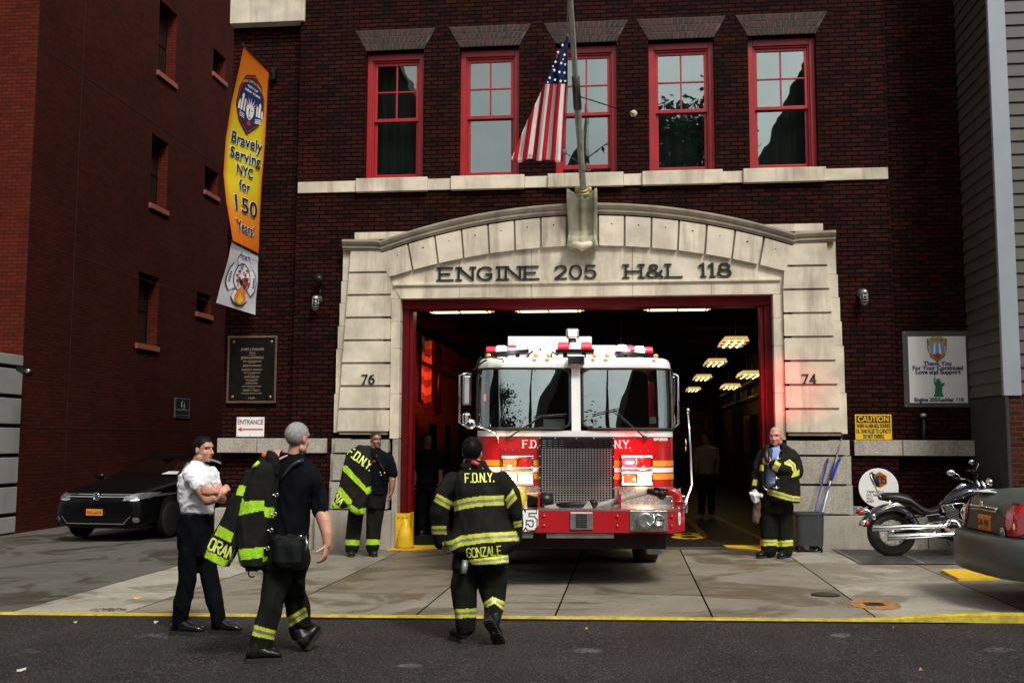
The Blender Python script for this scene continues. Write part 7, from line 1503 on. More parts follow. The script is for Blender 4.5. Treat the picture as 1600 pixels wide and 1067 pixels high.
for tx, y, s_, wd in (('Bravely', .435, .36, .82), ('Serving', .515, .36, .80), ('NYC', .595, .34, .42), ('for', .675, .36, .30), ('150', .785, .56, .68), ('Years!', .90, .36, .62)):
    btext(S1, tx, .5, y, s_, wd, m_txtwhite, b1, .012, asp=.215 if s_ < .5 else .21, bold=.020, nm='lettering_outline'); btext(S1, tx, .5, y, s_, wd*.97, m_txtblk, b1, .018, asp=.215 if s_ < .5 else .21, bold=.006)
def rod(par, a, b, nm='bracket'): q = MB(); q.tube([a, b], .012, 8); q.box(b.x-.03, b.x+.03, FY-.02+.14, FY+.15, b.z-.09, b.z+.09); q.ell(a, (.02, .02, .02)); q.build(nm, m_blackmetal, par)
rod(b1, S1(-.03, 0), Vector((S1(1, 0).x, FY+.13, S1(1.0, 0).z))); rod(b1, S1(-.03, 1), Vector((S1(1, 1).x, FY+.13, S1(1, 1).z)))
q = MB(); q.box(BR.x+.06, BR.x+.10, FY+.02, FY+.14, BR.z-.10, BR.z+.08); q.box(BR.x+.0, BR.x+.08, FY+.05, FY+.09, BR.z-.02, BR.z+.0); q.build('bracket', m_blackmetal, b1)
b2, S2 = banner('hanging_banner', 'small white banner with a blue cross emblem and flames below the orange banner', 'banner', [(0, 362, 379), (.5, 350, 430), (1, 337.5, 473)], [(0, 403.5, 401), (.5, 401.5, 446), (1, 399, 492)], YL_, YR_, M('white_banner', (.58, .58, .60), .7, var=.04))
m_bl2 = M('navy_print', (.03, .06, .22), .6, var=0); m_flame = M('flame_print', (.75, .22, .02), .6, var=.3, vs=20); m_flameY = M('flame_yellow', (.8, .55, .05), .6, var=.2)
q = MB(); 
def mal(k): 
    out = []
    for qd in range(4):
        a0 = math.pi/2*qd-math.pi/2
        for da, r_ in ((-.62, .43), (-.3, .475), (0, .485), (.3, .475), (.62, .43), (math.pi/4, .17)): a = a0+da; out.append((.5+.92*r_*k*math.cos(a), .5+.95*r_*k*math.sin(a)))
    return out
bpoly(q, S2, mal(1.0), .010, 0); bpoly(q, S2, mal(.93), .012, 1); bpoly(q, S2, mal(.86), .014, 0) if False else None
bpoly(q, S2, [(.5+.25*math.cos(i*.4), .47+.25*math.sin(i*.4)) for i in range(16)], .014, 0); bpoly(q, S2, [(.5+.22*math.cos(i*.4), .47+.22*math.sin(i*.4)) for i in range(16)], .016, 1)
q.build('cross_emblem', [m_bl2, m_txtwhite], b2)
q = MB(); rnd = random.Random(4)
for i in range(26):
    a = rnd.random()*6.28; r_ = .19*math.sqrt(rnd.random()); x, y = .5+r_*math.cos(a), .46+r_*math.sin(a); w_, h = .02+.04*rnd.random(), .015+.03*rnd.random(); bpoly(q, S2, [(x-w_, y-h*.5), (x+w_, y-h), (x+w_*.8, y+h), (x-w_*.8, y+h*.6)], .018+.0004*i, rnd.choice((0, 1, 2, 3)))
bpoly(q, S2, [(.38, .50), (.44, .48), (.62, .62), (.58, .66)], .030, 3); q.build('emblem_centre', [m_bl2, m_txtred, M('grey_print', (.3, .3, .32), .6), m_txtblk], b2)
q = MB(); bpoly(q, S2, [(.36, .88), (.34, .78), (.40, .70), (.41, .62), (.47, .68), (.50, .57), (.57, .67), (.61, .63), (.62, .73), (.66, .80), (.62, .88), (.5, .93)], .032, 0); bpoly(q, S2, [(.42, .88), (.43, .80), (.48, .72), (.53, .80), (.58, .78), (.57, .87), (.5, .91)], .034, 1); q.build('flame_emblem', [m_flame, m_flameY], b2)
btext(S2, 'FORT', .5, .14, .15, .30, m_bl2, b2, .016, asp=.75); q = MB()
for i, (x, y, r_) in enumerate(((.16, .5, 1), (.85, .5, 1))): 
    for k in range(5): bpoly(q, S2, [(x-.03, y-.09+.036*k), (x+.03, y-.09+.036*k), (x+.03, y-.07+.036*k), (x-.03, y-.07+.036*k)], .016)
q.build('side_lettering', m_bl2, b2)
q = MB(); [q.tube([S2(a, 0), S1(a, 1)], .005, 5) for a in (.03, .35, .65, .97)]; q.build('tie', m_white, b2)
# ================================================================== SIGNS, PLAQUES
def board(name, lab, cat, u0, u1, v0, v1, mats, Y=FY, th=.02, bevel=.003, pl=None):
    a, b = at(u0, v1, Y), at(u1, v0, Y); q = MB(); q.box(a.x, b.x, Y-th, Y-.001, a.z, b.z); t = thing(name, lab, cat, ((a.x+b.x)/2, Y, a.z)); q.build('panel', mats, t, bevel=bevel)
    return t, a.x, b.x, a.z, b.z, (lambda x, z, t_=0: (x, Y-th-.003-t_, z))
FS = FY+.14
t, x0, x1, z0, z1, F_ = board('bronze_plaque', 'dark bronze dedication plaque with raised names on brick beside the pier', 'plaque', 355, 435, 525, 630, m_bronze, FS, .035)
q = MB()
for a, b, c, d in ((x0, x1, z1-.035, z1), (x0, x1, z0, z0+.035), (x0, x0+.035, z0+.035, z1-.035), (x1-.035, x1, z0+.035, z1-.035)): q.box(a, b, FS-.055, FS-.036, c, d)
q.build('frame', m_bronzel, t, bevel=.006)
q = MB(); [q.lathe([(.028, 0), (.022, .012), (0, .016)], (x, FS-.036, z), (0, -1, 0), 14) for x in (x0+.10, x1-.10) for z in (z0+.10, z1-.10)]; q.build('rosette', m_bronzel, t)
m_bl = M('raised_bronze_letters', (.42, .33, .24), .4, .5, var=.1); q = MB(); xc = (x0+x1)/2; hh = z1-z0
for tx, fr_, s_, wd in (('JAMES J.WALKER', .20, .058, .40), ('MAYOR', .255, .032, .10), ('JOHN J.DORMAN', .325, .058, .38), ('FIRE  COMMISSIONER', .38, .034, .31), ('JOSEPH M. HANNON', .445, .042, .31), ('CHARLES W. JANNICKY', .505, .042, .36), ('DEPUTY FIRE COMMISSIONERS', .55, .022, .28), ('JOHN KENLON', .61, .042, .25), ('CHIEF OF DEPARTMENT', .655, .022, .22), ('JOHN DAVIN', .705, .042, .20), ('DEPUTY CHIEF BUREAU OF BUILDINGS', .75, .022, .33), ('HUBERT J. TREACY', .81, .042, .29), ('CHIEF BUREAU OF REPAIRS & SUPPLIES', .855, .022, .35), ('- 1929 -', .925, .042, .18)):
    put_text(q, tx, F_, s_, ox=xc, oy=z1-hh*fr_, width=wd, bold=.0006)
for fr_ in (.283, .405, .575, .675, .77): q.box(xc-.06, xc+.06, FS-.040, FS-.0375, z1-hh*fr_-.002, z1-hh*fr_+.002)
q.build('raised_lettering', m_bl, t)
t, x0, x1, z0, z1, F_ = board('entrance_sign', 'white ENTRANCE sign with red arrow pointing left above the granite band', 'sign', 369.5, 413.5, 651.5, 682, m_white, FS, .012)
q = MB(); put_text(q, 'ENTRANCE', F_, .105, ox=(x0+x1)/2, oy=z1-.085, width=(x1-x0)*.92, bold=.002); q.build('lettering', M('brown_red_print', (.22, .04, .03), .5), t)
q = MB(); xc, zc = (x0+x1)/2, z1-.20; q.add([F_(x0+.02, zc), F_(x0+.085, zc-.04), F_(x0+.085, zc-.012), F_(x1-.02, zc-.012), F_(x1-.02, zc+.012), F_(x0+.085, zc+.012), F_(x0+.085, zc+.04)], [tuple(range(7))]); q.build('arrow', M('orange_red_print', (.5, .08, .03), .5), t)
q = MB(); [q.lathe([(.008, 0), (.005, .005), (0, .006)], (x, FS-.012, z), (0, -1, 0), 8) for x in (x0+.025, (x0+x1)/2, x1-.025) for z in (z0+.015, z1-.018)]; q.build('screw', m_blackmetal, t)
t, x0, x1, z0, z1, F_ = board('caution_sign', 'yellow CAUTION sign about the oil tank alarm bell at right of the pier', 'sign', 1336.5, 1392.5, 647.5, 686.5, m_yellow, FY, .012)
q = MB(); q.add([F_(x0+.02, z1-.125), F_(x1-.02, z1-.125), F_(x1-.02, z1-.018), F_(x0+.02, z1-.018)], [(0, 1, 2, 3)]); q.build('header', m_txtblk, t); q = MB(); G_ = lambda x, z: (x, FY-.018, z); put_text(q, 'CAUTION', G_, .115, ox=(x0+x1)/2, oy=z1-.072, width=(x1-x0)*.84, bold=.003); q.build('header_lettering', m_yellow, t)
q = MB(); [put_text(q, tx, F_, .085, ox=(x0+x1)/2, oy=z1-y, width=wd, bold=.0025) for tx, y, wd in (('WHEN ALARM BELL SOUNDS', .175, .50), ('OIL TANK FILLED TO CAPACITY', .255, .52), ('DO NOT OVERFILL', .335, .31))]; q.build('lettering', m_txtblk, t)
a, b = at(1416, 634, FS), at(1512, 519, FS); t, x0, x1, z0, z1, F_ = board('thank_you_sign', 'white thank you sign with shield and green statue on a dark board', 'sign', 1421, 1507.5, 525.5, 629.5, m_white, FS, .030)
q = MB(); q.box(a.x-.03, b.x+.02, FS-.016, FS-.001, a.z-.02, b.z+.02); q.build('backing_board', M('dark_board', (.06, .06, .055), .7), t, bevel=.003)
xc = (x0+x1)/2; hh = z1-z0; m_navyp = M('dark_navy_print', (.012, .02, .07), .5); q = MB()
for tx, fr_, s_, wd in (('Thank You', .412, .088, .42), ('For Your Continued', .478, .088, .76), ('Love and Support', .540, .088, .68), ('Engine 205/Ladder 118', .955, .080, .74)): put_text(q, tx, F_, s_, ox=xc, oy=z1-hh*fr_, width=wd*(x1-x0)/.87, bold=.0035)
q.build('lettering', m_navyp, t)
q = MB(); sh = [(-.13, .15), (-.06, .135), (0, .155), (.06, .135), (.13, .15), (.125, .0), (.09, -.10), (0, -.17), (-.09, -.10), (-.125, .0)]; zc = z1-hh*.20
for k, m_ in ((1.12, 0), (1.02, 1), (.78, 2)): q.add([F_(xc+x*k, zc+z*k, .0015*(3-k*2)+.001*m_) for x, z in sh], [tuple(range(10))], m_)
q.add([F_(xc-.12, zc+.13, .006), F_(xc+.12, zc+.13, .006), F_(xc+.12, zc+.18, .006), F_(xc-.12, zc+.18, .006)], [(0, 1, 2, 3)], 3)
for sx in (-.045, .045): q.add([F_(xc+sx-.018, zc-.06, .008), F_(xc+sx+.018, zc-.06, .008), F_(xc+sx*.7+.010, zc+.10, .008), F_(xc+sx*.7-.010, zc+.10, .008)], [(0, 1, 2, 3)], 4)
q.add([F_(xc-.06, zc-.09, .009), F_(xc, zc-.05, .009), F_(xc+.06, zc-.09, .009), F_(xc, zc-.15, .009)], [(0, 1, 2, 3)], 5)
q.build('shield', [m_txtblk, M('orange_print', (.55, .25, .04), .5), M('sky_blue_print', (.18, .35, .65), .5), m_txtgold, m_txtwhite, m_txtred], t)
q = MB(); [put_text(q, tx, lambda x, z: F_(x, z, .009), .03, ox=xc+ox, oy=zc+oz, bold=.001, rot=rr, width=wd) for tx, ox, oz, rr, wd in (('FORT UNDER', 0, .185, 0, .16), ('the Bridge', 0, .155, 0, .20))]; q.build('shield_lettering', m_txtblk, t)
q = MB(); [put_text(q, tx, lambda x, z: F_(x, z, .009), .032, ox=xc+ox, oy=zc-.005, bold=.001, rot=rr) for tx, ox, rr in (('ENGINE', -.113, R(-82)), ('LADDER', .113, R(82)))]; q.build('shield_side_lettering', m_txtwhite, t)
P = [(-.07, -.17), (.075, -.17), (.07, -.135), (.055, -.12), (.06, -.02), (.095, .02), (.10, .045), (.07, .05), (.04, .02), (.045, .065), (.02, .075), (.045, .11), (.012, .10), (.0, .13), (-.01, .10), (-.04, .115), (-.022, .08), (-.045, .06), (-.040, .12), (-.045, .165), (-.03, .18), (-.045, .20), (-.062, .18), (-.052, .165), (-.062, .10), (-.065, .03), (-.045, .0), (-.055, -.12), (-.07, -.135)]
zc = z1-hh*.745; q = MB(); q.prism(P, lambda x, z, t_: F_(xc+x*.98, zc+z*.98, -t_), .002); q.build('statue_figure', M('statue_green_print', (.01, .17, .07), .5, var=.4, vs=30), t)
q = MB(); [q.lathe([(.009, 0), (.006, .005), (0, .006)], (x, FS-.018, z), (0, -1, 0), 8) for x in (a.x, b.x-.01) for z in (a.z, (a.z+b.z)/2, b.z)]; q.build('screw', m_steel, t)
# round tank sign leaning behind the motorcycle
c = at(1373, 762, FY-.10); t = thing('round_sign', 'round white disc sign with orange hexagon number behind the motorcycle', 'sign', (c.x, FY-.1, c.z-.30)); q = MB(); q.lathe([(.29, 0), (.29, .012), (.283, .015), (0, .015)], (c.x, FY-.08, c.z), (0, -1, 0), 40, sm=False); q.build('disc', m_white, t)
F2 = lambda x, z, t_=0: (c.x+x, FY-.098-t_, c.z+z); q = MB(); q.add([F2(.02+.125*math.sin(i*math.pi/3), .12+.125*math.cos(i*math.pi/3)) for i in range(6)], [tuple(range(6))], 0); q.add([F2(.02+.112*math.sin(i*math.pi/3), .12+.112*math.cos(i*math.pi/3), .002) for i in range(6)], [tuple(range(6))], 1); q.build('hexagon', [m_txtgold, M('burnt_orange_print', (.40, .07, .02), .5)], t)
q = MB(); strokes(q, '205', lambda x, z, t_: F2(x, z, .004+t_), .02, .07, .10, hw=.17, block=True, wid=.5, gap=.18, fit=.17); [put_text(q, tx, F2, .045, ox=-.18, oy=y, align='LEFT', bold=.001) for tx, y in (('TANK NO. 2', -.06), ('D.C. 550', -.11), ('W.C.', -.16), ('POST', -.205))]; q.box(c.x+.02, c.x+.2, FY-.100, FY-.098, c.z-.075, c.z-.07); q.build('lettering', m_txtblk, t)
t, x0, x1, z0, z1, F_ = board('grey_plate_sign', 'small grey plate sign at the foot of the right brick wall', 'sign', 1328, 1346, 791, 804, m_steel, FY-.02, .06); q = MB(); put_text(q, 'DE', F_, .05, ox=x0+.13, oy=z1-.04, bold=.002); q.build('lettering', m_white, t)
# small dark sign on the side building
pz = lz(283, 637); t = thing('wall_sign', 'small black framed sign on the reddish side building wall', 'sign', (LX, pz.y, pz.z-.3)); ya, yb = lz(272, 637).y, lz(295, 637).y; za, zb = lz(283, 653).z, lz(283, 622).z
q = MB(); q.box(LX, LX+.03, ya, yb, za, zb); q.build('frame', m_steel, t); q = MB(); q.box(LX+.03, LX+.036, ya+.06, yb-.06, za+.02, zb-.02); q.build('panel', m_black, t)
yc = (ya+yb)/2; G2 = lambda y_, z_: (LX+.040, yc-y_ if False else yc+y_, (za+zb)/2+z_); q = MB(); put_text(q, 'H', G2, .16, oy=.06, width=.2, bold=.003); put_text(q, 'HAMPTON', G2, .05, oy=-.05, width=.9, bold=.001); put_text(q, 'PARKING', G2, .035, oy=-.19, width=.9); q.build('lettering', M('grey_letter', (.3, .3, .3), .5), t)
q = MB(); q.torus((LX+.037, yc, (za+zb)/2+.07), (1, 0, 0), .11, .006, 20, 6); q.build('ring', bpy.data.materials['grey_letter'], t)
# ================================================================== WALL LAMPS, CAMERA, PIPES
def cage_lamp(u, v, lab, Y=FY):
    c = at(u, v, Y); t = thing('caged_lamp', lab, 'wall lamp', (c.x, Y, c.z), 'caged wall lamps')
    q = MB(); q.lathe([(.075, 0), (.075, .03), (.05, .05), (.05, .10)], (c.x, Y, c.z+.04), (0, -1, 0), 18); q.ell((c.x+.0, Y-.13, c.z+.04), (.065, .065, .055)); q.build('housing', m_steel, t)
    q = MB(); q.lathe([(.045, 0), (.048, .06), (.04, .13), (.012, .155)], (c.x, Y-.15, c.z+.02), (0, 0, -1), 14); q.build('globe', M('dark_globe', (.03, .03, .03), .1) if 'dark_globe' not in bpy.data.materials else bpy.data.materials['dark_globe'], t)
    q = MB(); [q.torus((c.x, Y-.15, c.z-z), (0, 0, 1), r_, .004, 16, 5) for z, r_ in ((.02, .055), (.06, .056), (.10, .052), (.14, .035))]; [q.tube([(c.x+.055*math.cos(a), Y-.15+.055*math.sin(a), c.z+.02), (c.x+.05*math.cos(a), Y-.15+.05*math.sin(a), c.z-.12), (c.x, Y-.15, c.z-.165)], .004, 5) for a in [i*math.pi/3 for i in range(6)]]; q.build('cage', m_steel, t)
    return t, c
cage_lamp(1347, 463, 'caged metal wall lamp on brick right of the stone arch'); t_, c = cage_lamp(497, 472, 'caged metal wall lamp on brick left of the arch below a spotlight')
c = at(502, 440, FY); t = thing('wall_spotlight', 'black spotlight on brick above the left caged lamp', 'wall lamp', (c.x, FY, c.z)); q = MB(); d_ = Vector((.25, -.9, .35)); q.lathe([(.04, 0), (.055, .03), (.07, .12), (.072, .17)], Vector((c.x-.02, FY-.06, c.z-.02)), d_, 18); q.tube([(c.x-.03, FY, c.z-.08), (c.x-.03, FY-.06, c.z-.08), (c.x-.02, FY-.07, c.z)], .018, 8); q.tube([(c.x-.01, FY-.03, c.z-.1), (c.x-.01, FY-.03, c.z-.3)], .012, 8); q.build('housing', m_blackmetal, t)
q = MB(); q.lathe([(.06, .165), (.0, .168)], Vector((c.x-.02, FY-.06, c.z-.02)), d_, 16); q.build('lens', M('spot_lens', (.3, .3, .3), .1, .5), t)
c = lz(22, 577); p = at(25, 578, 18.0); t = thing('security_camera', 'grey bullet security camera on the rusticated corner pier', 'camera', (p.x, 18, p.z)); q = MB(); q.tube([(p.x-.02, 18.42, p.z), (p.x, 18.1, p.z+.01)], .03, 8); q.lathe([(.05, 0), (.05, .05)], (p.x-.02, 18.44, p.z), (0, -1, 0), 12); q.build('mount', m_steel, t); q = MB(); q.tube([(p.x-.02, 18.1, p.z+.03), (p.x+.30, 17.95, p.z-.08)], [.05, .055], 12); q.build('barrel', m_blackmetal, t)
c0, c1 = at(1440, 650, FS), at(1441, 717, FS); t = thing('fill_pipe', 'thin dark fill pipe with a capped top on the right brick wall', 'pipe', (c1.x, FS-.2, c1.z)); q = MB(); q.tube([(c0.x, FS-.10, c0.z), (c1.x, FS-.10, c1.z), (c1.x, FS+.0, c1.z-.03)], .028, 10); q.build('pipe', m_black, t); q = MB(); q.lathe([(.028, 0), (.05, .01), (.055, .04), (.03, .06), (0, .062)], (c0.x, FS-.10, c0.z-.02), (0, 0, 1), 14); q.build('cap', m_steel, t)
# mop bucket
p = gr(1264, 862); t = thing('mop_bucket', 'dark grey wheeled mop bucket standing against the granite base', 'bucket', p); bw_, bd_, bh_ = .215, .17, .58; q = MB(); rs = []
for z, k, wl in ((.10, .88, 0), (.10, .92, 0), (bh_-.04, 1.0, 0), (bh_-.04, 1.05, 0), (bh_, 1.05, 0), (bh_, .96, 0), (.2, .85, 0)): rs.append([(p.x+bw_*k*math.copysign(abs(math.cos(a))**.5, math.cos(a)), p.y+bd_*k*math.copysign(abs(math.sin(a))**.5, math.sin(a)), p.z+z) for a in [i*6.283/28 for i in range(28)]])
q.rings(rs, sm=False); q.build('body', M('grey_plastic', (.035, .04, .042), .5, var=.15, dirt=.3), t, bevel=.006)
q = MB(); [q.tube([(p.x+sx*.16, p.y+sy*.11, p.z+.12), (p.x+sx*.16, p.y+sy*.11, p.z+.03)], .012, 6) for sx in (-1, 1) for sy in (-1, 1)]; [q.lathe([(.036, -.014), (.04, 0), (.036, .014)], (p.x+sx*.16, p.y+sy*.11, p.z+.04), (1, 0, 0), 14) for sx in (-1, 1) for sy in (-1, 1)]; q.build('caster', m_black, t)
m_blueh = M('blue_handle', (.015, .03, .20), .35)
for nm, lab, u0, v0, u1, v1, mt, r_ in (('mop', 'blue mop handle leaning left in the bucket', 1267, 824, 1293, 719, m_blueh, .013), ('broom', 'blue broom handle crossing in the bucket', 1272, 824, 1312, 717, m_blueh, .013), ('squeegee', 'steel squeegee pole with blue grip in the bucket', 1279, 824, 1316, 681, m_steel, .014)):
    a, b = at(u0, v0, p.y), at(u1, v1, p.y+.22 if nm != 'squeegee' else p.y+.3); t = thing(nm, lab, nm, a, 'cleaning tools in the bucket'); q = MB(); q.tube([a-(b-a).normalized()*.25, a, b], r_, 10); q.build('handle', mt, t); q = MB(); q.tube([b-(b-a).normalized()*.03, b+(b-a).normalized()*.02], r_*1.4, 10, round_=True); q.build('tip', m_black if nm == 'squeegee' else mt, t)
    q = MB(); q.ell(a-(b-a).normalized()*.25, (.06, .05, .09)); q.build('mop_head' if nm == 'mop' else 'head', m_hose if nm == 'mop' else m_black, t)
    if nm == 'squeegee': q = MB(); q.tube([a+(b-a)*.52, a+(b-a)*.69], .028, 10, round_=True); q.build('grip', m_blueh, t)
# ================================================================== CARS
m_cpb = M('black_car_paint', (.0025, .0025, .003), .3, coat=.12, var=.05, spec=.15); m_cpg = M('grey_car_paint', (.062, .072, .068), .45, .0, coat=.06, var=.06, vs=3, dirt=.2)
m_cglass = GLASS('car_glass', (.05, .055, .055), .10, .01); m_rlens = M('red_tail_lens', (.40, .006, .012), .12, coat=1, var=.1); m_plate = M('orange_plate', (.72, .25, .03), .45, var=.08); m_lampg = GLASS('lamp_glass', (.6, .6, .6), .3, .02)
BVS = {}
def proj(q, bv, P, sy, off=.006, m=0, cell=.03):
    """polygon in front view (x, z) laid on the body along local y; sy = +1 seen from the front (ray towards +y)"""
    x0, x1, z0, z1 = min(p[0] for p in P), max(p[0] for p in P), min(p[1] for p in P), max(p[1] for p in P); nx, nz = max(1, int((x1-x0)/cell)), max(1, int((z1-z0)/cell))
    for i in range(nx):
        A_ = clip_poly(P, x0+(x1-x0)*i/nx, x0+(x1-x0)*(i+1)/nx)
        for j in range(nz):
            B_ = clip_poly([(b, a) for a, b in A_], z0+(z1-z0)*j/nz, z0+(z1-z0)*(j+1)/nz) if len(A_) > 2 else []
            V = []
            for z, x in B_:
                h = bv.ray_cast(Vector((x, -4*sy, z)), Vector((0, sy, 0)))
                if h[0] is None: V = []; break
                nn = h[1] if h[1].y*sy < 0 else -h[1]; V.append(h[0]+nn*off)
            if len(V) > 2: q.add(V, [tuple(range(len(V)))], m, False)
def car(name, lab, loc, rz, paint, ST, glass_rows, wheel_x, WR=.33, half=.88):
    """ST: stations along local y (front = -y): y, wb, wm, ws, wr, zb, zm, zs, zr, zc"""
    t = thing(name, lab, 'car', loc, rz=rz); rs = []
    for (y, wb, wm, ws, wr, zb, zm, zs, zr, zc) in ST:
        h = [(wb*.6, zb), (wb, zb+.02), (wm, zm*.6+zb*.4), (wm, zm), (ws, zs), ((ws+wr)/2+.01, (zs+zr)/2), (wr, zr), (wr*.6, zc-.005), (0, zc)]
        ring = [(0, y, zb)]+[(x, y, z) for x, z in h]+[(-x, y, z) for x, z in h[::-1][1:]]; rs.append(ring)
    q = MB(); n = len(rs[0]); vs = [p for r_ in rs for p in r_]; fs, ms = [], []
    for i in range(len(rs)-1):
        for j in range(n):
            fs.append((i*n+j, i*n+(j+1) % n, (i+1)*n+(j+1) % n, (i+1)*n+j)); jj = j
            ms.append(1 if (i in glass_rows and 5 <= j <= 12) else 0)
            if i in glass_rows and j in (5, 6, 11, 12): ms[-1] = 1 if glass_rows[i] in ('s', 'f') else 0
            if i in glass_rows and 7 <= j <= 10: ms[-1] = 1 if glass_rows[i] == 'f' else 0
            if i in glass_rows and j in (5, 6, 11, 12) and glass_rows[i] == 'f': ms[-1] = 0
    fs.append(tuple(range(n-1, -1, -1))); ms.append(0); fs.append(tuple(range((len(rs)-1)*n, len(rs)*n))); ms.append(0)
    q.v = vs; q.f = fs; q.m = ms; q.sm = [True]*len(fs)
    o = q.build('body', [paint, m_cglass], t, local=True); s_ = o.modifiers.new('sub', 'SUBSURF'); s_.levels = 3; s_.render_levels = 3
    dg = bpy.context.evaluated_depsgraph_get(); m3 = o.evaluated_get(dg).to_mesh(); BVS[name] = BVHTree.FromPolygons([tuple(v.co) for v in m3.vertices], [tuple(p.vertices) for p in m3.polygons])
    for y in wheel_x:
        for sg in (-1, 1):
            a = MB(); a.lathe([(WR+.05, 0), (WR+.05, .125)], (sg*(half-.10), y, WR+.02), (sg, 0, 0), 30); a.build('wheel_arch', m_gap, t, local=True)
            q = MB(); c = Vector((sg*(half-.165), y, WR)); q.lathe([(WR*.6, 0), (WR*.93, .01), (WR, .04), (WR, .17), (WR*.93, .2), (WR*.62, .21)], c, (sg, 0, 0), 32); wo = q.build('wheel', m_rubber, t, local=True)
            q = MB(); q.lathe([(WR*.66, .19), (WR*.6, .15), (.05, .16), (0, .17)], c, (sg, 0, 0), 28)
            for k in range(7): e = k*6.283/7; q.tube([c+Vector((sg*.175, .04*math.cos(e), .04*math.sin(e))), c+Vector((sg*.19, WR*.62*math.cos(e), WR*.62*math.sin(e)))], .018, 6)
            q.build('rim', m_steel, wo, local=True)
    return t
# black sedan, nose towards the street
ST_B = [(-2.32, .42, .58, .52, .38, .24, .42, .62, .67, .69), (-2.25, .68, .80, .75, .56, .20, .45, .71, .78, .81), (-2.02, .80, .89, .85, .68, .19, .48, .80, .88, .92), (-1.5, .82, .895, .85, .70, .19, .5, .86, .94, .98), (-.95, .83, .90, .86, .70, .19, .5, .92, 1.00, 1.04),
        (-.78, .83, .90, .865, .72, .19, .5, .93, 1.03, 1.07), (-.05, .83, .90, .87, .58, .19, .5, .93, 1.36, 1.40), (.3, .83, .90, .87, .56, .19, .5, .94, 1.42, 1.46), (1.1, .83, .90, .87, .56, .19, .5, .96, 1.40, 1.44), (1.55, .82, .90, .86, .62, .19, .5, .97, 1.2, 1.24), (1.95, .80, .88, .83, .70, .2, .5, .98, 1.05, 1.07), (2.3, .74, .83, .76, .62, .24, .5, .9, .98, 1.0), (2.36, .5, .6, .55, .4, .3, .5, .8, .85, .87)]
BT = R(-4); _c = at(150, 800, 17.15); bc = Vector((_c.x+2.29*math.sin(R(4)), 17.15+2.29*math.cos(R(4)), gz(-8.6)+.03))
blk = car('black_sedan', 'shiny black sedan with orange plate parked nose out in the dark driveway', bc, BT, m_cpb, ST_B, {5: 'f', 6: 's', 7: 's', 8: 's', 9: 'f'}, (-1.36, 1.34))
bvb = BVS['black_sedan']
q = MB(); proj(q, bvb, [(-.60, .70), (.60, .70), (.57, .80), (-.57, .80)], 1, .004); q.build('grille', m_gap, blk, local=True)
q = MB(); [proj(q, bvb, [(a, z), (b, z), (b, z+.014), (a, z+.014)], 1, .016) for z in (.735, .772) for a, b in ((-.60, -.07), (.07, .60))]; q.build('grille_bar', m_chrome, blk, local=True)
fy_ = bvb.ray_cast(Vector((0, -4, .75)), Vector((0, 1, 0)))[0].y; zc_ = .755
q = MB(); q.torus((0, fy_-.02, zc_), (0, 1, 0), .062, .008, 24, 6); q.tube([(-.035, fy_-.025, zc_+.04), (-.014, fy_-.025, zc_), (0, fy_-.025, zc_+.027), (.014, fy_-.025, zc_), (.035, fy_-.025, zc_+.04)], .006, 5); q.tube([(-.05, fy_-.025, zc_+.015), (-.02, fy_-.025, zc_-.043), (0, fy_-.025, zc_-.01), (.02, fy_-.025, zc_-.043), (.05, fy_-.025, zc_+.015)], .006, 5); q.build('round_badge', m_chrome, blk, local=True)
yp = min(bvb.ray_cast(Vector((x, -4, z)), Vector((0, 1, 0)))[0].y for x in (-.15, 0, .15) for z in (.43, .54))-.02
q = MB(); q.box(-.155, .155, yp-.01, yp, .43, .54); pp = q.build('licence_plate', m_plate, blk, local=True, bevel=.006); q = MB(); put_text(q, 'FRN-6474', lambda a, z: (a, yp-.0125, .475+z), .085, width=.27, bold=.001); put_text(q, 'NEW YORK', lambda a, z: (a, yp-.0125, .525+z), .02, width=.1); q.build('plate_number', m_txtblk, pp, local=True)
q = MB(); q.box(-.2, .2, yp+.001, yp+.06, .41, .555); q.build('plate_holder', m_black, blk, local=True)
q = MB(); proj(q, bvb, [(-.55, .30), (.55, .30), (.62, .40), (-.62, .40)], 1, .004); q.build('lower_grille', m_gap, blk, local=True)
q = MB(); [proj(q, bvb, P, 1, .016) for P in ([(-.54, .285), (.54, .285), (.54, .302), (-.54, .302)], [(-.54, .285), (-.525, .30), (-.64, .42), (-.655, .42)], [(.54, .285), (.525, .30), (.64, .42), (.655, .42)])]; q.build('chrome_strip', m_chrome, blk, local=True)
for sg in (-1, 1):
    P = [(sg*.50, .695), (sg*.60, .68), (sg*.78, .70), (sg*.865, .745), (sg*.875, .80), (sg*.80, .815), (sg*.62, .795), (sg*.54, .775)]
    q = MB(); proj(q, bvb, P, 1, .008); ho = q.build('headlight', M('lamp_housing', (.22, .23, .24), .08, .6, coat=1, var=.5, vs=14) if 'lamp_housing' not in bpy.data.materials else bpy.data.materials['lamp_housing'], blk, local=True)
    q = MB(); proj(q, bvb, [(sg*.50, .690), (sg*.60, .675), (sg*.78, .693), (sg*.87, .74), (sg*.87, .752), (sg*.78, .707), (sg*.60, .689), (sg*.51, .702)], 1, .012); proj(q, bvb, [(sg*.57, .72), (sg*.68, .73), (sg*.70, .785), (sg*.62, .785)], 1, .012); q.build('reflector', m_chrome, ho, local=True)
    q = MB(); proj(q, bvb, [(sg*.73+.05*math.cos(a), .36+.045*math.sin(a)) for a in [i_*.5236 for i_ in range(12)]], 1, .008); q.build('fog_lamp', m_steel, blk, local=True)
    q = MB(); q.ell((sg*.99, -.62, 1.04), (.10, .06, .07), 14, 9); q.tube([(sg*.86, -.60, .99), (sg*.94, -.62, 1.02)], .02, 6); q.build('side_mirror', m_cpb, blk, local=True)
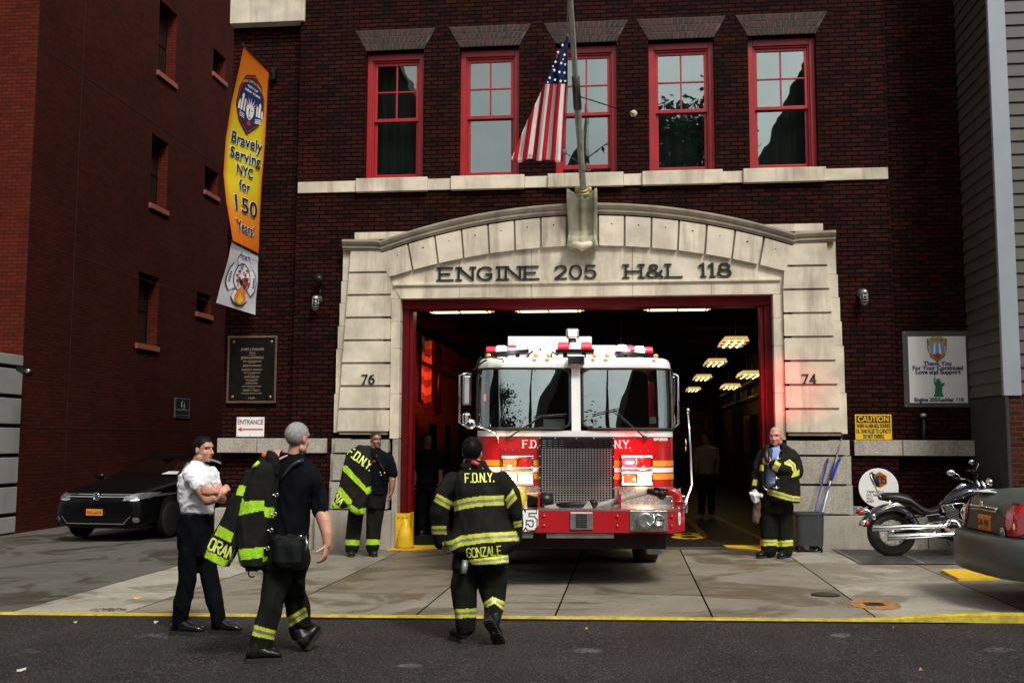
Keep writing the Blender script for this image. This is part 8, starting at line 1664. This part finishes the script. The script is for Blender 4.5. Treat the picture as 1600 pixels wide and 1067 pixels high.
q = MB(); proj(q, bvb, [(.34, 1.09), (.62, 1.09), (.60, 1.14), (.42, 1.14)], 1, .006); q.build('windshield_card', m_white, blk, local=True)
# grey sedan rear, cut by the right frame edge: parked along the sidewalk, tail towards the left
ST_G = [(2.30, .48, .60, .54, .40, .34, .50, .74, .80, .82), (2.25, .66, .80, .70, .56, .28, .52, .86, .98, 1.02), (2.10, .74, .86, .79, .66, .26, .55, .92, 1.07, 1.10), (1.75, .80, .88, .83, .70, .22, .56, .96, 1.09, 1.12), (1.45, .82, .885, .845, .70, .2, .56, .98, 1.10, 1.14), (.75, .83, .89, .85, .58, .19, .56, .98, 1.42, 1.46), (.1, .83, .89, .86, .56, .19, .56, .96, 1.47, 1.51), (-.5, .83, .89, .86, .57, .19, .56, .95, 1.40, 1.44), (-1.1, .83, .89, .86, .68, .19, .56, .94, 1.02, 1.06), (-1.9, .80, .87, .82, .66, .19, .5, .8, .86, .9), (-2.2, .6, .7, .65, .5, .24, .45, .65, .7, .72)][::-1]
grl = Vector((3.82+2.28-.27, 11.02, gz(4.2)+.01)); GT = R(90)+R(3)
gry = car('grey_sedan', 'dusty grey sedan with orange plate cut off by the right picture edge', grl, GT, m_cpg, ST_G, {2: 'f', 3: 's', 4: 's', 5: 'f'}, (-1.3, 1.28), WR=.31, half=.87)
# local: rear at +y, viewer's side = -x after the turn? rear faces world -X
ry = 2.30
bvg = BVS['grey_sedan']
for sg in (-1, 1):
    P = [(sg*(.63+.17*math.cos(a)), .845+.15*math.sin(a)) for a in [i_*6.283/22 for i_ in range(22)]]
    q = MB(); proj(q, bvg, P, -1, .012); lo = q.build('tail_light', m_rlens, gry, local=True)
    q = MB(); proj(q, bvg, [(sg*.56+.058*math.cos(a), .83+.085*math.sin(a)) for a in [i_*.3927 for i_ in range(16)]], -1, .018); q.build('reversing_lens', M('pink_lens', (.62, .25, .25), .15, coat=1) if 'pink_lens' not in bpy.data.materials else bpy.data.materials['pink_lens'], lo, local=True)
q = MB(); [proj(q, bvg, P, -1, .003) for P in ([(-.86, .685), (.86, .685), (.86, .695), (-.86, .695)], [(-.49, .70), (-.482, .70), (-.50, 1.0), (-.508, 1.0)], [(.49, .70), (.482, .70), (.50, 1.0), (.508, 1.0)])]; q.build('panel_gap', m_gap, gry, local=True)
q = MB(); q.box(-.155, .155, ry-.02, ry+.008, .70, .855); pp = q.build('licence_plate', m_plate, gry, local=True, bevel=.012); q = MB(); put_text(q, 'GAR-4581', lambda a, z: (-a, ry+.0105, .775+z), .095, width=.27, bold=.001); put_text(q, 'EMPIRE STATE', lambda a, z: (-a, ry+.0105, .722+z), .022, width=.17); q.build('plate_number', m_txtblk, pp, local=True)
q = MB(); q.box(-.33, .33, ry-.02, ry+.022, .895, .945); q.build('trunk_garnish', m_chrome, gry, local=True, bevel=.018, segs=3)
q = MB(); rs = []
for y, x0_, z0_, z1_ in ((ry-.55, .90, .40, .70), (ry-.25, .89, .36, .70), (ry-.02, .80, .33, .69), (ry+.09, .60, .33, .67), (ry+.13, .3, .33, .66)): rs.append((y, x0_, z0_, z1_))
path = [(x0_, y) for y, x0_, *_ in rs]+[(0, ry+.14)]+[(-x0_, y) for y, x0_, *_ in rs[::-1]]
q.rings([[(x, y, .30), (x*1.01, y+.0, .45), (x*1.012, y+.012*0, .60), (x*.99, y-.02, .665), (x*.90, y-.10, .68), (x*.85, y-.16, .5), (x*.85, y-.12, .30)] for x, y in path]); q.build('bumper', m_cpg, gry, local=True)
q = MB(); q.lathe([(.062, 0), (.062, .004), (0, .004)], (-.42, ry-.002, .70), (0, 1, 0), 24); so_ = q.build('round_sticker', m_txtwhite, gry, local=True); q = MB(); q.torus((-.42, ry+.003, .70), (0, 1, 0), .050, .004, 24, 4); put_text(q, 'ADK', lambda a, z: (-.42-a, ry+.0045, .70+z), .05, width=.07, bold=.002); q.build('sticker_print', m_txtblk, so_, local=True)
q = MB(); q.lathe([(.03, 0), (.03, .006)], (0, ry+.02, .965), (0, 1, 0), 16); put_text(q, 'Limited', lambda a, z: (-.62-a, ry-.06, 1.0+z), .05, width=.17, bold=.001); q.build('badge', m_chrome, gry, local=True)
# flat notice lying on the trunk
q = MB(); c0 = at(1519, 762, 11.35)
P = [at(1519, 758, 11.25), at(1545, 755.5, 11.65), at(1580, 756, 11.5), at(1553, 763, 10.95)]; zt = max(p.z for p in P); zt = 1.155
q.prism([(p.x, p.y) for p in P], lambda a, b, t_: (a, b, zt+.012*(a-P[0].x)-t_), .006); t = q.build('paper_notice', m_white, label='white paper notice lying on the grey sedan trunk lid', cat='paper')
# ================================================================== MOTORCYCLE
MY = 15.15; k_ = MY/CF
bike = thing('motorcycle', 'chrome and dark blue cruiser motorcycle parked on the sidewalk grates', 'motorcycle', (at(1460, 860, MY).x, MY, gz(4.2)))
Bm = lambda u, v, dy=0: at(u, v, MY+dy)
m_bikep = M('dark_blue_paint', (.014, .016, .028), .1, coat=1, var=.1); m_seat = M('black_vinyl', (.010, .010, .010), .45, var=.2, bump=.2, bs=80)
rc = Bm(1393, 834.5); rc.z = gz(rc.x)+.335; RW = .335
def wheel(c, rad, tw, nm='wheel'):
    q = MB(); q.torus(c, (0, 1, 0), rad-tw, tw, 48, 14, sq=.95); wo = q.build('tyre', m_rubber, bike)
    q = MB(); q.torus(c, (0, 1, 0), rad-tw*1.85, .014, 40, 8, sq=3.2); q.lathe([(.055, -.07), (.055, .07)], c, (0, 1, 0), 14); q.build('rim', m_chrome, wo)
    q = MB()
    for i in range(20): a = i*6.283/20; b_ = a+(.28 if i % 2 else -.28); q.tube([c+Vector((.05*math.cos(a), .05*(1 if i % 4 < 2 else -1), .05*math.sin(a))), c+Vector(((rad-tw*1.9)*math.cos(b_), 0, (rad-tw*1.9)*math.sin(b_)))], .0028, 5)
    q.build('spoke', m_chrome, wo)
wheel(rc, RW, .085); fc = rc+Vector((1.66, 0, .005)); wheel(fc, .33, .06)
def fender(c, r0, a0, a1, w_, nm, mt, flare=0):
    q = MB(); rs = []; n_ = 26
    for i in range(n_+1):
        t = i/n_; a = R(a0+(a1-a0)*t); r_ = r0+flare*(t**6 if flare else 0); e = Vector((math.cos(a), 0, math.sin(a)))
        rs.append([c+e*(r_+dr)+Vector((0, dy, 0)) for dr, dy in ((-.09, -w_), (-.03, -w_*1.03), (.012, -w_*.8), (.026, -w_*.35), (.03, 0), (.026, w_*.35), (.012, w_*.8), (-.03, w_*1.03), (-.09, w_), (-.02, w_*.8), (.012, 0), (-.02, -w_*.8))])
    q.rings(rs); return q.build(nm, mt, bike)
fender(rc, RW+.035, 12, 168, .115, 'rear_fender', m_bikep, .06); fender(fc, .365, 25, 170, .08, 'front_fender', m_bikep)
q = MB(); q.tube([Bm(1372, 800, -.14), Bm(1385, 792, -.15), Bm(1400, 787, -.15), Bm(1416, 792, -.14)], [.012, .028, .030, .014], 8); q.tube([Bm(1392, 776, -.10), Bm(1388, 790, -.13), Bm(1384, 796, -.13)], .012, 8); q.build('fender_strut', m_chrome, bike)
q = MB(); q.ell(Bm(1344, 800), (.06, .07, .05)); q.build('tail_light', m_rlens, bike); q = MB(); q.tube([Bm(1345, 799), Bm(1358, 797)], [.05, .055], 12); q.build('tail_light_housing', m_chrome, bike)
for dy in (-.14, .14): q = MB(); q.ell(Bm(1354, 817, dy), (.045, .045, .04)); q.build('turn_signal', m_rlens, bike); q = MB(); q.tube([Bm(1345, 818, dy), Bm(1352, 815, dy), Bm(1360, 806, 0)], [.045, .03, .012], 10); q.build('signal_stem', m_chrome, bike)
q = MB(); q.ell(Bm(1365, 807.5, -.13), (.032, .015, .042)); q.build('side_reflector', m_chrome, bike)
# seat, sissy bar
q = MB(); rs = []
for u, v0_, v1_, w_ in ((1374, 772, 781, .10), (1386, 769, 783, .13), (1402, 769, 785, .15), (1418, 773, 789, .15), (1426, 780, 793, .16), (1438, 790, 801, .17), (1450, 794, 803, .16), (1462, 792, 802, .12), (1470, 786, 798, .08)): 
    a, b = Bm(u, v0_), Bm(u, v1_); rs.append([((a.x+b.x)/2, MY+w_*math.cos(t), (a.z+b.z)/2+(a.z-b.z)/2*math.sin(t)) for t in [i*6.283/16 for i in range(16)]])
q.rings(rs); q.build('seat', m_seat, bike)
q = MB(); rs = []
for u, v, w_, d_ in ((1363, 739, .05, .03), (1363.5, 742, .10, .04), (1366, 750, .12, .045), (1369, 757, .11, .04), (1370.5, 760, .06, .03)): c = Bm(u, v); rs.append([(c.x+d_*math.cos(t), MY+w_*math.sin(t), c.z-d_*.2*math.cos(t)) for t in [i*6.283/16 for i in range(16)]])
q.rings(rs[::-1]); q.build('backrest_pad', m_seat, bike)
for dy in (-.11, .11): q = MB(); q.tube([Bm(1378, 778, dy), Bm(1372, 770, dy), Bm(1367, 758, dy), Bm(1361, 744, dy*.9), Bm(1361, 739, dy*.6), Bm(1363, 738, 0)], .011, 8); q.build('backrest_bar', m_chrome, bike)
# tank
q = MB(); rs = []
for u, vc, h_, w_ in ((1468, 789, 5, .05), (1476, 783, 14, .12), (1490, 776, 22, .16), (1505, 771, 26, .175), (1518, 769, 24, .16), (1530, 768, 18, .11), (1536, 768, 8, .05)): c = Bm(u, vc); rs.append([(c.x, MY+w_*math.cos(t), c.z+h_*.5*k_*math.sin(t)*(1.0 if math.sin(t) > 0 else .6)) for t in [i*6.283/20 for i in range(20)]])
q.rings(rs); q.build('fuel_tank', m_bikep, bike); q = MB(); q.tube([Bm(1492, 766, -.02), Bm(1503, 759.5, -.02), Bm(1516, 757, 0)], [.02, .05, .03], 10); q.lathe([(.03, 0), (.035, .02), (0, .025)], Bm(1506, 757.5), (0, 0, 1), 14); q.tube([Bm(1470, 790, -.14), Bm(1490, 787, -.17), Bm(1510, 785, -.17)], .008, 6); q.build('tank_console', m_chrome, bike)
# engine
q = MB()
for u, v, ang in ((1483, 803, 28), (1506, 803, -28)):
    c = Bm(u, v); d_ = Vector((-math.sin(R(ang)), 0, math.cos(R(ang))))
    for i in range(9): q.lathe([(.105, 0), (.105, .010)], c+d_*(-.11+.025*i), d_, 18, sm=False)
    q.tube([c-d_*.13, c+d_*.13], .075, 14)
q.build('cylinder', m_blackmetal, bike)
q = MB(); [q.obox(Bm(u, v, -.02), (.085, 0, .02*s_), (0, .11, 0), (-.02*s_, 0, .05)) for u, v, s_ in ((1478, 793, 1), (1510, 793, -1))]; q.build('cylinder_head', m_chrome, bike, bevel=.02, segs=3)
q = MB(); q.tube([Bm(1490, 826, -.15), Bm(1490, 826, .15)], [.17, .17], 24); q.obox(Bm(1468, 812, -.03), (.16, 0, 0), (0, .12, 0), (0, 0, .07)); q.build('crankcase', m_blackmetal, bike, bevel=.02)
q = MB(); q.lathe([(.10, 0), (.12, .02), (.11, .05), (.05, .065), (0, .066)], Bm(1488, 824, -.15), (0, -1, 0), 24); q.lathe([(.115, 0), (.12, .03), (.10, .055), (.0, .07)], Bm(1512, 801, -.10), (0, -1, 0), 24); q.obox(Bm(1458, 810, -.14), (.095, 0, .015), (0, .03, 0), (-.015, 0, .06)); q.build('engine_cover', m_chrome, bike, bevel=.015, segs=3)
q = MB(); c = Bm(1487, 801, -.14)
for i in range(7): q.obox(c+Vector((0, 0, -.075+.025*i)), (.085, 0, -.03), (0, .03, 0), (0, 0, .005))
q.build('cooling_fin', m_steel, bike)
q = MB(); q.tube([Bm(1477, 815, -.14), Bm(1464, 822, -.18), Bm(1452, 823, -.21)], .024, 10); q.tube([Bm(1363, 825.5, -.22), Bm(1364, 825.5, -.22), Bm(1432, 822.5, -.22), Bm(1440, 823, -.22), Bm(1475, 822, -.22), Bm(1484, 813, -.2)], [.038, .045, .042, .030, .028, .026], 16); q.build('upper_exhaust', m_chrome, bike)
q = MB(); q.tube([Bm(1387, 839, -.24), Bm(1388, 839, -.24), Bm(1452, 836, -.24), Bm(1460, 836, -.24), Bm(1500, 834, -.23), Bm(1512, 822, -.2)], [.038, .045, .043, .030, .028, .026], 16); q.tube([Bm(1454, 840, -.24), Bm(1462, 829, -.22)], .02, 8); q.build('lower_exhaust', m_chrome, bike)
q = MB(); q.tube([Bm(1400, 812, -.12), Bm(1440, 806, -.1), Bm(1462, 803, -.08)], .016, 8); q.tube([rc+Vector((0, -.12, 0)), Bm(1430, 828, -.12), Bm(1465, 838, -.1), Bm(1510, 845, -.1), Bm(1535, 835, -.08), Bm(1530, 775, 0)], .018, 8); q.tube([Bm(1462, 803, 0), Bm(1480, 785, 0), Bm(1530, 772, 0)], .022, 8); q.tube([Bm(1420, 800, -.11), Bm(1412, 816, -.11)], .022, 10); q.build('frame', m_black, bike)
q = MB(); q.tube([Bm(1480, 845, -.1), Bm(1484, 853, -.22), Bm(1479, 861, -.28)], .010, 6); q.build('kickstand', m_black, bike)
q = MB(); hd = Bm(1533, 762)
for dy in (-.10, .10): q.tube([fc+Vector((0, dy, 0)), hd+Vector((.03, dy, -.02)), hd+Vector((-.02, dy, .10))], [.026, .024, .02], 10)
q.build('fork', m_chrome, bike)
q = MB(); q.tube([Bm(1494, 747, -.38), Bm(1502, 748, -.36), Bm(1512, 748, -.28), Bm(1524, 757, -.08), Bm(1528, 757, .0), Bm(1526, 756, .10), Bm(1528, 742, .32), Bm(1522, 736, .42)], .0125, 8); q.build('handlebar', m_chrome, bike); q = MB(); q.tube([Bm(1489, 747, -.39), Bm(1500, 748, -.37)], .019, 10); q.tube([Bm(1530, 738, .34), Bm(1522, 735, .44)], .019, 10); q.build('grip', m_black, bike)
for u, v, dy, a_, b_ in ((1486, 738.5, -.36, (1502, 747), 0), (1520, 722, .36, (1524, 737), 0)):
    q = MB(); c = Bm(u, v, dy); q.ell(c, (.06, .025, .042), 16, 10); q.tube([c+Vector((.05, 0, -.01)), c+Vector((.085, 0, -.02)), Bm(a_[0], a_[1], dy*.95)], .008, 6); q.build('mirror', m_chrome, bike)
q = MB(); q.tube([Bm(1540, 754, -.03), Bm(1552, 754, -.03)], [.06, .085], 18); q.build('headlight', m_chrome, bike); q = MB(); q.tube([Bm(1530, 748, .25), Bm(1545, 770, .1), Bm(1538, 790, .0)], .006, 5); q.tube([Bm(1505, 750, -.3), Bm(1522, 768, -.1), Bm(1530, 780, 0)], .006, 5); q.ell(Bm(1514, 736, .2), (.05, .04, .03)); q.ell(Bm(1521, 738, .15), (.035, .03, .05)); q.build('cable', m_black, bike)
